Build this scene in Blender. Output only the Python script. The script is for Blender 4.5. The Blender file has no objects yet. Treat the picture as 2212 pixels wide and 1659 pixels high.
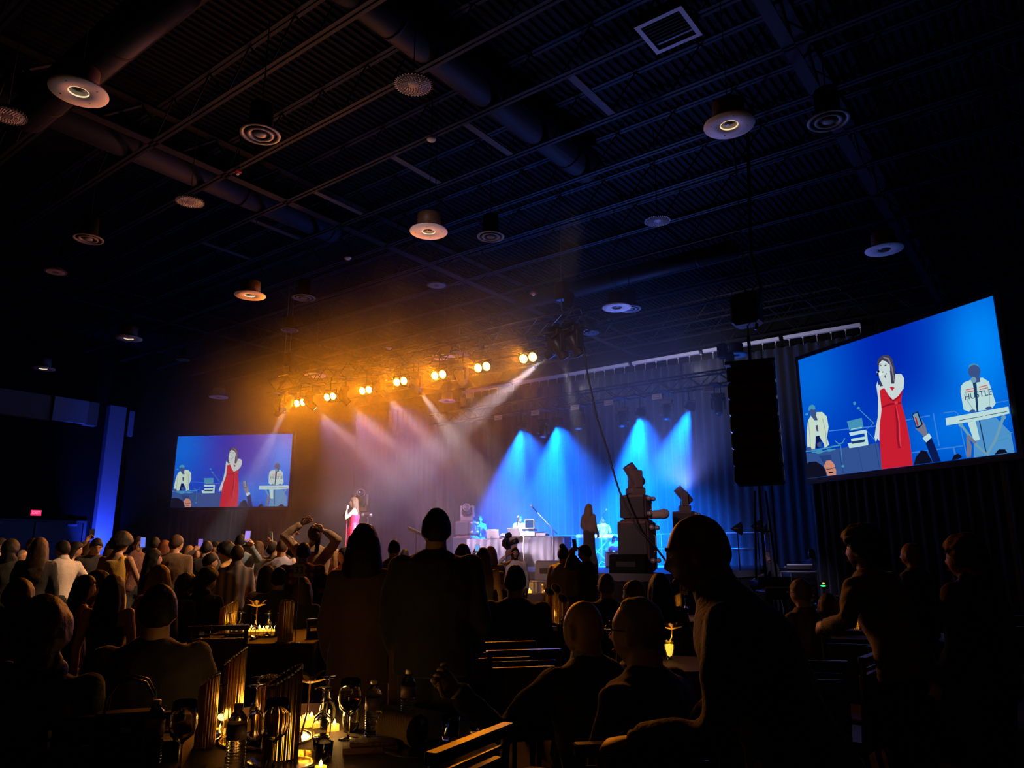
import bpy, bmesh, math, random
from mathutils import Vector, Matrix, noise
random.seed(7)
S = bpy.context.scene
COL = S.collection
PI = math.pi
R = math.radians

# ------------------------------------------------------------------ camera
FPX, CX, CY = 1600.0, 1106.0, 829.5
PITCH = math.atan(368.5 / 1600.0)
YAW = R(37.2)
CAMZ = 1.45
cam_d = bpy.data.cameras.new('camera')
cam_d.sensor_width = 36.0
cam_d.lens = FPX / 2212.0 * 36.0
cam_d.clip_start = 0.05
cam_d.clip_end = 200
cam = bpy.data.objects.new('camera', cam_d)
COL.objects.link(cam)
cam.location = (0, 0, CAMZ)
cam.rotation_euler = (PI / 2 + PITCH, 0, YAW)
S.camera = cam

# ------------------------------------------------------------------ world, exposure
S.view_settings.view_transform = 'Standard'
S.view_settings.look = 'None'
S.view_settings.exposure = 0.0
S.view_settings.gamma = 1.0
S.view_settings.use_curve_mapping = False
w = bpy.data.worlds.new('world')
S.world = w
w.use_nodes = True
w.node_tree.nodes['Background'].inputs[0].default_value = (0.25, 0.3, 0.6, 1)
w.node_tree.nodes['Background'].inputs[1].default_value = 0.0006
cy = S.cycles
cy.max_bounces = 6
cy.diffuse_bounces = 1
cy.glossy_bounces = 3
cy.transmission_bounces = 6
cy.transparent_max_bounces = 8
cy.volume_bounces = 0
cy.caustics_reflective = False
cy.caustics_refractive = False
cy.use_light_tree = True
cy.sample_clamp_direct = 0
cy.sample_clamp_indirect = 3.0
cy.volume_step_rate = 5.0
cy.volume_max_steps = 40
cy.use_denoising = True
cy.use_adaptive_sampling = True
cy.adaptive_threshold = 0.03

SP, CP = math.sin(PITCH), math.cos(PITCH)
FW = Vector((-math.sin(YAW), math.cos(YAW), 0))
RT = Vector((math.cos(YAW), math.sin(YAW), 0))
CAM = Vector((0, 0, CAMZ))

def ray(px, py):
    """world direction of an image point, scaled so that optical depth is 1"""
    u, v = (px - CX) / FPX, (CY - py) / FPX
    return FW * (CP - v * SP) + Vector((0, 0, SP + v * CP)) + RT * u

def at(px, py, d):
    return CAM + ray(px, py) * d

def onz(px, py, z):
    r = ray(px, py)
    return CAM + r * ((z - CAMZ) / r.z)

def ony(px, py, Y):
    r = ray(px, py)
    return CAM + r * (Y / r.y)

def onx(px, py, X):
    r = ray(px, py)
    return CAM + r * (X / r.x)

def lamp(name, kind, loc, energy, color, aim=None, size=0.1, spot=60, blend=0.3, label=None):
    l = bpy.data.lights.new(name, kind)
    l.energy = energy
    l.color = color
    if kind == 'SPOT':
        l.spot_size = R(spot)
        l.spot_blend = blend
        l.shadow_soft_size = size
    elif kind == 'AREA':
        l.size = size
    else:
        l.shadow_soft_size = size
    o = bpy.data.objects.new(name, l)
    COL.objects.link(o)
    o.location = loc
    if aim is not None:
        o.rotation_euler = (Vector(aim) - Vector(loc)).to_track_quat('-Z', 'Y').to_euler()
    return o

# ------------------------------------------------------------------ stage lighting
AMB = (1.0, 0.25, 0.004)
BLU = (0.0, 0.125, 1.0)
# amber blinder pairs on the front truss: image positions (the truss runs at Y = 13)
BLINDERS = [(648, 870), (713, 857), (790, 843), (865, 824), (948, 810), (1042, 793), (1141, 773)]
BL_POS = [ony(x, y, 12.75) for x, y in BLINDERS]
for p in BL_POS:
    lamp('blinder_light', 'SPOT', p + Vector((0, -0.12, 0)), 720, AMB, (-11.5, 3.5, 1.5), 0.09, 128, 1.0)
# white beams: (image point of the lens, target, energy, cone)
BEAMS = [((618, 884), (-22.5, 13.6, 1.2), 10000, 13, (0.75, 0.86, 1.0)),
         ((1175, 775), tuple(at(765, 1118, 18.5)), 26000, 15, (0.85, 0.82, 1.0)),
         ((685, 886), (-14.0, 17.5, 1.1), 8000, 16, (1.0, 0.72, 0.66)),
         ((758, 876), (-13.0, 17.5, 1.1), 8000, 16, (1.0, 0.72, 0.66)),
         ((838, 856), (-12.0, 17.5, 1.1), 9000, 16, (1.0, 0.72, 0.66)),
         ((908, 846), tuple(at(1128, 1150, 24.3)), 20000, 14, (1.0, 0.78, 0.74)),
         ((1003, 832), tuple(at(1158, 1160, 21.6)), 5000, 13, (1.0, 0.80, 0.78))]
BM_POS = [ony(b[0][0], b[0][1], 13.05) for b in BEAMS]
for b, p in zip(BEAMS, BM_POS):
    lamp('beam_light', 'SPOT', p, b[2], b[4], b[1], 0.05, b[3], 0.6)
# blue wash heads on the rear truss
WASH = [((1127, 926), (-15.9, 19.9, 0.9), 120000), ((1205, 917), (-14.4, 20.2, 0.9), 120000),
        ((1383, 898), (-11.3, 20.4, 0.9), 150000), ((1489, 884), (-11.0, 20.6, 0.9), 110000)]
WS_POS = [ony(b[0][0], b[0][1], 19.4) for b in WASH]
for b, p in zip(WASH, WS_POS):
    lamp('wash_light', 'SPOT', p + Vector((0, 0, -0.02)), b[2], BLU, b[1], 0.12, 43, 0.6)
lamp('keyboard_fill', 'SPOT', ony(1216, 778, 13.4), 9000, (0.85, 0.85, 1.0), at(1300, 1160, 24.4), 0.08, 8, 0.7)  # added unseen fixture near the truss end, brightens the keyboard player
# added blue fill on the backdrop, placed at the wash heads
for p in WS_POS[:3]:
    lamp('backdrop_fill', 'SPOT', p + Vector((0, 0.1, -0.05)), 52000, (0.0, 0.125, 1.0), (p.x*0.8-4.6, 25.3, 0.4), 0.2, 62, 1.0)
lamp('uplight', 'SPOT', (-8.3, 18.6, 3.2), 1100, (0.20, 0.26, 1.0), (-7.5, 13.0, 9.0), 0.2, 115, 1.0)  # added at the rear stack head, stands for blue stage glow overhead
for p in BM_POS[2:5]:
    lamp('violet_fill', 'SPOT', p + Vector((0.0, 0.1, -0.15)), 2500, (0.48, 0.36, 0.98), (p.x, 18.2, 1.1), 0.1, 82, 1.0)  # added fill at the beam heads, tints the haze violet
lamp('audience_light', 'SPOT', (-5.0, 9.2, 6.9), 3600, (1.0, 0.56, 0.27), (-11.3, 6.0, 1.2), 0.1, 58, 0.9)
for x_ in (-12.5, -8.5):
    lamp('track_fill', 'SPOT', (x_, 20.2, 6.7), 330, (0.92, 0.85, 1.0), (x_, 25.4, 8.9), 0.1, 100, 0.8)  # added lamp without a fixture, brightens the curtain track
# front-of-house spots
lamp('follow_spot', 'SPOT', (-6.0, -6.0, 7.2), 12000, (1.0, 0.80, 0.80), at(765, 1125, 18.6), 0.1, 6.5, 0.5)
lamp('front_light', 'SPOT', (-3.0, -5.0, 7.6), 5200, (1.0, 0.62, 0.66), (-11.6, 16.5, 2.4), 0.2, 28, 0.8)
lamp('camera_side_fill', 'AREA', (1.5, -5.0, 7.5), 3.5, (1.0, 0.66, 0.48), (-6.0, 6.0, 1.0), 1.5)  # added dim fill from the camera side for backs and table card
# added upward lamp standing in for pink stage bounce on the ring pendants
lamp('bounce_light', 'SPOT', (-11.5, 9.5, 2.4), 330, (1.0, 0.66, 0.60), (-8.0, 4.0, 7.5), 0.6, 150, 1.0)

# ------------------------------------------------------------------ materials
MATS = {}
def mat(name, col, rough=0.6, metal=0.0, spec=0.5, emit=None, es=0.0, noise_amt=0.0, nscale=12.0, bump=0.0, bscale=40.0, trans=0.0, ior=1.45, coat=0.0, alpha=1.0, col2=None, sheen=0.0):
    if name in MATS:
        return MATS[name]
    m = bpy.data.materials.new(name)
    m.use_nodes = True
    nt = m.node_tree
    b = nt.nodes['Principled BSDF']
    b.inputs['Base Color'].default_value = (*col, 1)
    b.inputs['Roughness'].default_value = rough
    b.inputs['Metallic'].default_value = metal
    b.inputs['Specular IOR Level'].default_value = spec
    b.inputs['Transmission Weight'].default_value = trans
    b.inputs['IOR'].default_value = ior
    b.inputs['Coat Weight'].default_value = coat
    b.inputs['Sheen Weight'].default_value = sheen
    if emit:
        b.inputs['Emission Color'].default_value = (*emit, 1)
        b.inputs['Emission Strength'].default_value = es
    tc = None
    if noise_amt or bump or col2:
        tc = nt.nodes.new('ShaderNodeTexCoord')
    if noise_amt or col2:
        n = nt.nodes.new('ShaderNodeTexNoise')
        n.inputs['Scale'].default_value = nscale
        n.inputs['Detail'].default_value = 4
        nt.links.new(tc.outputs['Object'], n.inputs['Vector'])
        mx = nt.nodes.new('ShaderNodeMix')
        mx.data_type = 'RGBA'
        c2 = col2 if col2 else tuple(c * (1 - noise_amt) for c in col)
        mx.inputs[6].default_value = (*col, 1)
        mx.inputs[7].default_value = (*c2, 1)
        nt.links.new(n.outputs['Fac'], mx.inputs[0])
        nt.links.new(mx.outputs[2], b.inputs['Base Color'])
    if bump:
        n2 = nt.nodes.new('ShaderNodeTexNoise')
        n2.inputs['Scale'].default_value = bscale
        n2.inputs['Detail'].default_value = 3
        nt.links.new(tc.outputs['Object'], n2.inputs['Vector'])
        bp = nt.nodes.new('ShaderNodeBump')
        bp.inputs['Strength'].default_value = bump
        bp.inputs['Distance'].default_value = 0.02
        nt.links.new(n2.outputs['Fac'], bp.inputs['Height'])
        nt.links.new(bp.outputs['Normal'], b.inputs['Normal'])
    MATS[name] = m
    return m

def emis(name, col, strength):
    if name in MATS:
        return MATS[name]
    m = bpy.data.materials.new(name)
    m.use_nodes = True
    nt = m.node_tree
    nt.nodes.remove(nt.nodes['Principled BSDF'])
    e = nt.nodes.new('ShaderNodeEmission')
    e.inputs[0].default_value = (*col, 1)
    e.inputs[1].default_value = strength
    nt.links.new(e.outputs[0], nt.nodes['Material Output'].inputs[0])
    MATS[name] = m
    return m

HAZE = 0.029
M_DECK = mat('black_painted_deck', (0.0055, 0.0055, 0.007), 0.7, spec=0.08, noise_amt=0.4, nscale=3)
M_STEEL = mat('black_painted_steel', (0.016, 0.015, 0.018), 0.6, spec=0.15, noise_amt=0.3, nscale=8)
M_DUCT = mat('dark_duct', (0.009, 0.009, 0.012), 0.6, spec=0.15, noise_amt=0.3, nscale=4)
M_WALL = mat('dark_wall', (0.006, 0.006, 0.007), 0.85, spec=0.1, noise_amt=0.3, nscale=2)
M_WALL2 = mat('bulkhead_paint', (0.30, 0.19, 0.14), 0.8, noise_amt=0.1, nscale=2)
M_PILASTER = mat('pilaster_paint', (0.45, 0.42, 0.45), 0.7, noise_amt=0.08, nscale=3)
M_FLOOR = mat('patterned_carpet', (0.035, 0.026, 0.024), 0.9, noise_amt=0.6, nscale=1.6, bump=0.2, bscale=200)
M_DRAPE = mat('black_drape', (0.011, 0.012, 0.016), 0.85, noise_amt=0.3, nscale=5, sheen=0.3)
M_STAGE = mat('stage_deck_black', (0.075, 0.075, 0.08), 0.35, noise_amt=0.4, nscale=6)
M_SKIRT = mat('stage_skirt', (0.008, 0.008, 0.009), 0.9)
M_BLACK = mat('black_plastic', (0.02, 0.02, 0.022), 0.42)
M_TRUSS = mat('dark_painted_truss', (0.045, 0.042, 0.045), 0.5, spec=0.3)
M_RING = mat('white_lamp_enamel', (0.85, 0.78, 0.76), 0.5)
M_DRUM = mat('dark_drum_enamel', (0.10, 0.06, 0.035), 0.5)
M_GREY = mat('grey_enamel', (0.13, 0.13, 0.145), 0.45)
M_CHROME = mat('chrome', (0.7, 0.7, 0.72), 0.2, metal=1.0)
M_WHITE = mat('white_card', (0.75, 0.72, 0.68), 0.6)
M_CABLE = mat('black_cable', (0.012, 0.012, 0.012), 0.5)

# ------------------------------------------------------------------ mesh helpers
class MB:
    def __init__(self):
        self.v = []; self.f = []
    def add(self, vs, fs):
        n = len(self.v)
        self.v += [tuple(p) for p in vs]
        self.f += [tuple(i + n for i in f) for f in fs]
        return self
    def box(self, lo, hi, M=None):
        x0, y0, z0 = lo; x1, y1, z1 = hi
        vs = [Vector(p) for p in ((x0,y0,z0),(x1,y0,z0),(x1,y1,z0),(x0,y1,z0),(x0,y0,z1),(x1,y0,z1),(x1,y1,z1),(x0,y1,z1))]
        if M is not None: vs = [M @ p for p in vs]
        return self.add(vs, [(0,3,2,1),(4,5,6,7),(0,1,5,4),(1,2,6,5),(2,3,7,6),(3,0,4,7)])
    def cbox(self, c, s, M=None, rz=0):
        """bevel-cornered box: centre, size"""
        c = Vector(c); hx, hy, hz = s[0]/2, s[1]/2, s[2]/2
        b = min(hx, hy, hz) * 0.25
        ring = [(-hx+b,-hy),(hx-b,-hy),(hx,-hy+b),(hx,hy-b),(hx-b,hy),(-hx+b,hy),(-hx,hy-b),(-hx,-hy+b)]
        vs = []
        for z, k in ((-hz, 1), (-hz+b, 0), (hz-b, 0), (hz, 1)):
            for x, y in ring:
                sx = (hx-b)/hx if k else 1; sy = (hy-b)/hy if k else 1
                vs.append(Vector((x*sx, y*sy, z)))
        rot = Matrix.Rotation(rz, 4, 'Z')
        vs = [rot @ p + c for p in vs]
        if M is not None: vs = [M @ p for p in vs]
        fs = [tuple(range(7,-1,-1)), tuple(range(24,32))]
        for r in range(3):
            for i in range(8):
                j = (i+1) % 8
                fs.append((r*8+i, r*8+j, (r+1)*8+j, (r+1)*8+i))
        return self.add(vs, fs)
    def tube(self, pts, rad, n=8, cap=True, sx=1.0, sy=1.0, up=None):
        """swept tube through pts; rad is a number or list (numbers or (rx, ry)); up = preferred normal"""
        pts = [Vector(p) for p in pts]
        m = len(pts)
        if not isinstance(rad, (list, tuple)): rad = [rad] * m
        vs, fs = [], []
        ref = Vector(up) if up is not None else None
        prev = None
        for i, p in enumerate(pts):
            a = pts[max(i-1, 0)]; b = pts[min(i+1, m-1)]
            t = (b - a)
            t = t.normalized() if t.length > 1e-9 else Vector((0,0,1))
            if prev is None:
                r0 = ref if ref is not None else (Vector((0,0,1)) if abs(t.z) < 0.9 else Vector((1,0,0)))
            else:
                r0 = ref if ref is not None else prev
            n1 = r0 - t * r0.dot(t)
            if n1.length < 1e-6: n1 = t.orthogonal()
            n1.normalize(); prev = n1
            n2 = t.cross(n1)
            r = rad[i]
            rx, ry = (r if isinstance(r, (list, tuple)) else (r, r))
            for k in range(n):
                a_ = 2*PI*k/n
                vs.append(p + n1 * (math.cos(a_) * ry) + n2 * (math.sin(a_) * rx))
        for i in range(m-1):
            for k in range(n):
                j = (k+1) % n
                fs.append((i*n+k, i*n+j, (i+1)*n+j, (i+1)*n+k))
        if cap:
            fs.append(tuple(range(n-1, -1, -1)))
            fs.append(tuple(range((m-1)*n, m*n)))
        return self.add(vs, fs)
    def lathe(self, prof, n=20, M=None, c=(0,0,0), closed=False):
        """prof: [(r, z)] around z"""
        c = Vector(c); vs, fs = [], []
        for r, z in prof:
            for k in range(n):
                a = 2*PI*k/n
                vs.append(Vector((r*math.cos(a), r*math.sin(a), z)) + c)
        if M is not None: vs = [M @ p for p in vs]
        m = len(prof)
        for i in range(m-1 if not closed else m):
            i2 = (i+1) % m
            for k in range(n):
                j = (k+1) % n
                fs.append((i*n+k, i*n+j, i2*n+j, i2*n+k))
        if not closed:
            if prof[0][0] > 1e-4: fs.append(tuple(range(n-1,-1,-1)))
            if prof[-1][0] > 1e-4: fs.append(tuple(range((m-1)*n, m*n)))
        return self.add(vs, fs)
    def ell(self, c, r, n=12, m=8, M=None):
        c = Vector(c)
        vs = [Vector((0,0,-1))]; fs = []
        for i in range(1, m):
            ph = -PI/2 + PI*i/m
            for k in range(n):
                a = 2*PI*k/n
                vs.append(Vector((math.cos(ph)*math.cos(a), math.cos(ph)*math.sin(a), math.sin(ph))))
        vs.append(Vector((0,0,1)))
        vs = [Vector((p.x*r[0], p.y*r[1], p.z*r[2])) for p in vs]
        if M is not None: vs = [M @ p for p in vs]
        vs = [p + c for p in vs]
        for k in range(n):
            j = (k+1) % n
            fs.append((0, 1+j, 1+k))
            for i in range(m-2):
                fs.append((1+i*n+k, 1+i*n+j, 1+(i+1)*n+j, 1+(i+1)*n+k))
            fs.append((1+(m-2)*n+k, 1+(m-2)*n+j, len(vs)-1))
        return self.add(vs, fs)
    def xf(self, M):
        self.v = [tuple(M @ Vector(p)) for p in self.v]; return self
    def mesh(self, name, m=None, smooth=False):
        me = bpy.data.meshes.new(name)
        me.from_pydata(self.v, [], self.f)
        if m is not None: me.materials.append(m)
        if smooth: me.shade_smooth()
        me.update()
        return me

def obj(name, me, parent=None, loc=None, **props):
    o = bpy.data.objects.new(name, me)
    COL.objects.link(o)
    if parent is not None: o.parent = parent
    if loc is not None: o.location = loc
    for k, v in props.items(): o[k] = v
    return o

def build(name, mb, m, parent=None, smooth=False, loc=None, **props):
    return obj(name, mb.mesh(name, m, smooth), parent, loc, **props)

def thing(name, label, cat, loc=(0,0,0), rz=0, group=None):
    o = bpy.data.objects.new(name, None)
    COL.objects.link(o)
    o.empty_display_size = 0.1
    o.location = loc; o.rotation_euler = (0,0,rz)
    o['label'] = label; o['category'] = cat
    if group: o['group'] = group
    return o

def dup(root, loc, rz=0, label=None, group=None, rot=None):
    r = root.copy(); COL.objects.link(r)
    r.location = loc; r.rotation_euler = rot if rot is not None else (0,0,rz)
    if label: r['label'] = label
    if group: r['group'] = group
    for ch in list(root.children):
        c = ch.copy(); COL.objects.link(c); c.parent = r
        for g in ch.children:
            d = g.copy(); COL.objects.link(d); d.parent = c
    return r

# ------------------------------------------------------------------ haze in the air over the stage
m = bpy.data.materials.new('stage_haze')
m.use_nodes = True
nt = m.node_tree
nt.nodes.remove(nt.nodes['Principled BSDF'])
vs_ = nt.nodes.new('ShaderNodeVolumeScatter')
vs_.inputs['Color'].default_value = (1, 1, 1, 1)
vs_.inputs['Density'].default_value = HAZE
vs_.inputs['Anisotropy'].default_value = 0.45
tc = nt.nodes.new('ShaderNodeTexCoord')
nz = nt.nodes.new('ShaderNodeTexNoise')
nz.inputs['Scale'].default_value = 0.45
nz.inputs['Detail'].default_value = 4.0
nz.inputs['Distortion'].default_value = 0.6
mr = nt.nodes.new('ShaderNodeMapRange')
mr.inputs['From Min'].default_value = 0.34
mr.inputs['From Max'].default_value = 0.66
mr.inputs['To Min'].default_value = HAZE * 0.3
mr.inputs['To Max'].default_value = HAZE * 1.8
nt.links.new(tc.outputs['Object'], nz.inputs['Vector'])
nt.links.new(nz.outputs['Fac'], mr.inputs['Value'])
sx = nt.nodes.new('ShaderNodeSeparateXYZ')
nt.links.new(tc.outputs['Object'], sx.inputs[0])
last = mr.outputs['Result']
for (ax, v0, v1) in ((0, -28.0, -22.0), (0, -5.6, -7.4), (1, 9.0, 12.3), (2, 8.9, 6.3)):   # haze thins out towards its edges
    f = nt.nodes.new('ShaderNodeMapRange'); f.interpolation_type = 'SMOOTHSTEP'
    f.inputs['From Min'].default_value = min(v0, v1); f.inputs['From Max'].default_value = max(v0, v1)
    f.inputs['To Min'].default_value = 0.0 if v0 < v1 else 1.0; f.inputs['To Max'].default_value = 1.0 if v0 < v1 else 0.0
    nt.links.new(sx.outputs[ax], f.inputs['Value'])
    mu = nt.nodes.new('ShaderNodeMath'); mu.operation = 'MULTIPLY'
    nt.links.new(last, mu.inputs[0]); nt.links.new(f.outputs['Result'], mu.inputs[1]); last = mu.outputs[0]
nt.links.new(last, vs_.inputs['Density'])
nt.links.new(vs_.outputs[0], nt.nodes['Material Output'].inputs['Volume'])
hz = MB().box((-28.0, 9.0, 0.6), (-5.6, 25.0, 8.9))
build('stage_haze', hz, m, kind='stuff', label='thin theatrical haze hanging over the stage and under the lighting truss', category='haze')

# ------------------------------------------------------------------ room shell
WX0, WX1, WY0, WY1 = -30.0, 9.0, -9.0, 25.9
ZDECK = 9.72
build('floor', MB().box((WX0, WY0, -0.1), (WX1, WY1, 0)), M_FLOOR, kind='structure')
build('wall_left', MB().box((WX0-0.2, WY0, 0), (WX0, WY1, 10)), M_WALL, kind='structure')
build('wall_right', MB().box((WX1, WY0, 0), (WX1+0.2, WY1, 10)), M_WALL, kind='structure')
build('wall_back', MB().box((WX0, WY1, 0), (WX1, WY1+0.2, 10)), M_WALL, kind='structure')
build('wall_front', MB().box((WX0, WY0-0.2, 0), (WX1, WY0, 10)), M_WALL, kind='structure')
# corrugated deck: ribs run along Y, spaced along X
mb = MB()
vs = []; fs = []
x = WX0; i = 0
prof = []
while x < WX1:
    prof += [(x, 0.0), (x+0.055, 0.0), (x+0.075, 0.045), (x+0.125, 0.045)]
    x += 0.15
for (px_, dz) in prof:
    vs += [(px_, WY0, ZDECK+dz), (px_, WY1, ZDECK+dz)]
for i in range(len(prof)-1):
    fs.append((2*i, 2*i+1, 2*i+3, 2*i+2))
mb.add(vs, fs)
build('ceiling', mb, M_DECK, kind='structure')

# open web joists along X
JY = [7.44 + 1.5*k for k in range(-7, 13)]
bc = MB()
for s in (-1, 1):
    bc.box((WX0, s*0.045-0.03 if s < 0 else 0.015, 9.0), (WX1, s*0.045+0.03 if s > 0 else -0.015, 9.012))
    bc.box((WX0, s*0.018-0.005, 9.0), (WX1, s*0.018+0.005, 9.06))
me_bc = bc.mesh('bottom_chord', M_STEEL)
tcb = MB()
for s in (-1, 1):
    tcb.box((WX0, min(s*0.012, s*0.075), ZDECK-0.015), (WX1, max(s*0.012, s*0.075), ZDECK-0.003))
me_tc = tcb.mesh('top_chord', M_STEEL)
wb = MB()
x = WX0 + 0.2; up_ = True
while x < WX1 - 0.6:
    z0, z1 = (9.03, ZDECK-0.01) if up_ else (ZDECK-0.01, 9.03)
    wb.tube([(x, 0, z0), (x+0.6, 0, z1)], 0.017, 4)
    x += 0.6; up_ = not up_
me_wb = wb.mesh('web', M_STEEL)
for y in JY:
    e = bpy.data.objects.new('ceiling_joist', None); COL.objects.link(e)
    e['kind'] = 'structure'
    e.location = (0, y, 0)
    obj('bottom_chord', me_bc, e); obj('top_chord', me_tc, e)
    obj('web', me_wb, e, kind='stuff')
# deeper girders along Y
for i, gx in enumerate((-23.5, -13.0, -2.6)):
    g = MB()
    g.box((gx-0.1, WY0, 9.0), (gx+0.1, WY1, 9.02)); g.box((gx-0.1, WY0, 9.66), (gx+0.1, WY1, 9.68))
    y = WY0 + 0.4; up_ = True
    while y < WY1 - 0.8:
        z0, z1 = (9.02, 9.66) if up_ else (9.66, 9.02)
        g.tube([(gx, y, z0), (gx, y+0.75, z1)], 0.03, 4); y += 0.75; up_ = not up_
    build('ceiling_girder', g, M_STEEL, kind='structure')
# ducts through the joists
def duct(name, pts, r, label, n=20):
    t = thing(name, label, 'air duct')
    t['group'] = 'ceiling ducts'
    build('duct_tube', MB().tube(pts, r, n), M_DUCT, t, True)
    a, b = Vector(pts[0]), Vector(pts[-1]); L = (b-a).length; u = (b-a).normalized()
    k = 0.8
    while k < L:
        build('duct_seam', MB().tube([a+u*k, a+u*(k+0.05)], r+0.012, n), M_DUCT, t, True); k += 2.4
p = onz(1170, 285, 9.35); duct('round_duct', [(p.x, 1.0, 9.35), (p.x, 12.2, 9.35)], 0.33, 'wide round black duct running up through the ceiling joists above the centre lamps')
p = onz(330, 330, 9.35); duct('round_duct', [(p.x, -2.0, 9.35), (p.x, 11.0, 9.35)], 0.33, 'round duct crossing the joists beside the nearest ring pendant')
a = onz(1120, 652, 8.75); b = onz(1590, 537, 8.75); y_ = (a.y+b.y)/2
duct('round_duct', [(a.x, y_, 8.75), (b.x, y_, 8.75)], 0.22, 'long blue-lit round duct hung under the joists before the stage')
p1 = onz(20, 210, 9.0); p2 = onz(420, -40, 9.0)
duct('round_duct', [(p1.x, p1.y+.3, 8.8), (p2.x, p1.y+.3, 8.8)], 0.3, 'large round duct in the upper corner over the audience')
# short flat braces between joists
for (a, b, lb) in (((1228,168),(1310,228),'flat grey brace between ceiling joists, nearest the square vent'), ((1008,272),(1090,322),'flat grey brace between joists, second from the square vent'), ((860,347),(938,387),'flat grey brace between joists just left of the detector mount'), ((690,418),(768,457),'flat grey brace between joists right of the large brown diffuser'), ((545,473),(638,515),'flat grey brace between joists above the smoke detector'), ((452,525),(537,562),'flat grey brace between joists, farthest from the square vent')):
    A, B = onz(*a, 9.02), onz(*b, 9.02)
    xm = (A.x+B.x)/2; k_ = math.floor(((A.y+B.y)/2-7.44)/1.5)
    build('cross_brace', MB().box((xm-0.07, 7.44+1.5*k_-0.06, 9.013), (xm+0.07, 7.44+1.5*(k_+1)+0.06, 9.035)), mat('brace_grey', (0.05,0.05,0.055), 0.6, spec=0.2), label=lb, category='brace', group='flat braces between the joists')

# ------------------------------------------------------------------ left wall: bulkhead, pilaster, doors
def wallpt(px, py): return onx(px, py, WX0)
bh_t = wallpt(120, 860).z; bh_b = wallpt(120, 912).z
pil = wallpt(217, 1000)
build('trim_1', MB().box((WX0, WY0, bh_b), (WX0+0.35, pil.y-0.45, bh_t)), M_WALL2, kind='structure')
build('trim_2', MB().box((WX0, pil.y-2.1, bh_b), (WX0+0.5, pil.y-0.9, bh_t-0.02)), M_PILASTER, kind='structure')
build('column', MB().box((WX0-0.02, pil.y-0.02, 0), (WX0+0.30, pil.y+0.62, bh_t)), M_PILASTER, kind='structure')
build('trim_3', MB().box((WX0, pil.y+0.8, bh_b-0.2), (WX0+0.2, pil.y+1.0, bh_t-0.1)), M_PILASTER, kind='structure')
lamp('pilaster_uplight', 'SPOT', (WX0+1.05, pil.y-0.35, 0.5), 2000, (0.02, 0.06, 1.0), (WX0+0.2, pil.y+0.3, 3.6), 0.05, 62, 0.9)
t = thing('uplight_fixture', 'small black floor uplight washing the column blue', 'floor lamp', (WX0+1.1, pil.y-0.35, 0))
build('body', MB().cbox((0,0,0.22), (0.24,0.2,0.3)), M_BLACK, t)
build('yoke', MB().tube([(0,-0.14,0.2),(0,-0.14,0.02),(0,0.14,0.02),(0,0.14,0.2)], 0.012, 6), M_BLACK, t)
dt = wallpt(75, 1127); dz = dt.z
for k, (yy0, yy1) in enumerate(((dt.y-1.62, dt.y-0.02), (dt.y+0.02, dt.y+1.62))):
    d = build('door_%d' % (k+1), MB().box((WX0, yy0, 0), (WX0+0.05, yy1, dz)), mat('dark_door', (0.03,0.03,0.04), 0.5), kind='structure')
    yc = yy0+0.4 if k == 0 else yy1-0.4
    build('door_closer', MB().cbox((WX0+0.1, yc, dz-0.08), (0.1, 0.34, 0.09)), M_GREY, d)
    build('push_bar', MB().cbox((WX0+0.1, (yy0+yy1)/2, 1.0), (0.06, 1.2, 0.06)), M_CHROME, d)
build('trim_4', MB().box((WX0, dt.y-1.75, 0), (WX0+0.08, dt.y-1.64, dz+0.08)).box((WX0, dt.y+1.64, 0), (WX0+0.08, dt.y+1.75, dz+0.08)).box((WX0, dt.y-1.64, dz+0.01), (WX0+0.08, dt.y+1.64, dz+0.08)), mat('door_frame', (0.05,0.05,0.06), 0.5), kind='structure')

def text_obj(name, body, size, m, M, parent, extrude=0.002, cx=True):
    c = bpy.data.curves.new(name, 'FONT'); c.body = body; c.size = size; c.extrude = extrude
    if cx: c.align_x = 'CENTER'; c.align_y = 'CENTER'
    o = bpy.data.objects.new(name, c)
    COL.objects.link(o)
    bpy.context.view_layer.update()
    me = bpy.data.meshes.new_from_object(o.evaluated_get(bpy.context.evaluated_depsgraph_get()))
    bpy.data.objects.remove(o)
    me.materials.clear(); me.materials.append(m)
    me.transform(M)
    return obj(name, me, parent)
ex = wallpt(75, 1108)
t = thing('exit_sign', 'glowing red exit sign above the double doors in the side wall', 'exit sign', (WX0+0.06, ex.y, ex.z))
build('housing', MB().cbox((0,0,0), (0.1, 0.40, 0.25)), M_BLACK, t)
build('lit_face', MB().box((0.05,-0.17,-0.095), (0.055,0.17,0.095)), emis('exit_red', (1.0,0.02,0.12), 1.6), t)
MX = Matrix.Rotation(PI/2, 4, 'Z') @ Matrix.Rotation(PI/2, 4, 'X')
text_obj('letters', 'EXIT', 0.13, emis('exit_red_bright', (1.0,0.25,0.3), 1.6), Matrix.Translation((0.058,0,0)) @ MX, t)

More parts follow.
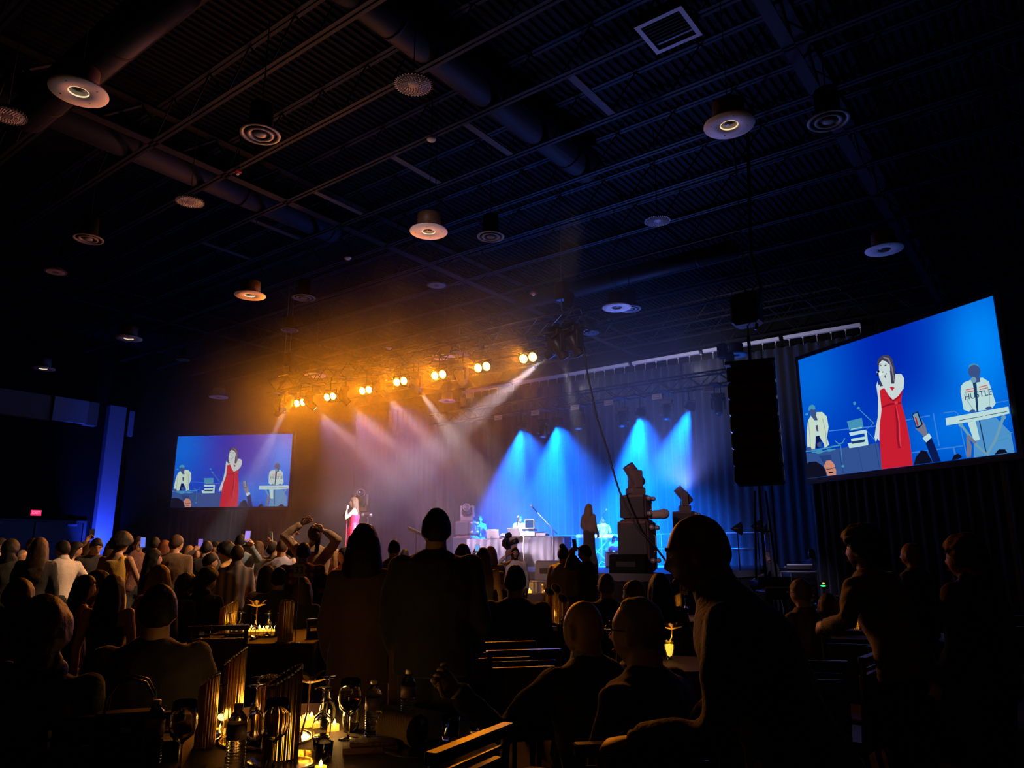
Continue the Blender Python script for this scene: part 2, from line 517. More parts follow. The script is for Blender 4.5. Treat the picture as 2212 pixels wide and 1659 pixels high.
# ------------------------------------------------------------------ stage platform, drape, track
SX0, SX1, SY0, SY1, SZ = -18.2, -6.2, 12.75, 24.9, 1.1
st = thing('stage_platform', 'black raised stage platform with a glossy deck catching blue light', 'stage', (0,0,0))
nxp, nyp = 5, 5
for i in range(nxp):
    for j in range(nyp):
        x0 = SX0 + (SX1-SX0)*i/nxp; x1 = SX0 + (SX1-SX0)*(i+1)/nxp
        y0 = SY0 + (SY1-SY0)*j/nyp; y1 = SY0 + (SY1-SY0)*(j+1)/nyp
        build('deck_panel', MB().box((x0+0.006, y0+0.006, SZ-0.12), (x1-0.006, y1-0.006, SZ)), M_STAGE, st)
build('edge_trim', MB().box((SX0-0.02, SY0-0.02, SZ-0.14), (SX1+0.02, SY0, SZ+0.004)).box((SX1, SY0, SZ-0.14), (SX1+0.02, SY1, SZ+0.004)), M_GREY, st)
def pleats(x0, x1, z0, z1, y, amp, per, dirx=True, seg=6):
    mb = MB(); n = int(abs(x1-x0)/per*seg)
    rnd = random.Random(int(abs(x0*10+x1)))
    ph = 0; pts = []
    for i in range(n+1):
        t = x0 + (x1-x0)*i/n
        ph += 2*PI/seg * (0.8+0.4*rnd.random())
        pts.append((t, y + amp*math.sin(ph)))
    vs = []; fs = []
    for (a, b) in pts:
        p = (a, b) if dirx else (b, a)
        vs += [(*p, z0), (*p, (z0+z1)/2), (*p, z1)]
    for i in range(n):
        for k in (0, 1):
            a = i*3+k
            fs.append((a, a+3, a+4, a+1))
    return mb.add(vs, fs)
build('skirt', pleats(SX0, SX1, 0, SZ-0.13, SY0-0.02, 0.025, 0.16), M_SKIRT, st, True)
build('side_skirt', pleats(SY0, SY1, 0, SZ-0.13, SX1-0.02, 0.025, 0.16, False), M_SKIRT, st, True)

TY = 25.45
ZT = 8.8
XT = onz(1870, 704, ZT).x
# panels of the black back curtain, each about 3 m wide
curt = thing('stage_curtain', 'tall pleated black curtain hanging behind the stage from the white track', 'curtain', (0,0,0))
x = -29.6
while x < XT:
    x2 = min(x+3.05, XT)
    build('curtain_panel', pleats(x, x2-0.03, 0.02, ZT-0.32, TY, 0.07, 0.34), M_DRAPE, curt, True)
    x += 3.05
trk = thing('curtain_track', 'white curtain track with hanging carriers high behind the stage', 'curtain track', (0,0,0))
xs0 = onz(1150, 822, ZT).x
x = xs0 - 4
k = 0
while x < XT - 0.2:
    x2 = min(x + 2.9, XT)
    build('track_rail', MB().box((x, TY-0.07, ZT-0.06), (x2-0.1, TY+0.07, ZT+0.05)).box((x, TY-0.10, ZT+0.02), (x2-0.1, TY+0.10, ZT+0.05)), mat('white_track', (0.85,0.82,0.9), 0.5), trk)
    x += 2.95; k += 1
x = xs0 - 3.8
mc = MB().cbox((0,0,-0.09), (0.06,0.05,0.05)).tube([(0,0,-0.1),(0,0,-0.34)], 0.008, 5).mesh('carrier', mat('white_track', (1,1,1)))
while x < XT:
    obj('carrier', mc, trk, (x, TY, ZT)); x += 0.46

# ------------------------------------------------------------------ ceiling fixtures
def ring_mesh():
    r = MB().lathe([(0.335,-0.012),(0.34,0.0),(0.335,0.012),(0.14,0.02),(0.118,0.012),(0.118,-0.004),(0.13,-0.012)], 40, closed=True)
    return r.mesh('ring_plate', M_RING, True)
me_ring = ring_mesh()
me_drum = MB().lathe([(0.21,0.015),(0.21,0.30),(0.20,0.33),(0.02,0.34)], 28).mesh('drum', M_DRUM, True)
me_well = MB().lathe([(0.118,0.01),(0.105,0.10),(0.10,0.2),(0.0,0.2)], 24).mesh('lamp_well', mat('lamp_well_grey', (0.12,0.10,0.08), 0.35, metal=0.5), True)
me_screw = MB().lathe([(0.0,-0.016),(0.009,-0.015),(0.009,-0.012)], 8).mesh('screw', M_BLACK)
me_inner = MB().lathe([(0.1185,-0.006),(0.1185,0.03),(0.112,0.03),(0.112,-0.006)], 32, closed=True).mesh('glowing_rim', emis('warm_rim', (1.0,0.72,0.42), 1.1), True)
me_cab = {}
def cable_mesh(L, r=0.006):
    k = (round(L,2), r)
    if k not in me_cab: me_cab[k] = MB().tube([(0,0,0),(0,0,L)], r, 5).mesh('cable', M_CABLE)
    return me_cab[k]
RINGS = [(170,198,1,'nearest and largest white ring pendant, warm glow round its hole'),
         (1575,270,1,'big violet-white ring pendant with a warm glowing hole, right of the room centre'),
         (926,500,2,'pink-white ring pendant hanging beside a small blue round diffuser'),
         (540,638,1,'pale ring pendant with a brown drum above the amber haze'),
         (1332,664,0,'violet-lit ring pendant just beyond the end of the lamp truss'),
         (278,731,1,'small pale ring pendant with brown drum, second from the side wall'),
         (1910,539,0,'dim grey-violet ring pendant above the large angled screen'),
         (1590,767,0,'violet ring pendant right above the hanging line array'),
         (93,796,1,'dim ring pendant nearest the column and side wall'),
         (681,811,0,'violet ring pendant in the haze above the amber lamps, left part'),
         (472,858,0,'dim brown ring pendant over the smaller distant screen'),
         (958,772,0,'ring pendant half hidden behind the lamp truss'),
         (966,866,0,'faint ring pendant seen through the haze below the truss')]
for (px, py, g, lab) in RINGS:
    p = onz(px, py, 7.1)
    t = thing('ring_pendant', lab, 'pendant lamp', p, 0, 'ring pendants of the hall')
    obj('ring_plate', me_ring, t); obj('drum', me_drum, t); obj('lamp_well', me_well, t)
    for a in (0.6, 2.2, 3.7, 5.3):
        obj('screw', me_screw, t, (0.24*math.cos(a), 0.24*math.sin(a), 0))
    if g: obj('glowing_rim', me_inner, t)
    obj('cable', cable_mesh(2.28), t, (0,0,0.34))
    if g == 2: obj('cable', cable_mesh(2.29), t, (0.15,0,0.33))

# concentric round air diffusers
def diffuser_meshes():
    a = MB().lathe([(0.30,0.0),(0.305,0.015),(0.25,0.04),(0.235,0.02),(0.262,-0.005)], 36, closed=True)
    b = MB().lathe([(0.20,-0.005),(0.205,0.01),(0.14,0.035),(0.125,0.02),(0.165,-0.012)], 32, closed=True)
    c = MB().lathe([(0.0,-0.02),(0.05,-0.016),(0.095,-0.002),(0.09,0.02),(0.0,0.03)], 24)
    n = MB().lathe([(0.24,0.02),(0.18,0.12),(0.17,0.5),(0.0,0.5)], 24)
    return [x.mesh(nm, M_GREY, True) for x, nm in ((a,'outer_cone'),(b,'middle_cone'),(c,'centre_cone'))] + [n.mesh('neck', M_DUCT, True)]
DM = diffuser_meshes()
DIFF = [(562,291,1.0,'large brown-grey round air diffuser nearest the red alarm'),
        (1060,512,0.92,'blue round air diffuser beside the pink-white ring pendant'),
        (1790,262,1.0,'dark blue round air diffuser beside the big violet ring pendant'),
        (656,644,0.95,'blue-lit round air diffuser beside the pale drum pendant'),
        (190,517,0.95,'barely lit round air diffuser over the darkest corner'),
        (1360,668,1.0,'dark blue diffuser tucked behind the violet ring pendant at the truss end'),
        (625,714,0.8,'small round diffuser above the hanging rod over the lamp truss'),
        (1276,720,0.8,'small violet diffuser just past the end of the lamp truss'),
        (395,778,0.7,'tiny dim round diffuser over the distant screen')]
for (px, py, sc, lab) in DIFF:
    p = onz(px, py, 7.7)
    t = thing('air_diffuser', lab, 'air diffuser', p, 0, 'round ceiling diffusers')
    t.scale = (sc, sc, sc)
    for nm, me in zip(('outer_cone','middle_cone','centre_cone','neck'), DM): obj(nm, me, t)
    obj('hanger', cable_mesh((ZDECK-7.7)/sc-0.5, 0.01), t, (0,0,0.5))
# high-bay LED fixtures with dotted lenses
bay_body = MB().lathe([(0.225,0.0),(0.235,0.02),(0.20,0.06),(0.12,0.12),(0.05,0.15),(0.0,0.15)], 32).mesh('body', mat('bay_brown', (0.13,0.10,0.09), 0.5), True)
bay_rim = MB().lathe([(0.225,-0.005),(0.24,0.0),(0.24,0.02),(0.215,0.01)], 36, closed=True)
for k in range(36):
    a = 2*PI*k/36; bay_rim.box((0.236,-0.008,0.0),(0.262,0.008,0.03), Matrix.Rotation(a,4,'Z'))
bay_rim = bay_rim.mesh('finned_rim', M_GREY)
bay_l = MB()
for r_, n_ in ((0.085,14),(0.115,20),(0.145,25),(0.175,30),(0.2,34)):
    for k in range(n_):
        a = 2*PI*(k+0.3*r_*10)/n_
        bay_l.ell((r_*math.cos(a), r_*math.sin(a), -0.002), (0.010,0.010,0.008), 6, 4)
bay_l = bay_l.mesh('lenses', mat('lens_white', (0.75,0.70,0.68), 0.35), True)
BAYS = [(893,184,1.0,'dotted high-bay lamp with finned rim, brightest and nearest of its kind'),
        (410,437,0.95,'dotted high-bay lamp hanging by the joist below the red alarm'),
        (1420,478,0.95,'blue-glowing dotted high-bay lamp between two violet ring pendants'),
        (943,617,0.9,'dotted high-bay lamp over the amber haze and lamp truss'),
        (120,588,0.9,'dark dotted high-bay lamp near the side wall'),
        (14,250,1.0,'dotted high-bay lamp cut by the picture edge below the nearest ring pendant')]
for (px, py, sc, lab) in BAYS:
    p = onz(px, py, 7.7)
    t = thing('high_bay_lamp', lab, 'ceiling lamp', p, 0, 'dotted high-bay lamps')
    t.scale = (sc,sc,sc)
    obj('body', bay_body, t); obj('finned_rim', bay_rim, t); obj('lenses', bay_l, t, kind='stuff')
    obj('hanger', cable_mesh((ZDECK-7.7)/sc-0.15, 0.008), t, (0,0,0.15))
# square vent
cs = [onz(x, y, 8.9) for x, y in ((1383,62),(1452,27),(1503,75),(1438,105))]
c0 = sum(cs, Vector())/4
t = thing('square_vent', 'square blue-edged ceiling vent with dark louvred core', 'ceiling vent', c0)
L = 0.74
build('frame', MB().box((-L/2,-L/2,0),(L/2,-L/2+0.07,0.03)).box((-L/2,L/2-0.07,0),(L/2,L/2,0.03)).box((-L/2,-L/2+0.07,0),(-L/2+0.07,L/2-0.07,0.03)).box((L/2-0.07,-L/2+0.07,0),(L/2,L/2-0.07,0.03)), mat('vent_frame', (0.30,0.31,0.36), 0.45), t)
build('back_box', MB().cbox((0,0,0.14),(L-0.08,L-0.08,0.2)), M_BLACK, t)
for k in range(7):
    y = -L/2+0.11 + k*0.068
    build('louvre', MB().box((-L/2+0.08,y,0.0),(L/2-0.08,y+0.012,0.035)), M_STEEL, t)
# red alarms, detectors
for (px, py, z, lab) in ((513,374,8.9,'small red fire alarm strobe fixed under a joist by the large diffuser'), (1152,636,8.2,'small red alarm strobe hanging just above the end of the lamp truss')):
    t = thing('fire_alarm', lab, 'alarm', onz(px,py,z))
    build('backplate', MB().cbox((0,0,0.03),(0.13,0.13,0.05)), mat('alarm_red', (0.55,0.03,0.03), 0.45), t)
    build('lens', MB().ell((0,0,-0.01),(0.04,0.04,0.035)), M_WHITE, t, True)
    build('conduit', MB().tube([(0,0,0.05),(0,0,ZDECK-z)], 0.01, 6), M_STEEL, t)
for (px, py, z, lab) in ((751,558,8.3,'white smoke detector above the pale drum pendant'), (840,753,7.9,'small detector dangling over the middle of the lamp truss'), (932,302,8.9,'dim smoke detector on the mount above the pink-white ring')):
    t = thing('smoke_detector', lab, 'detector', onz(px,py,z))
    build('dome', MB().lathe([(0.0,-0.035),(0.05,-0.03),(0.085,0.0),(0.085,0.02),(0.0,0.03)], 18), M_RING, t, True)
    build('stem', MB().tube([(0,0,0.02),(0,0,ZDECK-z)], 0.01, 6), M_STEEL, t)

# ------------------------------------------------------------------ lighting truss
def box_truss(name, label, x0, x1, y, z, w_, m_):
    t = thing(name, label, 'lighting truss', (0,0,0))
    for dy in (-w_/2, w_/2):
        for dz in (0, w_):
            build('chord', MB().tube([(x0,y+dy,z+dz),(x1,y+dy,z+dz)], 0.025, 8), m_, t, True)
    wb_ = MB(); x = x0; k = 0
    while x < x1 - 0.01:
        xn = min(x+0.45, x1)
        for dy in (-w_/2, w_/2):
            wb_.tube([(x,y+dy,z if k%2 else z+w_),(xn,y+dy,z+w_ if k%2 else z)], 0.012, 5)
        for dz in (0, w_):
            wb_.tube([(x,y-w_/2 if k%2 else y+w_/2,z+dz),(xn,y+w_/2 if k%2 else y-w_/2,z+dz)], 0.010, 5)
        x = xn; k += 1
    build('lacing', wb_, m_, t, kind='stuff')
    return t
TZ = 6.15
ft = box_truss('front_truss', 'dark box truss carrying the amber lamps over the stage front', -18.9, -7.9, 13.0, TZ, 0.4, M_TRUSS)
rt_ = box_truss('rear_truss', 'box truss carrying the blue wash lights at the back of the stage', -18.4, -6.4, 19.5, 6.05, 0.38, M_TRUSS)
# hoists and slings
def hoist(x, y, z, lab):
    t = thing('chain_hoist', lab, 'chain hoist', (x, y, z))
    build('motor', MB().cbox((0,0,0.55),(0.26,0.22,0.42)), M_BLACK, t)
    build('chain_bag', MB().lathe([(0.02,0.02),(0.11,0.05),(0.12,0.3),(0.10,0.36)], 12, c=(0.2,0,0.1)), M_SKIRT, t, True)
    build('hook', MB().tube([(0,0,0.36),(0,0,0.12),(0.05,0,0.06),(0,0,0.0)], 0.014, 6), M_GREY, t, True)
    build('chain', MB().tube([(0,0,0.76),(0,0,ZDECK-z)], 0.010, 5), M_GREY, t)
    for s in (-1, 1):
        build('sling', MB().tube([(0,0,0.02),(s*0.5,0,-0.36)], 0.014, 5), M_BLACK, t)
hoist(-8.5, 13.0, TZ+0.42, 'black chain hoist above the near end of the lamp truss')
hoist(-18.2, 13.0, TZ+0.42, 'dim chain hoist above the far end of the lamp truss')
hoist(-7.4, 19.5, 6.45, 'black chain hoist above the rear truss beside the line array')
hoist(-17.2, 19.5, 6.45, 'chain hoist over the hazy end of the rear truss')
# amber blinder pairs
M_AMBL = emis('amber_lens', (1.0, 0.62, 0.16), 24.0)
M_AMBH = emis('amber_halo_lens', (1.0, 0.34, 0.03), 5.0)
can = MB().lathe([(0.0,-0.16),(0.07,-0.15),(0.10,-0.06),(0.115,0.0),(0.115,0.03),(0.105,0.03),(0.105,0.0),(0.05,-0.05),(0.0,-0.05)], 20).mesh('lamp_can', M_BLACK, True)
lens = MB().lathe([(0.0,0.012),(0.06,0.008),(0.085,0.0),(0.0,-0.001)], 20).mesh('lens', M_AMBL, True)
lring = MB().lathe([(0.085,0.0),(0.104,0.0),(0.104,-0.01),(0.085,-0.01)], 24, closed=True).mesh('lens_rim', M_AMBH, True)
BL_LAB = ['farthest amber lamp pair beside the bright white beam light', 'second amber lamp pair from the far end of the truss', 'third amber lamp pair from the far end of the truss', 'middle amber lamp pair on the truss', 'third amber lamp pair from the near truss end', 'second amber lamp pair from the near truss end', 'nearest and largest amber lamp pair beside the hanging hoist']
def clampbits(t, z0):
    build('clamp', MB().cbox((0,0,z0),(0.06,0.05,0.10)).tube([(0,0,z0-0.04),(0,0,0.16)], 0.012, 6), M_BLACK, t)
for p, lab in zip(BL_POS, BL_LAB):
    t = thing('blinder_lamp', lab, 'stage lamp', p, 0, 'amber blinder pairs on the front truss')
    clampbits(t, TZ - p.z - 0.01)
    build('yoke', MB().tube([(-0.26,0,0),(-0.26,0,0.16),(0.26,0,0.16),(0.26,0,0)], 0.014, 6), M_BLACK, t)
    aim = Matrix.Rotation(R(90+22), 4, 'X')
    for s in (-1, 1):
        M_ = Matrix.Translation((s*0.125,0,0)) @ Matrix.Rotation(R(14),4,'Z') @ aim
        c = obj('lamp_can', can, t); c.matrix_local = M_
        l = obj('lens', lens, c); obj('lens_rim', lring, c)
        l.location = (0,0,0.004)
# moving-head spot fixtures
mh_base = MB().cbox((0,0,0.07),(0.38,0.30,0.13)).cbox((0,0,0.005),(0.42,0.26,0.03))
mh_arm = {s: MB().cbox((s*0.19,0,0.30),(0.07,0.16,0.36)).cbox((s*0.17,0,0.16),(0.10,0.18,0.08)) for s in (-1,1)}
mh_head = MB().lathe([(0.0,-0.24),(0.09,-0.235),(0.125,-0.20),(0.135,-0.05),(0.13,0.08),(0.12,0.22),(0.125,0.26),(0.10,0.27),(0.095,0.25),(0.0,0.245)], 20)
mhb = mh_base.mesh('base', M_BLACK); mha = {s: mh_arm[s].mesh('arm', M_BLACK) for s in mh_arm}; mhh = mh_head.mesh('head', M_BLACK, True)
mhg = MB().lathe([(0.0,0.262),(0.07,0.258),(0.095,0.252)], 20)
M_MHL = mat('taupe_light_shell', (0.17,0.10,0.08), 0.4)
mhb2 = mh_base.mesh('base', M_MHL); mha2 = {s: mh_arm[s].mesh('arm', M_MHL) for s in mh_arm}; mhh2 = mh_head.mesh('head', M_MHL, True)
def glass_mesh(m_): return MB().lathe([(0.0,0.275),(0.06,0.270),(0.094,0.256),(0.0,0.25)], 20).mesh('lens', m_, True)
M_DARKLENS = mat('dark_lens', (0.02,0.02,0.03), 0.05, coat=1.0)
GL = {'white': glass_mesh(emis('white_lens', (0.85,0.92,1.0), 14.0)), 'pink': glass_mesh(emis('pinkish_lens', (1.0,0.85,0.78), 7.0)), 'blue': glass_mesh(emis('blue_lens', (0.05,0.55,1.0), 9.0)), 'dark': glass_mesh(M_DARKLENS)}
def moving_head(loc, aimv, glow, label, cat, group, hang=True, sc=1.0, name='moving_head_light', zclamp=None, skin=None):
    t = thing(name, label, cat, loc, 0, group)
    t.scale = (sc, sc, sc)
    fl = -1 if hang else 1
    aimv = Vector(aimv).normalized()
    yaw = math.atan2(aimv.y, aimv.x) - PI/2
    B = Matrix.Rotation(yaw, 4, 'Z') @ (Matrix.Rotation(PI, 4, 'Y') if hang else Matrix.Identity(4))
    off = Matrix.Translation((0,0,-fl*0.38)) if True else None
    for nm, me in (('base', mhb2 if skin else mhb), ('arm', (mha2 if skin else mha)[-1]), ('arm', (mha2 if skin else mha)[1])):
        o = obj(nm, me, t); o.matrix_local = off @ B
    h = obj('head', mhh2 if skin else mhh, t)
    h.matrix_local = aimv.to_track_quat('Z', 'Y').to_matrix().to_4x4()
    obj('lens', GL[glow], h)
    if hang:
        z0 = (zclamp - loc[2])/sc if zclamp else 0.5
        for s in (-0.1, 0.1):
            build('clamp', MB().tube([(s,0,0.38),(s,0,max(z0,0.42))], 0.014, 6), M_BLACK, t)
        build('clamp_bar', MB().cbox((0,0,max(z0,0.42)-0.02),(0.26,0.68,0.04)), M_BLACK, t)
    return t
for b, p, lab, gl in zip(BEAMS, BM_POS, ['brightest white beam light at the far end of the truss', 'white beam light at the near end of the truss', 'dim pinkish beam light behind the second amber lamps', 'small pinkish beam light between amber lamps near the far end', 'faint pinkish beam light left of the truss middle', 'pinkish beam light with a long shaft at the truss middle', 'pinkish beam light with the brightest misty shaft'], ['white','white','pink','pink','pink','pink','pink']):
    av = Vector(b[1]) - p
    o = moving_head(p - av.normalized()*0.28, av, gl, lab, 'stage light', 'beam lights on the front truss', True, 0.8, zclamp=TZ)
p = ony(606, 886, 13.05)
moving_head(p, (-6,-1.5,-5), 'white', 'second lens of the bright white beam pair at the far truss end', 'stage light', 'beam lights on the front truss', True, 0.8, zclamp=TZ)
for (px, py, lab) in ((1208,752,'large dark moving head hanging near the hoist end of the lamp truss'), (1243,744,'outermost dark moving head at the tip of the lamp truss')):
    p = ony(px, py, 12.9)
    moving_head(p, (0.3,0.5,-1), 'dark', lab, 'stage light', 'unlit moving heads', True, 1.0, zclamp=TZ)
wl = MB().lathe([(0.0,-0.2),(0.10,-0.19),(0.15,-0.1),(0.165,0.0),(0.165,0.02),(0.15,0.02),(0.145,-0.005),(0.0,-0.005)], 22).mesh('lamp_can', M_BLACK, True)
wlens = MB().lathe([(0.0,0.012),(0.10,0.008),(0.145,0.0),(0.0,-0.004)], 22).mesh('lens', emis('blue_wash_lens', (0.03,0.50,1.0), 6.0), True)
WL = ['farthest blue wash light, in the haze behind the DJ', 'second blue wash light from the hazy end', 'third blue wash light, over the keyboard player', 'nearest blue wash light with the widest cone']
for b, p, lab in zip(WASH, WS_POS, WL):
    t = thing('wash_lamp', lab, 'stage lamp', p, 0, 'lit blue wash lights on the rear truss')
    av = (Vector(b[1]) - p).normalized()
    c = obj('lamp_can', wl, t)
    c.matrix_local = av.to_track_quat('Z','Y').to_matrix().to_4x4() @ Matrix.Translation((0,0,-0.03))
    obj('lens', wlens, c)
    build('yoke', MB().tube([(-0.18,0,0),(-0.18,0,0.24),(0.18,0,0.24),(0.18,0,0)], 0.013, 6), M_BLACK, t)
    build('clamp', MB().tube([(0,0,0.24),(0,0,6.05-p.z)], 0.016, 6), M_BLACK, t)
    build('clamp_bar', MB().cbox((0,0,6.03-p.z),(0.06,0.62,0.04)), M_BLACK, t)
for (px, py, lab) in ((1174,930,'unlit moving head between the two far blue lights'), (1250,912,'unlit moving head right of the second blue light'), (1345,906,'unlit moving head left of the third blue light'), (1440,890,'unlit moving head between the two near blue lights'), (1552,878,'unlit moving head beside the line array')):
    p = ony(px, py, 19.4)
    moving_head(p, (0.1,-0.3,-1), 'dark', lab, 'stage light', 'unlit moving heads', True, 0.9, zclamp=6.05)
for k, (px, py) in enumerate(((1076,902),(1156,892),(1242,880),(1315,870),(1419,857),(1530,841))):
    p = ony(px, py, 19.24)
    t = thing('truss_tag', ['faint white label plate at the hazy end of the rear truss','white label plate above the farthest blue light','white label plate above the second blue light','white label plate crossed by the hanging cable','white label plate above the third blue light','largest white label plate near the line array'][k], 'label plate', p, 0, 'white plates on the rear truss')
    build('plate', MB().cbox((0,0,0),(0.30,0.025,0.15)), mat('plate_white', (0.75,0.72,0.74), 0.5, emit=(0.5,0.5,0.6), es=0.0), t)
    build('stripe', MB().box((-0.12,-0.016,0.02),(0.12,-0.0135,0.03)).box((-0.12,-0.016,-0.03),(0.12,-0.0135,-0.02)), M_GREY, t)
lamp('truss_tag_light', 'SPOT', (-9.0, 8.0, 7.5), 260, (0.9,0.85,1.0), (-11.5,19.4,6.3), 0.1, 38, 1.0)

# small rod light over the far truss end
p = ony(612, 812, 13.0)
t = thing('rod_fixture', 'thin hanging rod with a small T-shaped fixture over the far truss end', 'hanging fixture', p)
build('rod', MB().tube([(0,0,0),(0,0,ZDECK-p.z)], 0.012, 6), M_GREY, t)
build('cross_bar', MB().cbox((0,0,0),(0.42,0.06,0.05)), M_RING, t)

# ------------------------------------------------------------------ line array
la = ony(1630, 905, 13.0)
t = thing('line_array', 'tall dark hanging column of stacked loudspeakers beside the big screen', 'loudspeaker', (la.x, la.y, 0), R(15))
ztop = ony(1630, 788, 13.0).z; zbot = ony(1630, 1045, 13.0).z
M_LA = mat('speaker_grille', (0.055,0.045,0.045), 0.7, noise_amt=0.5, nscale=60)
build('bumper_frame', MB().cbox((0,0,ztop+0.02),(0.86,0.5,0.06)).tube([(0,0,ztop+0.05),(0,0,ztop+0.55)], 0.03, 6), M_BLACK, t)
nb = 7; h = (ztop-zbot-0.04)/nb
for k in range(nb):
    zc = ztop - 0.04 - h*(k+0.5)
    yo = 0.012*(k**1.6)
    M_ = Matrix.Translation((0, yo*0.6, zc)) @ Matrix.Rotation(R(-0.8*k), 4, 'X')
    c = build('speaker_box', MB().cbox((0,0.06,0),(0.84,0.42,h-0.012), M_), M_BLACK, t)
    build('grille', MB().cbox((0,-0.2,0),(0.80,0.03,h-0.03), M_), M_LA, c)
tr_ = thing('array_motor', 'black motor and cable bundle above the line array', 'chain hoist', (la.x, la.y, ztop+0.55))
build('motor', MB().cbox((0,0,0.5),(0.5,0.4,0.6)), M_BLACK, tr_)
build('chain', MB().tube([(0,0,0),(0,0,ZDECK-ztop-0.55)], 0.014, 5), M_GREY, tr_)
build('cable_bundle', MB().tube([(0.15,0,0.1),(0.28,0.05,0.9),(0.16,0,1.6),(0.3,0,ZDECK-ztop-0.55)], 0.035, 6), M_CABLE, tr_, True)

# long cable hanging from the truss end to the speaker stack
pts = [(1257,725),(1268,800),(1278,849),(1291,907),(1314,979),(1338,1060),(1375,1137),(1408,1172),(1443,1218),(1460,1240)]
P = [ony(x, y, 12.9 + 0.02*i) for i, (x, y) in enumerate(pts)]
fine = []
for i in range(len(P)-1):
    p0 = P[max(i-1,0)]; p1 = P[i]; p2 = P[i+1]; p3 = P[min(i+2,len(P)-1)]
    for s in range(5):
        u = s/5
        fine.append(0.5*((2*p1)+(-p0+p2)*u+(2*p0-5*p1+4*p2-p3)*u*u+(-p0+3*p1-3*p2+p3)*u**3))
fine.append(P[-1])
build('hanging_cable', MB().tube(fine, 0.021, 6), M_CABLE, smooth=True, label='long black cable drooping from the truss end across the blue light', category='cable')

# ------------------------------------------------------------------ big screens with the live picture
# picture drawn in its own frame: u 0..1 across, v 0..1 up (left screen crop coordinates of the photographed picture)
def uvp(x, y):
    xl = 240 - 97*(y-255)/1020; xr = 1945 - 70*(y-235)/1040
    return ((x-xl)/(xr-xl), 1 - (y-246)/1029)
PW, PH = 4.72, 2.74
def P3(x, y, lay):
    u, v = uvp(x, y)
    u = min(max(u, 0.0), 1.0); v = min(max(v, 0.0), 1.0)
    return ((u-0.5)*PW, -0.004*lay, v*PH)
def blob(cx, cy_, rx, ry, n=14, a0=0):
    return [(cx+rx*math.cos(2*PI*k/n+a0), cy_+ry*math.sin(2*PI*k/n+a0)) for k in range(n)]
def strip(pts, w_):
    L_, R_ = [], []
    for i, (x, y) in enumerate(pts):
        a = pts[max(i-1,0)]; b = pts[min(i+1,len(pts)-1)]
        dx, dy = b[0]-a[0], b[1]-a[1]; l = math.hypot(dx, dy) or 1
        ww = w_[i] if isinstance(w_, (list,tuple)) else w_
        L_.append((x-dy/l*ww/2, y+dx/l*ww/2)); R_.append((x+dy/l*ww/2, y-dx/l*ww/2))
    return [ (L_[i], L_[i+1], R_[i+1], R_[i]) for i in range(len(pts)-1) ]
def srgb(r, g, b):
    f = lambda c: ((c/255+0.055)/1.055)**2.4 if c > 10 else c/255/12.92
    return (f(r), f(g), f(b))
CW = {'skin': (205,222,222), 'shade': (140,170,190), 'hair': (62,62,84), 'hairl': (128,120,140), 'red': (205,30,50), 'redd': (150,18,40), 'redl': (225,60,80),
      'cream': (205,226,205), 'creams': (150,185,190), 'navy': (12,26,84), 'dark': (14,16,36), 'brown': (90,74,96), 'orange': (205,140,120), 'desk': (52,84,150), 'deskd': (38,66,130),
      'teal': (70,150,190), 'key': (190,225,225), 'grey': (110,160,185), 'ink': (24,60,100), 'stripe': (205,110,110), 'rail': (60,130,225), 'faceb': (60,84,140), 'jeans': (80,150,210), 'hand': (120,120,140), 'white': (225,240,240)}
PIC = []   # (part name, colour, layer, [polygons])
def pic(name, c, lay, *polys): PIC.append((name, c, lay, polys))
# rails and stands
pic('picture_rail', 'rail', 1, *strip([(440,912),(880,945),(1345,945)],8), *strip([(1450,945),(1530,948),(1550,965),(1550,1270)],8), *strip([(1150,1185),(1540,1188)],8), *strip([(1375,930),(1370,1165)],9), *strip([(1470,1188),(1475,1270)],14), *strip([(1810,945),(1900,945)],6))
pic('picture_microphone_stand', 'teal', 2, *strip([(775,795),(880,920)],7), *strip([(880,920),(800,960),(870,1060)],5), blob(740,736,14,14), blob(766,780,16,10,a0=0.4), blob(240,732,16,12))
# DJ and his table
pic('picture_table', 'desk', 2, [(146,1060),(886,1075),(886,1275),(143,1275)])
for q_ in (strip([(515,1090),(515,1270)],8), strip([(700,1090),(704,1270)],4), strip([(860,1080),(862,1270)],6), [[(300,1100),(420,1105),(440,1270),(380,1270)]]): pic('picture_table_fold', 'deskd', 3, *q_)
pic('picture_table_gear', 'teal', 4, *strip([(150,1045),(260,1050),(430,1045),(540,1042)],12), *strip([(230,1062),(330,1070),(480,1068)],10), blob(310,1068,40,16), blob(420,1068,30,12), *strip([(490,1000),(520,1030),(560,1030),(590,995)],9), *strip([(540,1040),(525,1180)],5), blob(525,1212,14,10))
pic('picture_jacket', 'cream', 4, [(345,735),(300,740),(245,790),(215,870),(190,990),(195,1035),(270,1040),(300,935),(335,935),(372,1010),(372,1045),(425,1025),(415,960),(450,880),(450,790),(410,745)])
for q_ in (strip([(250,800),(238,930),(225,1030)],7), strip([(405,800),(412,920),(400,1020)],8)): pic('picture_jacket_shade', 'creams', 5, *q_)
pic('picture_trousers', 'navy', 5, [(300,935),(340,935),(352,985),(325,1000),(320,1035),(275,1035)])
pic('picture_face', 'faceb', 6, blob(318,735,34,46), [(295,760),(345,770),(352,806),(315,800)], blob(328,1010,26,22), blob(210,1030,26,20))
pic('picture_cap', 'teal', 7, [(275,712),(272,690),(295,668),(325,664),(348,680),(352,705),(330,712),(310,700)])
pic('picture_shirt_mark', 'brown', 6, [(318,845),(345,845),(340,900),(322,895)])
pic('picture_shirt', 'key', 5, [(318,812),(348,812),(345,935),(300,930)])
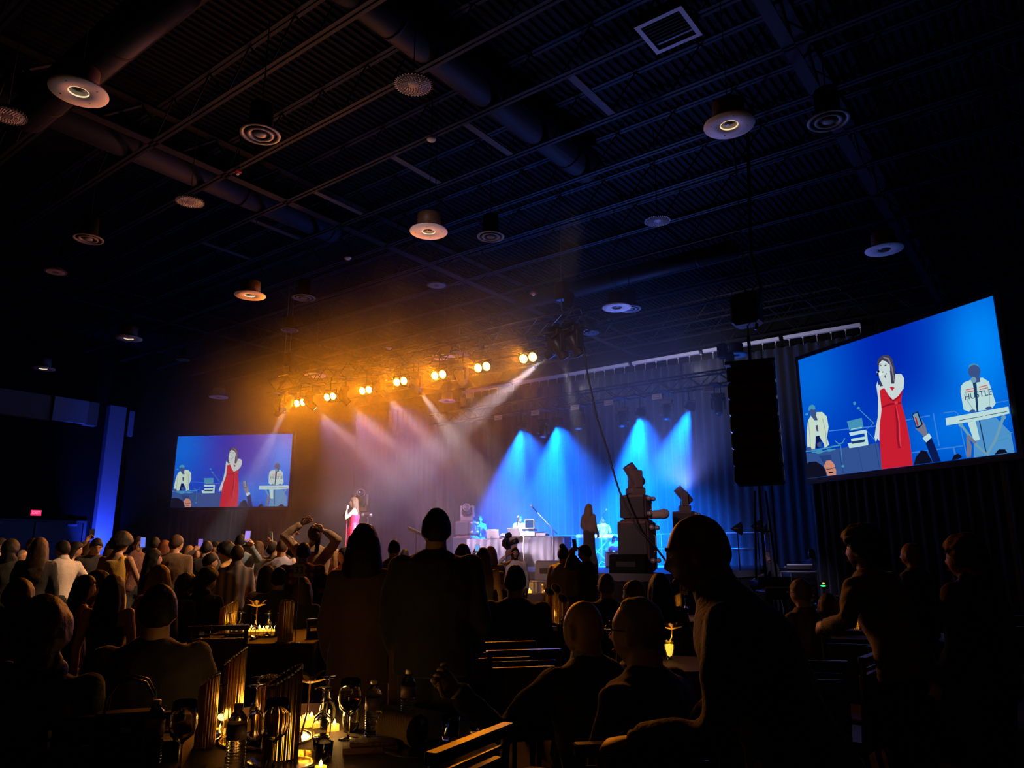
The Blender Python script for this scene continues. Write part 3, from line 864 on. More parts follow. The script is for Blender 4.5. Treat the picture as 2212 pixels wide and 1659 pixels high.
# turntable case
pic('picture_case', 'teal', 4, [(640,865),(785,862),(785,945),(650,945)])
pic('picture_case_stripe', 'key', 5, *strip([(668,935),(770,935)],6))
pic('picture_player', 'key', 5, [(642,958),(800,958),(808,985),(650,985)], [(650,1010),(800,1010),(805,1030),(650,1030)], [(610,1040),(802,1040),(800,1080),(620,1080)], [(785,958),(808,970),(802,1078),(780,1078)])
pic('picture_player_front', 'ink', 6, [(655,1030),(785,1030),(770,1052),(650,1050)])
# singer
pic('picture_singer_arm', 'skin', 5, [(985,612),(968,640),(962,740),(930,880),(895,960),(868,1030),(872,1070),(890,1040),(905,1062),(916,1010),(940,930),(985,800),(992,690)], )
pic('picture_singer_chest', 'skin', 5, [(1030,640),(1060,575),(1110,560),(1150,592),(1195,602),(1210,640),(1200,680),(1188,718),(1150,700),(1040,690),(985,690),(990,640)])
pic('picture_singer_dress', 'red', 6, [(990,685),(1035,672),(1100,680),(1172,722),(1166,760),(1150,810),(1160,950),(1160,1100),(1145,1275),(882,1275),(905,1090),(935,940),(975,840),(982,760)])
pic('picture_dress_band', 'redd', 7, *strip([(980,815),(1060,806),(1150,815)],[10,16,12]), *strip([(1060,760),(1085,785),(1110,765)],10), *strip([(1095,830),(1090,950),(1070,1060),(1065,1140)],[10,22,24,20]))
pic('picture_dress_light', 'redl', 8, *strip([(1105,830),(1105,950),(1085,1060),(1080,1130)],[6,12,14,10]), blob(1110,806,14,12))
pic('picture_singer_hair', 'hair', 6, [(1012,470),(1035,438),(1075,425),(1120,435),(1145,470),(1152,560),(1140,620),(1122,660),(1098,655),(1105,590),(1110,520),(1090,480),(1060,465),(1030,480),(1018,520)], [(1005,600),(1022,590),(1040,640),(1028,658),(998,655)])
pic('picture_hair_light', 'hairl', 7, *strip([(1075,440),(1115,465),(1130,540),(1128,640)],[8,16,14,10]))
pic('picture_singer_face', 'skin', 7, [(1030,480),(1060,462),(1090,478),(1118,515),(1112,555),(1085,590),(1050,595),(1025,570),(1010,548),(1020,520)])
pic('picture_singer_features', 'hair', 8, blob(1040,500,9,4), blob(1082,508,10,4), blob(1045,552,10,4), *strip([(1030,492),(1052,488)],3), *strip([(1072,496),(1096,500)],3), *strip([(1030,600),(1055,592),(1080,570)],5), blob(1058,596,8,8))
pic('picture_singer_forearm', 'skin', 9, [(1014,545),(1045,560),(1060,600),(1075,660),(1098,712),(1140,680),(1188,690),(1188,718),(1140,760),(1090,780),(1062,740),(1030,660),(1010,590)])
pic('picture_arm_outline', 'redd', 8, *strip([(1056,740),(1088,790),(1145,768),(1185,735)],9))
pic('picture_singer_hand', 'white', 10, blob(1028,560,16,18), *strip([(1000,545),(1020,535)],10))
pic('picture_microphone', 'dark', 11, *strip([(1012,545),(1002,575)],12), blob(1016,540,10,10))
# raised phones
pic('picture_phone', 'dark', 9, [(1218,915),(1270,900),(1290,1010),(1235,1020)])
pic('picture_phone_screen', 'grey', 10, [(1226,920),(1264,908),(1280,1000),(1240,1010)])
pic('picture_phone_red', 'red', 11, [(1240,940),(1252,938),(1258,1002),(1244,1002)])
pic('picture_phone_hand', 'hand', 10, [(1222,1015),(1250,1025),(1290,1000),(1290,960),(1308,1010),(1312,1080),(1280,1090),(1262,1060)])
pic('picture_cuff', 'key', 11, [(1268,1095),(1325,1068),(1338,1100),(1290,1130)])
pic('picture_sleeve', 'navy', 10, [(1282,1128),(1336,1105),(1355,1190),(1370,1275),(1310,1275)])
pic('picture_crowd_head', 'dark', 12, [(143,1160),(190,1140),(270,1145),(330,1185),(358,1230),(356,1275),(143,1275)], [(1160,1275),(1190,1220),(1240,1180),(1280,1190),(1310,1275)], [(1450,1275),(1480,1240),(1510,1238),(1530,1262),(1500,1275)], [(1745,1275),(1780,1245),(1820,1250),(1830,1275)])
pic('picture_glasses_head', 'orange', 12, [(345,1190),(380,1150),(430,1155),(455,1190),(462,1240),(455,1275),(370,1275)])
pic('picture_glasses', 'dark', 13, *strip([(362,1218),(400,1222),(460,1215)],5), *strip([(385,1250),(430,1250)],10))
pic('picture_front_hand', 'hand', 12, [(1590,1120),(1610,1130),(1650,1180),(1632,1190),(1600,1150),(1610,1200),(1590,1270),(1560,1270),(1575,1200)])
pic('picture_front_phone', 'key', 11, [(1615,1040),(1670,1040),(1672,1165),(1630,1170)])
# keyboard player
pic('picture_player_jeans', 'jeans', 4, [(1620,1040),(1800,1040),(1870,1150),(1865,1275),(1600,1275),(1620,1180)])
pic('picture_player_shirt', 'key', 5, [(1640,770),(1700,760),(1770,765),(1805,800),(1818,950),(1790,975),(1760,980),(1640,975),(1600,950),(1604,830),(1615,790)])
pic('picture_player_arm_shade', 'creams', 6, *strip([(1640,830),(1640,900),(1665,960)],6), *strip([(1790,830),(1788,900),(1775,960)],6))
for q_ in ([(1645,822),(1700,824)], [(1735,824),(1792,822)], [(1645,838),(1700,840)], [(1735,840),(1792,838)]): pic('picture_shirt_stripe', 'stripe', 6, *strip(q_, 7))
pic('picture_player_face', 'faceb', 6, blob(1726,712,42,44), [(1700,740),(1755,740),(1750,790),(1705,790)])
pic('picture_player_glow', 'teal', 5, [(1690,690),(1700,662),(1730,655),(1760,672),(1765,700)])
pic('picture_player_microphone', 'grey', 8, blob(1712,768,20,20))
pic('picture_player_stand', 'ink', 7, *strip([(1714,780),(1705,880),(1692,980)],[26,16,12]), *strip([(1692,980),(1690,1275)],8))
pic('picture_keyboard', 'key', 8, [(1465,985),(1895,985),(1897,1030),(1740,1040),(1460,1036)])
pic('picture_keys', 'ink', 9, *strip([(1560,1018),(1720,1018)],4), *strip([(1740,1016),(1880,1016)],4))
pic('picture_keyboard_legs', 'grey', 8, *strip([(1560,1040),(1640,1200),(1700,1275)],18), *strip([(1850,1045),(1770,1180),(1690,1275)],18), blob(1562,1048,16,14), blob(1850,1048,16,14))
pic('picture_player_hand', 'faceb', 9, blob(1660,972,20,10), blob(1770,972,22,10))
pic('picture_back_mark', 'teal', 5, *strip([(1780,1190),(1850,1180)],10), *strip([(1770,1160),(1880,1150)],6))
pm = {}
meshes_pic = []
SPLIT_ = ('picture_crowd_head','picture_face','picture_player_face','picture_player_hand','picture_player','picture_singer_hair','picture_trousers')
PIC2 = []
for it in PIC:
    if it[0] in SPLIT_: PIC2 += [(it[0], it[1], it[2], (pl,)) for pl in it[3]]
    else: PIC2.append(it)
for (name, c, lay, polys) in PIC2:
    mb = MB()
    for pl in polys:
        mb.add([P3(x, y, lay) for x, y in pl], [tuple(range(len(pl)))])
    meshes_pic.append((name, mb.mesh(name, emis('picture_' + c, srgb(*CW[c]), 0.92))))
# band lettering across the shirt
def letters_mesh():
    c = bpy.data.curves.new('l', 'FONT'); c.body = 'HUSTLE'; c.size = 0.15; c.align_x = 'CENTER'; c.align_y = 'CENTER'
    o = bpy.data.objects.new('l', c); COL.objects.link(o); bpy.context.view_layer.update()
    me = bpy.data.meshes.new_from_object(o.evaluated_get(bpy.context.evaluated_depsgraph_get()))
    bpy.data.objects.remove(o); me.materials.clear(); me.materials.append(emis('picture_ink', srgb(*CW['ink']), 0.92))
    p = P3(1718, 872, 6)
    me.transform(Matrix.Translation(p) @ Matrix.Rotation(PI/2, 4, 'X')); return me
# glowing background of the picture: blue with a brighter side
def screen_bg(name, bright, mid, base):
    mb = MB(); n, m_ = 24, 14; vs = []; fs = []
    for j in range(m_+1):
        for i in range(n+1): vs.append(((i/n-0.5)*PW, 0, j/m_*PH))
    for j in range(m_):
        for i in range(n):
            a = j*(n+1)+i; fs.append((a, a+1, a+n+2, a+n+1))
    me = mb.add(vs, fs).mesh(name)
    me2 = bpy.data.materials.new(name); me2.use_nodes = True; nt = me2.node_tree
    nt.nodes.remove(nt.nodes['Principled BSDF'])
    e = nt.nodes.new('ShaderNodeEmission'); e.inputs[1].default_value = 0.95
    at_ = nt.nodes.new('ShaderNodeVertexColor'); at_.layer_name = 'picture'
    nt.links.new(at_.outputs['Color'], e.inputs[0]); nt.links.new(e.outputs[0], nt.nodes['Material Output'].inputs[0])
    ca = me.color_attributes.new('picture', 'FLOAT_COLOR', 'POINT')
    for k, v in enumerate(me.vertices):
        u, t_ = v.co.x/PW+0.5, v.co.z/PH
        g1 = math.exp(-((u-0.93)**2/0.022+(t_-0.72)**2/0.16))
        g2 = 0.75*math.exp(-((u-0.05)**2/0.05+(t_-0.85)**2/0.2))
        g3 = 0.5*math.exp(-((u-0.75)**2/0.06+(t_-0.2)**2/0.06))
        wgt = min(1, g1+g2*0.6+g3)
        c = [base[q]*(1-wgt)+bright[q]*wgt for q in range(3)]
        d = mid*math.exp(-((u-0.5)**2/0.03+(t_-0.9)**2/0.2))
        c = [c[0], c[1]*(1-d), c[2]*(1-0.3*d)]
        ca.data[k].color = (*c, 1)
    me.materials.append(me2)
    return me
bgA = screen_bg('screen_picture', srgb(0,140,255), 0.5, srgb(0,55,190))
letm = letters_mesh()
def screen(label, loc, rz):
    t = thing('projection_screen', label, 'screen', loc, rz, 'side screens showing the live picture')
    build('frame', MB().box((-PW/2-0.10,0.012,-0.12),(PW/2+0.10,0.10,0)).box((-PW/2-0.10,0.012,PH),(PW/2+0.10,0.10,PH+0.10)).box((-PW/2-0.10,0.012,0),(-PW/2,0.10,PH)).box((PW/2,0.012,0),(PW/2+0.10,0.10,PH)), M_BLACK, t)
    build('backing', MB().box((-PW/2,0.02,0),(PW/2,0.08,PH)), M_BLACK, t)
    for s in (-1,1):
        build('leg', MB().box((s*PW*0.42-0.04,0.11,-loc[2]),(s*PW*0.42+0.04,0.17,PH)).box((s*PW*0.42-0.04,-0.4,-loc[2]),(s*PW*0.42+0.04,0.7,-loc[2]+0.06)), M_BLACK, t)
    build('lower_drape', pleats(-PW/2-0.1, PW/2+0.1, -loc[2]+0.02, -0.12, 0.09, 0.03, 0.25), M_DRAPE, t, True)
    pc = obj('picture', bgA, t)
    for nm, me in meshes_pic: obj(nm, me, pc)
    obj('picture_lettering', letm, pc)
    return t
# right screen: solved from its four corners
Lb, Lt = ray(1757,1037), ray(1736,768)
tt = 2.74 / (419-157) * 1600 / 1600
Lc = CAM + (ray(1746,905)) * 1
dirx = Vector((0.838,-0.546,0))
# find optical depths so that the left edge is PH tall
def solve_screen(xl, ylt, ylb, xr, yrt, yrb):
    a, b = ray(xl[0], ylt), ray(xl[1], ylb)
    dl = PH / (a.z - b.z) * 1.0
    A = CAM + a*dl; B = CAM + b*dl
    c, d = ray(xr[0], yrt), ray(xr[1], yrb)
    dr = PH / (c.z - d.z)
    C = CAM + c*dr; D = CAM + d*dr
    return A, B, C, D
A, B, C, D = solve_screen((1736,1757), 768, 1037, (2127,2173), 630, 983)
bl = (A+B)/2; br = (C+D)/2
mid = (bl+br)/2; vec = br-bl
print('RS', A, B, C, D, 'width', Vector((vec.x,vec.y,0)).length)
rs_z = (B.z+D.z)/2
screen('large angled screen on the right showing a singer in a red dress', (mid.x, mid.y, rs_z), math.atan2(vec.y, vec.x))
A, B, C, D = solve_screen((377,362), 939, 1096, (638,631), 935, 1096)
bl = (A+B)/2; br = (C+D)/2; mid = (bl+br)/2; vec = br-bl
print('LS', A, B, C, D, 'width', Vector((vec.x,vec.y,0)).length)
screen('smaller distant screen on the left showing a singer in a red dress', (mid.x, mid.y, (B.z+D.z)/2), math.atan2(vec.y, vec.x))

# ------------------------------------------------------------------ people
def sstep(a, b, x):
    t = min(max((x-a)/(b-a), 0.0), 1.0); return t*t*(3-2*t)
def gz(x, s): return math.exp(-(x/s)**2)
def head_pt(d):
    """surface of a head for the unit direction d (x right, y front, z up), metres"""
    x, y, z = 0.073*d.x, 0.096*d.y, 0.118*d.z
    if d.z < 0:
        t = sstep(-0.015, -0.11, z)
        x *= 1 - 0.30*t
        if d.y < 0: y *= 1 - 0.42*sstep(-0.02, -0.10, z)
        else: y *= 1 + 0.06*t
    if d.z > 0: y -= 0.010*d.z*(1 if d.y < 0.3 else 0.4)
    if d.y > 0:
        f = d.y
        y += 0.029*gz(x, 0.012)*(sstep(0.025, -0.028, z))*(1-sstep(-0.030, -0.040, z))*f
        y += 0.006*gz(z-0.028, 0.013)*gz(x, 0.05)*f
        y -= 0.009*gz(z-0.006, 0.014)*gz(abs(x)-0.031, 0.016)*f
        y += 0.008*gz(z+0.056, 0.010)*gz(x, 0.022)*f
        y -= 0.004*gz(z+0.066, 0.004)*gz(x, 0.02)*f
        y += 0.007*gz(z+0.074, 0.008)*gz(x, 0.020)*f
        y += 0.010*gz(z+0.104, 0.014)*gz(x, 0.024)*f
        y -= 0.006*gz(z+0.088, 0.008)*gz(x, 0.03)*f
    return Vector((x, y, z))
def head_mb(mb, M, n, m_):
    vs = []; fs = []
    vs.append(M @ head_pt(Vector((0,0,-1))))
    for i in range(1, m_):
        ph = -PI/2 + PI*i/m_
        for k in range(n):
            a = 2*PI*k/n
            vs.append(M @ head_pt(Vector((math.cos(ph)*math.sin(a), math.cos(ph)*math.cos(a), math.sin(ph)))))
    vs.append(M @ head_pt(Vector((0,0,1))))
    for k in range(n):
        j = (k+1) % n
        fs.append((0, 1+k, 1+j))
        for i in range(m_-2):
            fs.append((1+i*n+j, 1+i*n+k, 1+(i+1)*n+k, 1+(i+1)*n+j))
        fs.append((1+(m_-2)*n+j, 1+(m_-2)*n+k, len(vs)-1))
    mb.add(vs, fs)
    for s in (-1, 1):   # ears
        mb.ell(M @ Vector((s*0.075, -0.008, -0.008)), (0.011, 0.019, 0.032), 8, 6, M.to_3x3().to_4x4() @ Matrix.Rotation(s*R(-18), 4, 'Z'))
def hair_mb(mb, M, style, n=30, m_=20):
    thick = {'short':0.010,'crop':0.005,'long':0.016,'bob':0.018,'curly':0.036,'bun':0.014,'afro':0.06,'tail':0.012,'thin':0.004}.get(style, 0.012)
    vs = []; fs = []
    def hp(d):
        y = d.y
        zl = (0.062*y if y > 0 else 0.0) + (-0.02*(1-abs(y))) + (0.088*y if y < 0 else 0.0)
        if style == 'thin': zl += 0.05*(1 if y > -0.3 else 0) 
        b = head_pt(d)
        mk = sstep(zl-0.006, zl+0.010, b.z)
        t = thick
        if style in ('curly','afro'):
            t *= 0.95 + 0.3*noise.noise(b*45)
        elif style in ('short','crop','bun'):
            t *= 0.8 + 0.5*noise.noise(Vector((b.x*60, b.y*60, b.z*25)))
        if style in ('long','bob') : t *= 1 + 0.25*noise.noise(Vector((b.x*50, b.y*50, b.z*6)))
        if style == 'short': t *= 1.5 - 0.5*max(d.z, 0)
        return b + d*(t*mk - 0.014*(1-mk))
    vs.append(hp(Vector((0,0,-1))))
    for i in range(1, m_):
        ph = -PI/2 + PI*i/m_
        for k in range(n):
            a = 2*PI*k/n
            vs.append(hp(Vector((math.cos(ph)*math.sin(a), math.cos(ph)*math.cos(a), math.sin(ph)))))
    vs.append(hp(Vector((0,0,1))))
    for k in range(n):
        j = (k+1) % n
        fs.append((0, 1+k, 1+j))
        for i in range(m_-2):
            fs.append((1+i*n+j, 1+i*n+k, 1+(i+1)*n+k, 1+(i+1)*n+j))
        fs.append((1+(m_-2)*n+j, 1+(m_-2)*n+k, len(vs)-1))
    mb.add([M @ v for v in vs], fs)
    def tb(pts, rad): mb.tube([M @ Vector(p) for p in pts], rad, 12, up=M.to_3x3() @ Vector((0,1,0)))
    if style == 'long':
        tb([(0,-0.035,0.05),(0,-0.055,-0.04),(0,-0.075,-0.14),(0,-0.10,-0.24),(0,-0.115,-0.36),(0,-0.11,-0.44)], [(0.080,0.07),(0.095,0.062),(0.108,0.052),(0.115,0.042),(0.10,0.034),(0.05,0.015)])
        for s in (-1, 1):
            tb([(s*0.05,0.02,0.06),(s*0.080,0.0,-0.02),(s*0.088,-0.01,-0.12),(s*0.092,-0.02,-0.22),(s*0.075,0.0,-0.30)], [(0.03,0.04),(0.024,0.045),(0.028,0.045),(0.03,0.04),(0.01,0.015)])
    elif style == 'bob':
        tb([(0,-0.03,0.05),(0,-0.045,-0.04),(0,-0.055,-0.12),(0,-0.06,-0.19),(0,-0.06,-0.23)], [(0.084,0.075),(0.100,0.075),(0.112,0.070),(0.118,0.062),(0.10,0.045)])
        for s in (-1, 1):
            tb([(s*0.05,0.03,0.05),(s*0.082,0.02,-0.03),(s*0.092,0.02,-0.12),(s*0.090,0.02,-0.19)], [(0.03,0.04),(0.022,0.045),(0.025,0.045),(0.02,0.03)])
    elif style == 'bun':
        mb.ell(M @ Vector((0,-0.05,0.125)), (0.042,0.042,0.036), 12, 8)
    elif style == 'tail':
        tb([(0,-0.09,0.05),(0,-0.14,0.03),(0,-0.16,-0.06),(0,-0.15,-0.2),(0,-0.13,-0.3)], [(0.02,0.02),(0.03,0.03),(0.035,0.028),(0.028,0.02),(0.008,0.008)])
    elif style == 'curly':
        for k in range(26):
            rr = random.Random(k)
            a = PI + (rr.random()-0.5)*3.6; z = -0.20*rr.random()+0.02
            mb.ell(M @ Vector((0.082*math.sin(a), 0.085*math.cos(a)-0.015, z)), (0.034,0.034,0.04), 8, 6)

def hand_mb(mb, W, zdir, ydir, side, curl=0.6, s=1.0, spread=0.02):
    """W wrist, zdir along the hand, ydir palm normal, side +1 right hand"""
    z = zdir.normalized(); y = (ydir - z*ydir.dot(z)).normalized(); x = y.cross(z)
    B = Matrix.Translation(W) @ Matrix((x, y, z)).transposed().to_4x4() @ Matrix.Scale(s, 4)
    q = lambda p: B @ Vector(p)
    up = B.to_3x3() @ Vector((0,1,0))
    mb.tube([q((0,0,-0.015)),q((0,0,0.01)),q((0,0,0.05)),q((0,0,0.088)),q((0,0,0.096))], [(0.024*s,0.019*s),(0.028*s,0.017*s),(0.040*s,0.015*s),(0.040*s,0.013*s),(0.034*s,0.009*s)], 10, up=up)
    for k, (fx, L) in enumerate(((-0.030,0.070),(-0.010,0.080),(0.010,0.075),(0.029,0.058))):
        p = Vector((fx, 0, 0.088)); a = 0.15; pts = [p.copy()]
        for sg, fr in enumerate((0.45, 0.32, 0.23)):
            a += curl*(0.9, 1.0, 0.7)[sg]
            p = p + Vector((fx*spread*8*fr, math.sin(a)*L*fr, math.cos(a)*L*fr)); pts.append(p.copy())
        mb.tube([q(t) for t in pts], [0.0088*s,0.0086*s,0.0078*s,0.0060*s], 6)
    sx = side
    th = [Vector((sx*0.022,0.004,0.012)), Vector((sx*0.046,0.016,0.040)), Vector((sx*(0.052-0.02*curl),0.030,0.068)), Vector((sx*(0.050-0.035*curl),0.040,0.092))]
    mb.tube([q(t) for t in th], [0.014*s,0.0115*s,0.0095*s,0.007*s], 6)

JOBS = []
def remesh(mb, name, voxel, smooth=2, wr=0.0, wscale=9.0, extra=None):
    """queue a set of overlapping forms to be fused into one continuous surface"""
    me = mb.mesh(name)
    JOBS.append((me, voxel, smooth, wr, wscale, extra, random.random()*50))
    return me
def flush_jobs():
    obs = []
    for (me, voxel, smooth, wr, ws, extra, seed) in JOBS:
        o = bpy.data.objects.new('tmp', me); COL.objects.link(o)
        md = o.modifiers.new('r', 'REMESH'); md.mode = 'VOXEL'; md.voxel_size = voxel; md.use_smooth_shade = True
        if smooth:
            sm = o.modifiers.new('s', 'SMOOTH'); sm.factor = 0.5; sm.iterations = smooth
        obs.append(o)
    dg = bpy.context.evaluated_depsgraph_get(); dg.update()
    res = []
    for o in obs:
        bm = bmesh.new(); bm.from_mesh(o.evaluated_get(dg).data); res.append(bm)
    for o in obs: bpy.data.objects.remove(o)
    for bm, (me, voxel, smooth, wr, ws, extra, seed) in zip(res, JOBS):
        if wr:
            bm.normal_update()
            for v in bm.verts:
                c = v.co
                n_ = noise.noise(Vector((c.x*ws+seed, c.y*ws, c.z*ws*0.75))) + 0.5*noise.noise(Vector((c.x*ws*2.3, c.y*ws*2.3+seed, c.z*ws*1.9)))
                v.co = c + v.normal*(wr*n_)
        if extra is not None and extra.v:
            ex = extra.mesh('x'); bm.from_mesh(ex); bpy.data.meshes.remove(ex)
        for f in bm.faces: f.smooth = True; f.material_index = 0
        bm.to_mesh(me); bm.free(); me.update()
    JOBS.clear()

SKINC = {'light': (0.55,0.33,0.24), 'tan': (0.42,0.24,0.16), 'brown': (0.22,0.11,0.07), 'dark': (0.10,0.05,0.035)}
def M_cloth(c, name=None, rough=0.85):
    nm = 'cloth_%03d_%03d_%03d' % tuple(int(x*255) for x in c)
    return mat(nm, c, rough, noise_amt=0.18, nscale=30, bump=0.25, bscale=90, sheen=0.2)
def M_hair(c): return mat('hair_%03d_%03d_%03d' % tuple(int(x*999) for x in c), c, 0.6, spec=0.25, noise_amt=0.5, nscale=60, bump=0.25, bscale=140)
HAIRC = {'black': (0.012,0.010,0.010), 'brown': (0.07,0.035,0.018), 'light': (0.30,0.17,0.08), 'grey': (0.28,0.26,0.25), 'auburn': (0.16,0.05,0.02)}
M_SHOE = mat('dark_shoe_leather', (0.02,0.018,0.016), 0.35)
def plaid_mat():
    if 'plaid' in MATS: return MATS['plaid']
    m = mat('plaid', (0.30,0.02,0.05), 0.85)
    nt = m.node_tree; b = nt.nodes['Principled BSDF']
    tc = nt.nodes.new('ShaderNodeTexCoord')
    outs = []
    for ax in ('X', 'Z'):
        wv = nt.nodes.new('ShaderNodeTexWave'); wv.bands_direction = ax; wv.inputs['Scale'].default_value = 4.2
        nt.links.new(tc.outputs['Object'], wv.inputs['Vector']); outs.append(wv.outputs['Fac'])
    mu = nt.nodes.new('ShaderNodeMath'); mu.operation = 'MULTIPLY'
    nt.links.new(outs[0], mu.inputs[0]); nt.links.new(outs[1], mu.inputs[1])
    mx = nt.nodes.new('ShaderNodeMix'); mx.data_type = 'RGBA'
    mx.inputs[6].default_value = (0.10,0.01,0.02,1); mx.inputs[7].default_value = (0.75,0.22,0.25,1)
    nt.links.new(mu.outputs[0], mx.inputs[0]); nt.links.new(mx.outputs[2], b.inputs['Base Color'])
    return m
def stripe_mat():
    if 'striped' in MATS: return MATS['striped']
    m = mat('striped', (0.5,0.4,0.4), 0.85)
    nt = m.node_tree; b = nt.nodes['Principled BSDF']
    tc = nt.nodes.new('ShaderNodeTexCoord')
    wv = nt.nodes.new('ShaderNodeTexWave'); wv.bands_direction = 'X'; wv.inputs['Scale'].default_value = 3.6
    nt.links.new(tc.outputs['Object'], wv.inputs['Vector'])
    mx = nt.nodes.new('ShaderNodeMix'); mx.data_type = 'RGBA'
    mx.inputs[6].default_value = (0.16,0.14,0.20,1); mx.inputs[7].default_value = (0.62,0.50,0.46,1)
    nt.links.new(wv.outputs['Fac'], mx.inputs[0]); nt.links.new(mx.outputs[2], b.inputs['Base Color'])
    return m
def leaf_mat(name, c1, c2, scale, rough=0.8):
    return mat(name, c1, rough, nscale=scale, col2=c2, bump=0.4, bscale=scale*2)

PRES = {  # (upper arm direction, forearm direction) for the right arm in body frame x right, y front, z up
 'down':    ((0.22,-0.02,-1), (0.05,0.18,-1)),
 'relax':   ((0.20,0.0,-1), (-0.15,0.55,-0.8)),
 'fold':    ((0.22,0.12,-1), (-0.95,0.62,0.15)),
 'front':   ((0.15,0.35,-0.9), (-0.25,0.95,0.05)),
 'table':   ((0.25,0.55,-0.8), (-0.1,1.0,-0.12)),
 'up':      ((0.35,0.25,0.95), (0.02,0.15,1.0)),
 'upwide':  ((0.75,0.1,0.75), (-0.05,0.1,1.0)),
 'phone':   ((0.25,0.75,-0.25), (-0.05,0.45,0.95)),
 'phonehi': ((0.22,0.75,0.55), (-0.05,0.25,1.0)),
 'mic':     ((0.22,0.25,-0.95), (-0.55,0.60,0.75)),
 'lap':     ((0.15,0.2,-0.95), (-0.25,0.95,-0.15)),
 'hip':     ((0.55,-0.15,-0.8), (-0.55,0.5,-0.5)),
 'reach':   ((0.35,0.75,-0.55), (0.15,0.95,-0.25)),
}
NP = [0]
PEOPLE = {}
def person(key, label, px, ytop, d, face=0, sit=False, base=0.0, lean=0.0, side=0.0, la='down', ra='down', hair='short', hc='black', skin='tan',
           top='jacket', tc=(0.03,0.03,0.035), bot='trousers', bc=(0.02,0.02,0.025), build_=1.0, head=(0,0), seat=0.47, collar=None, beard=False, glasses=False,
           handcurl=0.7, vox=None, tm=None, shoes=True, sleeves=None, mask=False, group=None, shift=None, smax=1.15, smin=0.80):
    """px, ytop: where the top of the head shows; d: optical depth in metres; face: degrees, 0 looks away from the camera, 90 to the picture's right"""
    hp = at(px, ytop, d)
    r = ray(px, ytop); az = math.atan2(r.y, r.x)
    rz = az - PI/2 - R(face)
    up3 = Vector((0,0,1))
    T = (Matrix.Rotation(-R(lean), 3, 'X') @ Matrix.Rotation(R(side), 3, 'Y')) @ up3
    hpitch, hyaw = head
    HR = Matrix.Rotation(-R(hyaw), 3, 'Z') @ Matrix.Rotation(-R(hpitch), 3, 'X')
    # head top height: pelvis + torso + head
    kz = T.z*0.50 + (HR @ Vector((0,0.024,0.122))).z + 0.118
    ztop = hp.z - base
    if sit: s = (ztop - seat - 0.06) / (kz + 0.03)
    else: s = ztop / (kz + 0.97)
    if s < smin or s > smax: print('SCALE', key, round(s, 3))
    s = min(max(s, smin), smax)
    V = lambda *p: Vector(p)*s
    Pz = (seat + 0.06 + 0.03*s) if sit else 0.97*s
    P = Vector((0,0,Pz))
    Xr = Vector((1,0,0)); Fw = T.cross(Xr) * -1
    Fw = (Matrix.Rotation(-R(lean), 3, 'X')) @ Vector((0,1,0))
    Xs = (Matrix.Rotation(R(side), 3, 'Y')) @ Xr
    N = P + T*0.50*s
    bw = build_
    HC = N + (HR @ Vector((0,0.024,0.122)))*s
    MH = Matrix.Translation(HC) @ HR.to_4x4() @ Matrix.Scale(s, 4)
    sh = {q: P + T*0.425*s + Xs*(q*0.168*s*bw) for q in (-1,1)}
    el, wr_ = {}, {}
    fdir = {}
    Rz = Matrix.Rotation(rz, 3, 'Z')
    hw = Rz @ HC
    LOC = Vector((hp.x - hw.x, hp.y - hw.y, base))
    for q, spec in ((-1, la), (1, ra)):
        if isinstance(spec, tuple) and spec[0] == 'at':
            tgt = Rz.inverted() @ (at(spec[1], spec[2], spec[3]) - LOC)
            v_ = tgt - sh[q]; L1, L2 = 0.285*s, 0.25*s
            D_ = min(max(v_.length, 0.12), (L1+L2)*0.995)
            if v_.length > (L1+L2)*1.08: print('REACH', key, round(v_.length - L1 - L2, 2))
            vd = v_.normalized(); a_ = (L1*L1 - L2*L2 + D_*D_)/(2*D_); h_ = math.sqrt(max(L1*L1 - a_*a_, 0))
            bend = Vector((q*0.7, -0.15, -0.8)); bend = (bend - vd*bend.dot(vd)).normalized()
            el[q] = sh[q] + vd*a_ + bend*h_; wr_[q] = sh[q] + vd*D_; fdir[q] = (wr_[q]-el[q]).normalized()
            if len(spec) > 4: fdir[q] = (fdir[q] + Vector(spec[4])).normalized()
            continue
        u, f = PRES[spec] if isinstance(spec, str) else spec
        tr = lambda v: (Matrix.Rotation(-R(lean)*0.6, 3, 'X') @ Vector((v[0]*q, v[1], v[2]))).normalized()
        el[q] = sh[q] + tr(u)*0.285*s; wr_[q] = el[q] + tr(f)*0.25*s; fdir[q] = tr(f)
    hip = {q: P + Vector((q*0.09*s, 0, -0.03*s)) for q in (-1,1)}
    if sit:
        kn = {q: hip[q] + Vector((q*0.06*s, 0.42*s, 0.0)) for q in (-1,1)}
        an = {q: Vector((kn[q].x, kn[q].y-0.02, 0.09)) for q in (-1,1)}
    else:
        kn = {q: Vector((q*0.10*s, 0.015, 0.50*s)) for q in (-1,1)}
        an = {q: Vector((q*0.11*s, -0.02, 0.09*s)) for q in (-1,1)}
    if vox is None: vox = 0.010 if d < 4.6 else (0.014 if d < 8 else 0.018)
    fine = d < 8
    # ---- body
    mb = MB()
    head_mb(mb, MH, 40 if fine else 26, 30 if fine else 20)
    mb.tube([P+T*0.44*s, N+T*0.0*s+Fw*0.0, HC+ (HR @ Vector((0,-0.022,-0.06)))*s], [(0.088*s,0.066*s),(0.063*s,0.062*s),(0.058*s,0.060*s)], 14, up=Fw)
    bare = top in ('dress','strapless','tank')
    tr_ = 1.0 if bare else 0.86
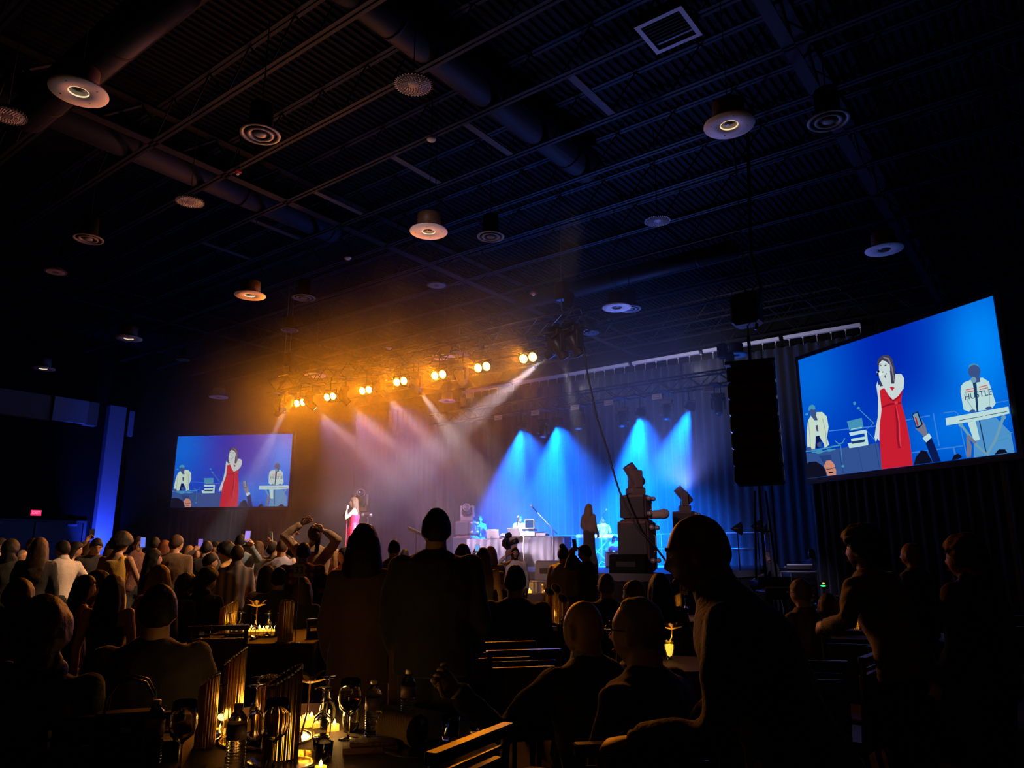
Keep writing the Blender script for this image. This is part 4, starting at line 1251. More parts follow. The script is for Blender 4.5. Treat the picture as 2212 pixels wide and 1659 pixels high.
    mb.tube([P-T*0.06*s, P+T*0.10*s, P+T*0.24*s, P+T*0.36*s, P+T*0.425*s, P+T*0.465*s, P+T*0.50*s], [(0.155*s*tr_,0.105*s),(0.130*s*tr_,0.092*s),(0.150*s*tr_,0.108*s),(0.165*s*tr_*bw,0.105*s),(0.165*s*bw*tr_,0.078*s),(0.105*s,0.062*s),(0.062*s,0.055*s)], 16, up=Fw)
    for q in (-1, 1):
        mb.ell(sh[q], (0.052*s,0.050*s,0.052*s), 10, 8)
        mb.tube([sh[q], (sh[q]+el[q])/2, el[q], (el[q]*0.6+wr_[q]*0.4), wr_[q]], [0.048*s,0.043*s,0.036*s,0.035*s,0.023*s], 10)
        mb.tube([hip[q], (hip[q]*0.5+kn[q]*0.5), kn[q], (kn[q]*0.6+an[q]*0.4), an[q]], [0.082*s,0.072*s,0.050*s,0.050*s,0.034*s], 10)
        mb.tube([an[q]+Vector((0,-0.05,-0.045))*s, an[q]+Vector((0,0.06,-0.05))*s, an[q]+Vector((0,0.16,-0.065))*s], [(0.034*s,0.035*s),(0.040*s,0.03*s),(0.03*s,0.014*s)], 8)
    ex = MB()
    for q, spec in ((-1, la), (1, ra)):
        pn = Vector((-q*0.9, 0.25, 0.1)) if (isinstance(spec, tuple) and spec[0] != 'at') or (isinstance(spec, str) and not spec.startswith('phone')) else Vector((-q*0.3, -1.0, 0.0))
        if spec in ('table','lap','front','reach'): pn = Vector((-q*0.3,0.0,-1.0))
        hd = (fdir[q] + Vector((0,0.0,-0.05))).normalized()
        if abs(pn.normalized().dot(hd)) > 0.9: pn = Vector((0,-1,0.2))
        hand_mb(ex, wr_[q], hd, pn, -q, handcurl if spec not in ('table',) else 0.35, s)
    t = thing('person', label, 'person', (0,0,0), rz, group)
    t.location = LOC
    me = remesh(mb, 'body', vox, 2, extra=ex)
    me.materials.append(mat('skin_'+skin, SKINC[skin], 0.5, spec=0.4, noise_amt=0.12, nscale=25))
    body = obj('body', me, t)
    # ---- face details when it can be seen
    if abs(((face + hyaw + 180) % 360) - 180) > 35:
        for q in (-1, 1):
            em = MB().ell(MH @ Vector((q*0.031, 0.0765, 0.006)), (0.0125*s,0.009*s,0.0055*s), 8, 6, HR.to_4x4())
            build('eye', em, mat('eye_white', (0.6,0.58,0.55), 0.25), t, True)
            bmx = MB().tube([MH @ Vector((q*0.016,0.0935,0.030)), MH @ Vector((q*0.033,0.0915,0.036)), MH @ Vector((q*0.050,0.079,0.030))], 0.0035*s, 5)
            build('eyebrow', bmx, M_hair(HAIRC['black' if hc in ('black','grey') else 'brown']), t, True)
        build('lips', MB().ell(MH @ Vector((0,0.0935,-0.064)), (0.020*s,0.006*s,0.007*s), 10, 6, HR.to_4x4()), mat('lips', (0.30,0.07,0.06), 0.4), t, True)
    # ---- hair
    if hair not in ('bald', 'none'):
        hm = MB(); hair_mb(hm, MH, hair)
        if hair in ('crop','thin','short','bun') and not fine: hme = hm.mesh('hair', None, True)
        else: hme = remesh(hm, 'hair', max(vox*0.9, 0.009), 1, 0.004*s, 26.0)
        hme.materials.append(M_hair(HAIRC[hc])); obj('hair', hme, t)
    if beard:
        bm_ = MB(); vs = []; fs = []
        n, m_ = 20, 8
        for i in range(m_+1):
            ph = R(-78 + 52*i/m_)
            for k in range(n+1):
                a = R(-82 + 164*k/n)
                dd = Vector((math.cos(ph)*math.sin(a), math.cos(ph)*math.cos(a), math.sin(ph)))
                p = head_pt(dd); e = min(i, m_-i, k, n-k)
                mouth = gz(p.x, 0.022)*gz(p.z+0.065, 0.012)
                vs.append(MH @ (p + dd*(0.006*min(e,1) - 0.004 - 0.008*mouth)))
        for i in range(m_):
            for k in range(n):
                a = i*(n+1)+k; fs.append((a+1, a, a+n+1, a+n+2))
        bm_.add(vs, fs); build('beard', bm_, M_hair(HAIRC['black']), t, True)
    if glasses:
        g = MB()
        for q in (-1, 1):
            g.tube([MH @ Vector((q*0.033+0.024*math.cos(a), 0.099-0.2*abs(q*0.033+0.024*math.cos(a))**1.6, 0.006+0.019*math.sin(a))) for a in [2*PI*k/12 for k in range(13)]], 0.0018*s+0.0006, 5, cap=False)
            g.tube([MH @ Vector((q*0.057,0.098,0.010)), MH @ Vector((q*0.078,0.06,0.012)), MH @ Vector((q*0.079,-0.01,0.008))], 0.0018*s+0.0006, 5)
        g.tube([MH @ Vector((-0.009,0.099,0.010)), MH @ Vector((0.009,0.099,0.010))], 0.002, 5)
        build('glasses', g, M_BLACK, t)
    if mask:
        g = MB(); g.ell(MH @ Vector((0,0.068,-0.055)), (0.052*s,0.045*s,0.048*s), 14, 10, HR.to_4x4())
        build('face_mask', g, M_BLACK, t, True)
    # ---- top
    loose = 1.0
    if top in ('jacket','shirt','coat'):
        k = {'jacket':1.10,'coat':1.16,'shirt':1.0}[top]*bw
        hem = {'jacket':-0.13,'coat':-0.16,'shirt':-0.06}[top]
        if sit: hem = min(hem*0.6, -0.05)
        c = MB()
        c.tube([P+T*hem*s, P+T*0.02*s, P+T*0.14*s, P+T*0.28*s, P+T*0.37*s, P+T*0.43*s, P+T*0.465*s, P+T*0.495*s, P+T*0.52*s],
               [(0.178*s*k,0.125*s*k),(0.172*s*k,0.122*s*k),(0.155*s*k,0.112*s*k),(0.172*s*k,0.128*s*k),(0.182*s*k,0.120*s*k),(0.182*s*k,0.098*s*k),(0.142*s*k,0.084*s*k),(0.098*s,0.075*s),(0.071*s,0.068*s)], 20, up=Fw)
        long_ = sleeves != 'short'
        for q in (-1, 1):
            c.ell(sh[q], (0.060*s*k,0.058*s*k,0.056*s*k), 12, 8)
            if long_:
                we = wr_[q]*0.97+el[q]*0.03
                c.tube([sh[q], (sh[q]+el[q])/2, el[q], (el[q]*0.5+wr_[q]*0.5), we], [0.057*s*k,0.056*s*k,0.050*s*k,0.045*s*k,0.038*s*k], 12)
            else:
                c.tube([sh[q], sh[q]*0.45+el[q]*0.55, sh[q]*0.2+el[q]*0.8], [0.066*s*k,0.062*s*k,0.060*s*k], 12)
        cm = remesh(c, top, max(vox, 0.010)*1.45, 2, 0.012*s if top != 'coat' else 0.009*s, 9.0)
        cm.materials.append(tm or M_cloth(tc)); obj(top, cm, t)
        if collar:
            cc = MB().tube([N+T*0.000*s, N+T*0.030*s, N+T*0.045*s], [(0.078*s,0.074*s),(0.067*s,0.068*s),(0.063*s,0.064*s)], 16, cap=False, up=Fw)
            cc.tube([N+T*0.045*s, N+T*0.0*s], [(0.060*s,0.061*s),(0.073*s,0.069*s)], 16, cap=False, up=Fw)
            build('collar', cc, M_cloth(collar), t, True)
            for q in (-1, 1):
                if long_ and top != 'shirt':
                    build('cuff', MB().tube([wr_[q]*0.93+el[q]*0.07, wr_[q]*1.02-el[q]*0.02], [0.034*s,0.032*s], 10), M_cloth(collar), t, True)
    elif top in ('dress','strapless','tank'):
        c = MB(); z1 = {'dress':0.44,'strapless':0.36,'tank':0.42}[top]
        secs = [(0.04,0.150,0.112),(0.12,0.136,0.100),(0.24,0.152,0.120),(0.33,0.160,0.122)]
        if z1 > 0.4: secs += [(0.38,0.150,0.110),(0.43,0.105,0.085)]
        c.tube([P+T*a*s for a,_,_ in secs], [(b*s*bw*1.03, cc*s*1.05) for _,b,cc in secs], 20, up=Fw)
        if z1 > 0.4:
            for q in (-1, 1): c.tube([P+T*0.36*s+Xs*q*0.12*s, P+T*0.45*s+Xs*q*0.10*s, P+T*0.47*s+Xs*q*0.08*s], [(0.035*s,0.09*s),(0.03*s,0.08*s),(0.02*s,0.06*s)], 10, up=Fw)
        if top == 'dress' and not sit:
            c.tube([P+T*0.06*s, P-T*0.06*s, Vector((0,0,0.55*s)), Vector((0,0,0.42*s))], [(0.152*s,0.115*s),(0.178*s,0.135*s),(0.20*s,0.16*s),(0.21*s,0.17*s)], 20, up=Vector((0,1,0)))
        cm = remesh(c, 'dress' if top != 'tank' else 'top', max(vox,0.010)*1.3, 2, 0.006*s, 10.0)
        cm.materials.append(tm or M_cloth(tc)); obj('dress' if top != 'tank' else 'top', cm, t)
    # ---- bottom
    if bot == 'trousers':
        c = MB()
        c.tube([P+T*0.06*s, P, P-Vector((0,0,0.10*s)) if not sit else P-Vector((0,-0.04,0.05))*s], [(0.155*s*bw,0.115*s*bw),(0.170*s*bw,0.125*s*bw),(0.165*s*bw,0.12*s*bw)], 16, up=Vector((0,1,0)) if not sit else Fw)
        for q in (-1, 1):
            c.tube([hip[q], (hip[q]+kn[q])/2, kn[q], (kn[q]+an[q])/2, an[q]+Vector((0,0,-0.03*s))], [0.096*s*bw,0.085*s*bw,0.070*s,0.064*s,0.058*s], 12)
        cm = remesh(c, 'trousers', max(vox, 0.012)*1.7, 2, 0.007*s, 8.0)
        cm.materials.append(M_cloth(bc)); obj('trousers', cm, t)
    elif bot == 'longskirt':
        c = MB()
        if sit:
            c.tube([P+T*0.05*s, P+Vector((0,0.1*s,0)), (kn[-1]+kn[1])/2, (kn[-1]+kn[1])/2+Vector((0,0.04,-0.2*s)), (an[-1]+an[1])/2], [(0.17*s,0.12*s),(0.19*s,0.11*s),(0.20*s,0.09*s),(0.19*s,0.1*s),(0.2*s,0.12*s)], 18)
        else:
            c.tube([P+T*0.08*s, P, Vector((0,0,0.75*s)), Vector((0,0,0.45*s)), Vector((0,0.02,0.05*s))], [(0.145*s,0.108*s),(0.175*s,0.13*s),(0.178*s,0.135*s),(0.19*s,0.16*s),(0.23*s,0.22*s)], 22, up=Vector((0,1,0)))
        cm = remesh(c, 'skirt', max(vox, 0.012)*1.6, 2, 0.010*s, 7.0)
        cm.materials.append(tm if (tm and top in ('strapless','dress')) else M_cloth(bc)); obj('skirt', cm, t)
    if shoes:
        for q in (-1, 1):
            sh_ = MB().tube([an[q]+Vector((0,-0.075,-0.045))*s, an[q]+Vector((0,-0.02,-0.040))*s, an[q]+Vector((0,0.06,-0.052))*s, an[q]+Vector((0,0.15,-0.066))*s, an[q]+Vector((0,0.19,-0.075))*s], [(0.030*s,0.036*s),(0.042*s,0.048*s),(0.046*s,0.036*s),(0.045*s,0.024*s),(0.02*s,0.012*s)], 10, up=Vector((0,0,1)))
            build('shoe', sh_, M_SHOE, t, True)
    NP[0] += 1
    info = {'o': t, 'wr': {q: t.location + Rz @ wr_[q] for q in wr_}, 'fd': {q: Rz @ fdir[q] for q in fdir}, 'head': Vector(t.location) + Rz @ HC, 's': s, 'rz': rz, 'R': Rz, 'sh': {q: Vector(t.location) + Rz @ sh[q] for q in sh}, 'P': Vector(t.location)+Rz@P, 'N': Vector(t.location)+Rz@N, 'el': {q: Vector(t.location)+Rz@el[q] for q in el}}
    info['wr'] = {q: Vector(t.location) + Rz @ wr_[q] for q in wr_}
    PEOPLE[key] = info
    return info

me_ph_body = MB().cbox((0,0,0),(0.075,0.009,0.155)).mesh('case', M_BLACK)
me_ph_cam = MB().lathe([(0.0,0.001),(0.008,0.001),(0.009,0.0)], 10, Matrix.Translation((0.02,0.0046,0.055)) @ Matrix.Rotation(-PI/2,4,'X')).mesh('camera_lens', M_DARKLENS)
def phone(info, q, label, col=None, flip=False, body=None, tilt=8, pos=None):
    p = (info['wr'][q] + info['fd'][q]*0.10 - info['R'] @ Vector((0,0.0,0))) if pos is None else pos
    t = thing('smartphone', label, 'phone', p + Vector((0,0,0.035)), info['rz'] + (PI if flip else 0), 'raised phones')
    t.rotation_euler = (R(-tilt), 0, info['rz'] + (PI if flip else 0))
    b = obj('case', me_ph_body, t)
    if body:
        b2 = MB().cbox((0,0,0),(0.075,0.009,0.155)).mesh('case', mat('phone_'+body[0], body[1], 0.3)); b.data = b2
    obj('camera_lens', me_ph_cam, t)
    if col:
        build('display', MB().box((-0.034,-0.0055,-0.072),(0.034,-0.0048,0.072)), emis('display_%d%d%d' % tuple(int(c*9) for c in col), col, 0.9), t)
    return t

# ================= the people in the photograph =================
P_ = person
# --- standing crowd on the left, in front of the stage
P_('a1','tan-topped person cut off by the picture edge, standing among the crowd', 4, 1162, 11.2, 60, skin='light', hair='crop', top='shirt', tc=(0.42,0.26,0.18), head=(0,20))
P_('a2','woman with black curly hair and mustard scarf over a black top', 25, 1168, 9.3, 20, skin='brown', hair='curly', top='jacket', tc=(0.02,0.02,0.02), collar=(0.62,0.33,0.05))
P_('a3','small grey-haired woman in glasses facing right beside the mustard scarf', 50, 1188, 12.8, 100, skin='light', hair='thin', hc='grey', glasses=True, top='shirt', tc=(0.05,0.04,0.05))
P_('a4','man whose forehead shows over a long-haired woman, facing us', 71, 1163, 13.4, 170, skin='light', hair='short', head=(15,0))
P_('a5','tall woman with big loose dark hair and dark dress seen from behind', 88, 1162, 8.6, 15, skin='brown', hair='long', hc='brown', top='shirt', tc=(0.03,0.025,0.03), bot='longskirt')
P_('a6','man in a white dress shirt seen from behind, head turned left', 137, 1168, 9.6, -20, skin='brown', hair='short', top='shirt', tc=(0.66,0.60,0.58), ra='hip', la='relax', collar=(0.66,0.60,0.58), head=(5,-25), build_=1.05)
P_('a7','dark-haired woman in an off-shoulder top looking to the right', 165, 1171, 11.0, 110, skin='light', hair='long', top='strapless', tc=(0.30,0.12,0.03), head=(12,0), bot='longskirt')
i = P_('a8','brown-haired woman half hidden, holding a phone above her head', 192, 1173, 12.2, 0, skin='light', hair='bob', hc='brown', la=('at',187,1168,12.0), top='shirt', tc=(0.05,0.03,0.03))
phone(i, -1, 'dark phone raised in front of the blue column')
P_('a9','man in a black suit and open white shirt looking down, facing us', 210, 1163, 10.0, 165, skin='tan', hair='short', top='jacket', tc=(0.02,0.02,0.025), collar=(0.45,0.42,0.42), head=(22,0), ra='relax')
P_('a10','person with blurred brown hair between the suit man and the updo woman', 243, 1168, 13.3, 30, skin='light', hair='bob', hc='brown')
P_('a11','woman in a mustard sleeveless dress reaching an arm down to the right', 264, 1156, 9.2, 30, skin='tan', hair='afro', hc='black', top='tank', tc=(0.55,0.34,0.05), ra=((0.35,0.3,-0.9),(0.3,0.35,-0.9)), bot='longskirt', bc=(0.45,0.27,0.04), head=(15,10))
i = P_('a12','red-brown patterned-shirt man filming toward us with a blue-lit phone', 301, 1160, 11.3, 165, skin='tan', hair='short', hc='brown', top='shirt', tc=(0.20,0.09,0.08), ra=('at',296,1188,11.0), tm=leaf_mat('patterned_brown',(0.24,0.11,0.09),(0.06,0.03,0.04),22))
phone(i, 1, 'small phone with a blue screen held before a face', (0.15,0.22,1.0), True)
P_('a13','dark-haired man facing the stage left of the glasses man', 336, 1161, 12.6, 10, skin='tan', hair='short', top='jacket')
P_('a14','auburn-haired woman just left of the brown-suited man', 357, 1168, 11.6, 20, skin='light', hair='bob', hc='auburn', top='shirt', tc=(0.05,0.03,0.02))
P_('a15','man in a brown suit and dark glasses standing with his back to us', 383, 1156, 9.9, 25, skin='light', hair='short', hc='brown', top='jacket', tc=(0.13,0.075,0.035), glasses=True, head=(0,20), build_=1.08)
P_('a16','woman with long black hair in profile, red-striped dark dress', 334, 1188, 8.6, 70, skin='light', hair='long', top='shirt', tc=(0.04,0.03,0.06), bot='longskirt', head=(0,15), la='relax')
P_('a18','brown-haired woman behind the brown suit, facing the stage', 410, 1180, 12.4, 20, skin='light', hair='bob', hc='light', top='shirt', tc=(0.18,0.10,0.06))
i = P_('a19','pale woman facing us and holding up a small phone', 427, 1181, 12.0, 175, skin='light', hair='bob', hc='brown', ra=('at',421,1188,11.8), top='shirt', tc=(0.06,0.04,0.06))
phone(i, 1, 'slim phone with violet screen held by the pale woman', (0.25,0.15,0.6), True)
P_('a20','short-haired man in a dark jacket with a light collar', 448, 1169, 11.0, 20, skin='tan', hair='short', collar=(0.5,0.45,0.42))
P_('a21','bearded man smiling to the right beyond the light collar', 466, 1169, 12.6, 105, skin='tan', hair='crop', beard=True, top='shirt', tc=(0.04,0.04,0.05))
P_('a22','short black-haired guest in grey, face turned right', 456, 1196, 8.9, 60, skin='light', hair='short', top='jacket', tc=(0.10,0.085,0.085), head=(5,15))
P_('a23','boy in a mustard shirt with open collar looking down left', 490, 1177, 9.7, -60, skin='tan', hair='afro', top='shirt', tc=(0.50,0.27,0.04), collar=(0.6,0.5,0.4), head=(15,0), build_=0.9)
P_('a24','boy in a pink and grey striped shirt seen from behind', 514, 1178, 8.5, 5, skin='tan', hair='short', hc='brown', top='shirt', tc=(0.5,0.4,0.4), tm=stripe_mat(), collar=(0.4,0.32,0.36), build_=0.95)
i = P_('a25','man in a grey-blue jacket filming the stage with raised arms', 523, 1155, 10.4, 15, skin='light', hair='short', top='jacket', tc=(0.13,0.20,0.30), ra=('at',541,1177,10.0), la=('at',534,1178,10.05), bc=(0.10,0.16,0.26), head=(-10,10))
phone(i, 1, 'phone with bright pink and blue picture held up over the crowd', (0.45,0.30,1.0))
P_('b26','woman with long brown hair reaching up beside the grey-blue jacket', 558, 1170, 10.8, 40, skin='light', hair='long', hc='brown', top='jacket', tc=(0.03,0.03,0.035), ra='reach')
i = P_('b27','man looking upward with a pale phone raised in his left hand', 590, 1168, 11.2, 60, skin='tan', hair='short', la=('at',577,1176,11.0), top='shirt', tc=(0.06,0.07,0.03), head=(-28,0))
phone(i, -1, 'pale blue phone held up left of the lavender shirt', None, body=('pale', (0.45,0.62,0.62)), flip=True)
P_('b28','man with cropped hair in a lavender-blue shirt, hands on hips', 610, 1166, 10.0, 10, skin='tan', hair='crop', hc='brown', top='shirt', tc=(0.36,0.36,0.55), la='hip', ra='hip', bc=(0.05,0.05,0.07))
P_('b29','dark head just right of the lavender shirt, facing away', 628, 1176, 12.4, 0, skin='tan', hair='short')
i = P_('b30','man hidden behind others raising a phone, white cuff showing', 636, 1180, 11.4, 0, skin='light', hair='short', la=('at',631,1161,11.3), collar=(0.75,0.72,0.75), tc=(0.03,0.05,0.12))
phone(i, -1, 'dark phone held highest, above a white shirt cuff')
P_('b31','dancing woman in a tan jacket and pale skirt, both arms up', 681, 1134, 9.3, 5, skin='tan', hair='tail', hc='brown', top='jacket', tc=(0.42,0.30,0.21), la=('at',652,1131,9.2), ra=('at',697,1146,9.2), bot='longskirt', bc=(0.55,0.50,0.42), head=(-10,-20))
P_('b32','broad man in a red plaid shirt seen from behind', 657, 1173, 8.3, 5, skin='brown', hair='short', top='shirt', tc=(0.3,0.03,0.05), tm=plaid_mat(), build_=1.22)
P_('b33','grey-haired man in glasses beyond the red plaid shirt', 711, 1182, 11.8, 90, skin='light', hair='thin', hc='grey', glasses=True, tc=(0.05,0.05,0.07))
P_('b34','strawberry-blonde woman in glasses and coral cardigan facing left', 724, 1188, 10.2, -110, skin='light', hair='bob', hc='light', glasses=True, top='jacket', tc=(0.42,0.09,0.06))
P_('b35','dark-haired woman facing left beside the coral cardigan', 744, 1183, 9.6, -120, skin='light', hair='long', top='shirt', tc=(0.30,0.06,0.04), head=(0,0))
P_('b36','man with cropped hair in a brown-grey shirt between the two front figures', 852, 1166, 8.8, 10, skin='tan', hair='crop', top='shirt', tc=(0.16,0.11,0.09))
P_('b37','small dark head at the stage edge right of the cropped-hair man', 874, 1186, 12.2, 0, hair='short', skin='tan')
P_('c38','brown-haired person behind the tall man, facing the stage', 1000, 1176, 8.0, 5, skin='tan', hair='bob', hc='brown', top='shirt', tc=(0.05,0.03,0.02))
i = P_('c39','small dark-haired guest holding a phone with a blue screen', 1032, 1183, 12.0, 0, skin='tan', hair='bob', la=('at',1022,1203,11.7), top='shirt')
phone(i, -1, 'phone with a blue screen right of the tall man', (0.2,0.45,1.0))
P_('c40','woman with long dark brown hair and a glittery black dress', 1044, 1184, 8.8, 5, skin='tan', hair='long', hc='brown', top='dress', tc=(0.03,0.03,0.04), bot='longskirt', bc=(0.03,0.03,0.04))
P_('c41','woman with amber-lit brown hair right of the glittery dress', 1060, 1181, 10.6, 10, skin='tan', hair='long', hc='auburn', top='shirt', tc=(0.20,0.12,0.06), tm=leaf_mat('glitter_brown',(0.22,0.14,0.07),(0.05,0.03,0.02),60,0.4), bot='longskirt', bc=(0.1,0.07,0.04))
cam_i = P_('c42','bald bearded cameraman in a white shirt facing us', 1112, 1181, 12.0, 170, skin='brown', hair='crop', beard=True, top='shirt', tc=(0.55,0.50,0.50), ra=('at',1094,1200,11.8), la='relax', head=(5,0), bc=(0.05,0.05,0.09))
P_('c43','woman with pinned dark hair in a gold sequined jacket', 1217, 1181, 10.0, 20, skin='tan', hair='bun', top='jacket', tc=(0.3,0.22,0.1), tm=leaf_mat('gold_sequins',(0.40,0.30,0.14),(0.05,0.04,0.03),70,0.35), ra='relax', bot='longskirt', bc=(0.05,0.05,0.07))
i = P_('c44','dark-suited man facing left, arms raised to photograph the sequined woman', 1262, 1177, 9.8, -50, skin='brown', hair='short', la=('at',1236,1196,9.6), ra=('at',1239,1200,9.6), head=(5,-20), tc=(0.015,0.015,0.018))
phone(i, -1, 'dark phone in the hands of the man beside the sequined jacket')
# --- seated guests in the middle distance
P_('d45','seated woman with long black hair, lit face in profile to the right', 186, 1244, 7.0, 75, sit=True, skin='light', hair='long', top='tank', tc=(0.02,0.02,0.025), head=(5,10))
P_('d46','seated woman in profile behind the long-haired one, wavy brown hair', 214, 1238, 7.3, 80, sit=True, skin='light', hair='curly', hc='brown', top='tank', tc=(0.03,0.02,0.02))
P_('d47','seated woman with bare shoulders and amber rim along her arm', 247, 1243, 6.2, 25, sit=True, skin='light', hair='long', top='strapless', tc=(0.02,0.02,0.02))
P_('d48','seated guest with large dark hair near the picture edge, lit from the right', 44, 1257, 5.4, 10, sit=True, skin='tan', hair='curly', hc='brown', top='shirt', tc=(0.04,0.03,0.025))
P_('d17','blonde seated guest in front of the long black-haired woman', 347, 1223, 7.4, 40, sit=True, skin='light', hair='bob', hc='light', top='shirt', tc=(0.05,0.04,0.04))
P_('d49','seated curly-haired guest looking to the right, below the brown suit', 404, 1243, 7.8, 60, sit=True, skin='tan', hair='curly', top='jacket', tc=(0.02,0.02,0.02))
P_('d50','seated curly-haired man in a black jacket, hand near his face', 450, 1230, 7.9, 35, sit=True, skin='tan', hair='curly', top='jacket', tc=(0.018,0.018,0.02), ra='mic', head=(8,20))
P_('d51','blonde guest bending forward in a tan sweater, hair clip showing', 494, 1272, 8.6, 10, sit=True, skin='light', hair='bob', hc='light', top='shirt', tc=(0.38,0.24,0.10), lean=25, head=(35,0), smin=0.75)
P_('d52','seated woman with long brown hair and a beige shawl', 577, 1223, 8.3, -35, sit=True, skin='light', hair='long', hc='brown', top='jacket', tc=(0.30,0.20,0.13))
P_('d53','seated dark-haired guest behind the beige shawl', 604, 1226, 7.9, 0, sit=True, skin='tan', hair='short', tc=(0.05,0.04,0.04))
P_('d54','seated guest in a dark coat beside the 33 sign, rim-lit from the right', 655, 1248, 7.6, 15, sit=True, skin='tan', hair='bob', hc='brown', top='coat', tc=(0.03,0.025,0.02), side=8)
P_('d55','seated man with short dark hair left of the fringed shawl woman', 701, 1237, 8.2, 10, sit=True, skin='tan', hair='short', top='shirt', tc=(0.09,0.07,0.04))
P_('d56','seated guest with light rim on the head, left of the suited man', 1081, 1234, 9.4, 0, sit=True, skin='tan', hair='crop', hc='light', tc=(0.03,0.02,0.02))
P_('d57','seated man in a dark suit seen squarely from behind, centre', 1113, 1222, 6.0, 0, sit=True, skin='tan', hair='short', build_=1.12, tc=(0.02,0.02,0.024), la='front', ra='front')
P_('d58','seated man in glasses with grey hair in front of the monitor wedge', 1309, 1240, 6.8, -10, sit=True, skin='light', hair='short', hc='grey', glasses=True, tc=(0.02,0.02,0.03), build_=1.05)
P_('d59','seated person facing left with short brown hair behind the balding man', 1368, 1254, 5.8, -55, sit=True, skin='tan', hair='short', hc='brown', tc=(0.02,0.02,0.02))
P_('d60','seated woman with long dark hair beside the 17 sign', 1424, 1240, 6.2, -20, sit=True, skin='tan', hair='long', tc=(0.02,0.02,0.02), build_=0.95)
P_('d67','seated guest with short grey hair and glasses facing left, patterned top', 1727, 1251, 6.0, -50, sit=True, skin='light', hair='short', hc='grey', glasses=True, top='shirt', tc=(0.35,0.26,0.18), tm=leaf_mat('patterned_top',(0.36,0.27,0.18),(0.10,0.08,0.08),18))
P_('d68','small seated child beyond the patterned-top guest', 1787, 1283, 6.8, -30, sit=True, skin='tan', hair='bob', hc='brown', top='shirt', tc=(0.3,0.2,0.22), seat=0.40, smin=0.6)
# --- foreground silhouettes
P_('e35','woman with long straight dark hair in a brown fringed shawl, standing', 788, 1136, 4.25, 5, skin='tan', hair='bob', hc='black', top='coat', tc=(0.075,0.035,0.016), build_=0.9, bot='longskirt', bc=(0.07,0.033,0.015), la='relax', ra='relax')
P_('e36','tall man in a dark suit standing with his back to us at the centre', 943, 1100, 4.15, 3, skin='tan', hair='short', top='jacket', tc=(0.016,0.014,0.016), build_=1.14, la='relax', ra='relax', head=(0,-8))
P_('e61','bald seated man in a dark suit reaching toward the glasses, lit scalp', 1258, 1297, 3.1, -25, sit=True, skin='tan', hair='bald', vox=0.0085, top='jacket', tc=(0.022,0.022,0.026), collar=(0.42,0.33,0.28), la=('at',985,1492,2.75), ra='table', lean=20, head=(0,-20), build_=1.0)
P_('e62','balding seated man in glasses nearest the tall leaning man', 1375, 1290, 2.6, -60, sit=True, skin='light', hair='thin', hc='grey', glasses=True, top='jacket', tc=(0.02,0.022,0.03), lean=4, build_=1.12, ra='lap', la='lap')
P_('e63','bald man in a dark suit leaning forward in profile facing left', 1506, 1112, 2.15, -84, skin='brown', hair='bald', vox=0.0075, top='jacket', tc=(0.018,0.018,0.022), lean=24, build_=1.05, head=(12,0), collar=(0.10,0.09,0.09), la='front', ra=((0.15,0.45,-0.9),(0.0,0.75,-0.5)))
P_('e64','bearded man in an olive suit leaning left on a chair back', 1860, 1149, 4.3, -50, skin='brown', hair='afro', beard=True, top='jacket', tc=(0.16,0.13,0.075), lean=18, side=-4, la=('at',1782,1352,4.15), ra='relax', head=(-4,-15), smin=0.7)
P_('e65','bald man in black standing far back in the dark, facing left', 1965, 1172, 6.4, -60, skin='brown', hair='bald', tc=(0.015,0.015,0.02))
P_('e66','large person with curly hair in black facing left, nearest the picture edge', 2078, 1163, 3.9, -65, skin='tan', hair='curly', hc='brown', tc=(0.02,0.018,0.018), build_=1.2, beard=False, ra='relax', la='relax')
P_('e69','seated person with big curly dark hair, nearest in the lower corner', 95, 1303, 2.7, 10, sit=True, skin='brown', hair='curly', hc='brown', top='shirt', tc=(0.03,0.03,0.035), build_=1.1)
P_('e70','seated man in a dark jacket seen from behind at the bottle table', 347, 1265, 3.45, 5, sit=True, skin='tan', hair='short', hc='black', top='jacket', tc=(0.018,0.013,0.012), build_=1.1, la='front', ra='table')
# --- on the stage
SG = P_('s72','singer in a long strapless red dress holding a microphone to her mouth', 765, 1075, 18.6, -88, base=SZ, skin='light', hair='long', hc='brown', top='strapless', tc=(0.75,0.02,0.06), tm=mat('red_satin',(0.78,0.02,0.07),0.45), bot='longskirt', bc=(0.75,0.02,0.06), ra='down', la=('at',749,1103,18.45), vox=0.013, smax=1.2, handcurl=1.1)
DJ = P_('s73','DJ in a white jacket bending over the decks', 1124, 1115, 24.6, 175, base=SZ, skin='brown', hair='crop', top='jacket', tc=(0.75,0.75,0.72), lean=20, la='table', ra='table', head=(28,0), collar=(0.05,0.05,0.05), vox=0.015)
KB = P_('s74','keyboard player in a white lettered sweater behind the keyboard', 1303, 1117, 24.6, 178, base=SZ, skin='brown', hair='short', top='shirt', tc=(0.78,0.78,0.76), bc=(0.14,0.28,0.55), la='table', ra='table', head=(12,0), vox=0.015)
HN = P_('s75','horn player in a dark suit raising a small instrument at the hazy back', 1037, 1115, 24.8, 175, base=SZ, skin='tan', hair='short', la='mic', ra='mic', tc=(0.05,0.05,0.08), vox=0.016)
GT = P_('s76','seated musician with bare arms half hidden by the speaker stack', 1328, 1157, 21.5, 170, sit=True, base=SZ, seat=0.30, skin='light', hair='curly', hc='black', top='shirt', sleeves='short', tc=(0.5,0.5,0.52), la='lap', ra='lap', head=(20,0), bc=(0.35,0.02,0.04), vox=0.016, smin=0.5)
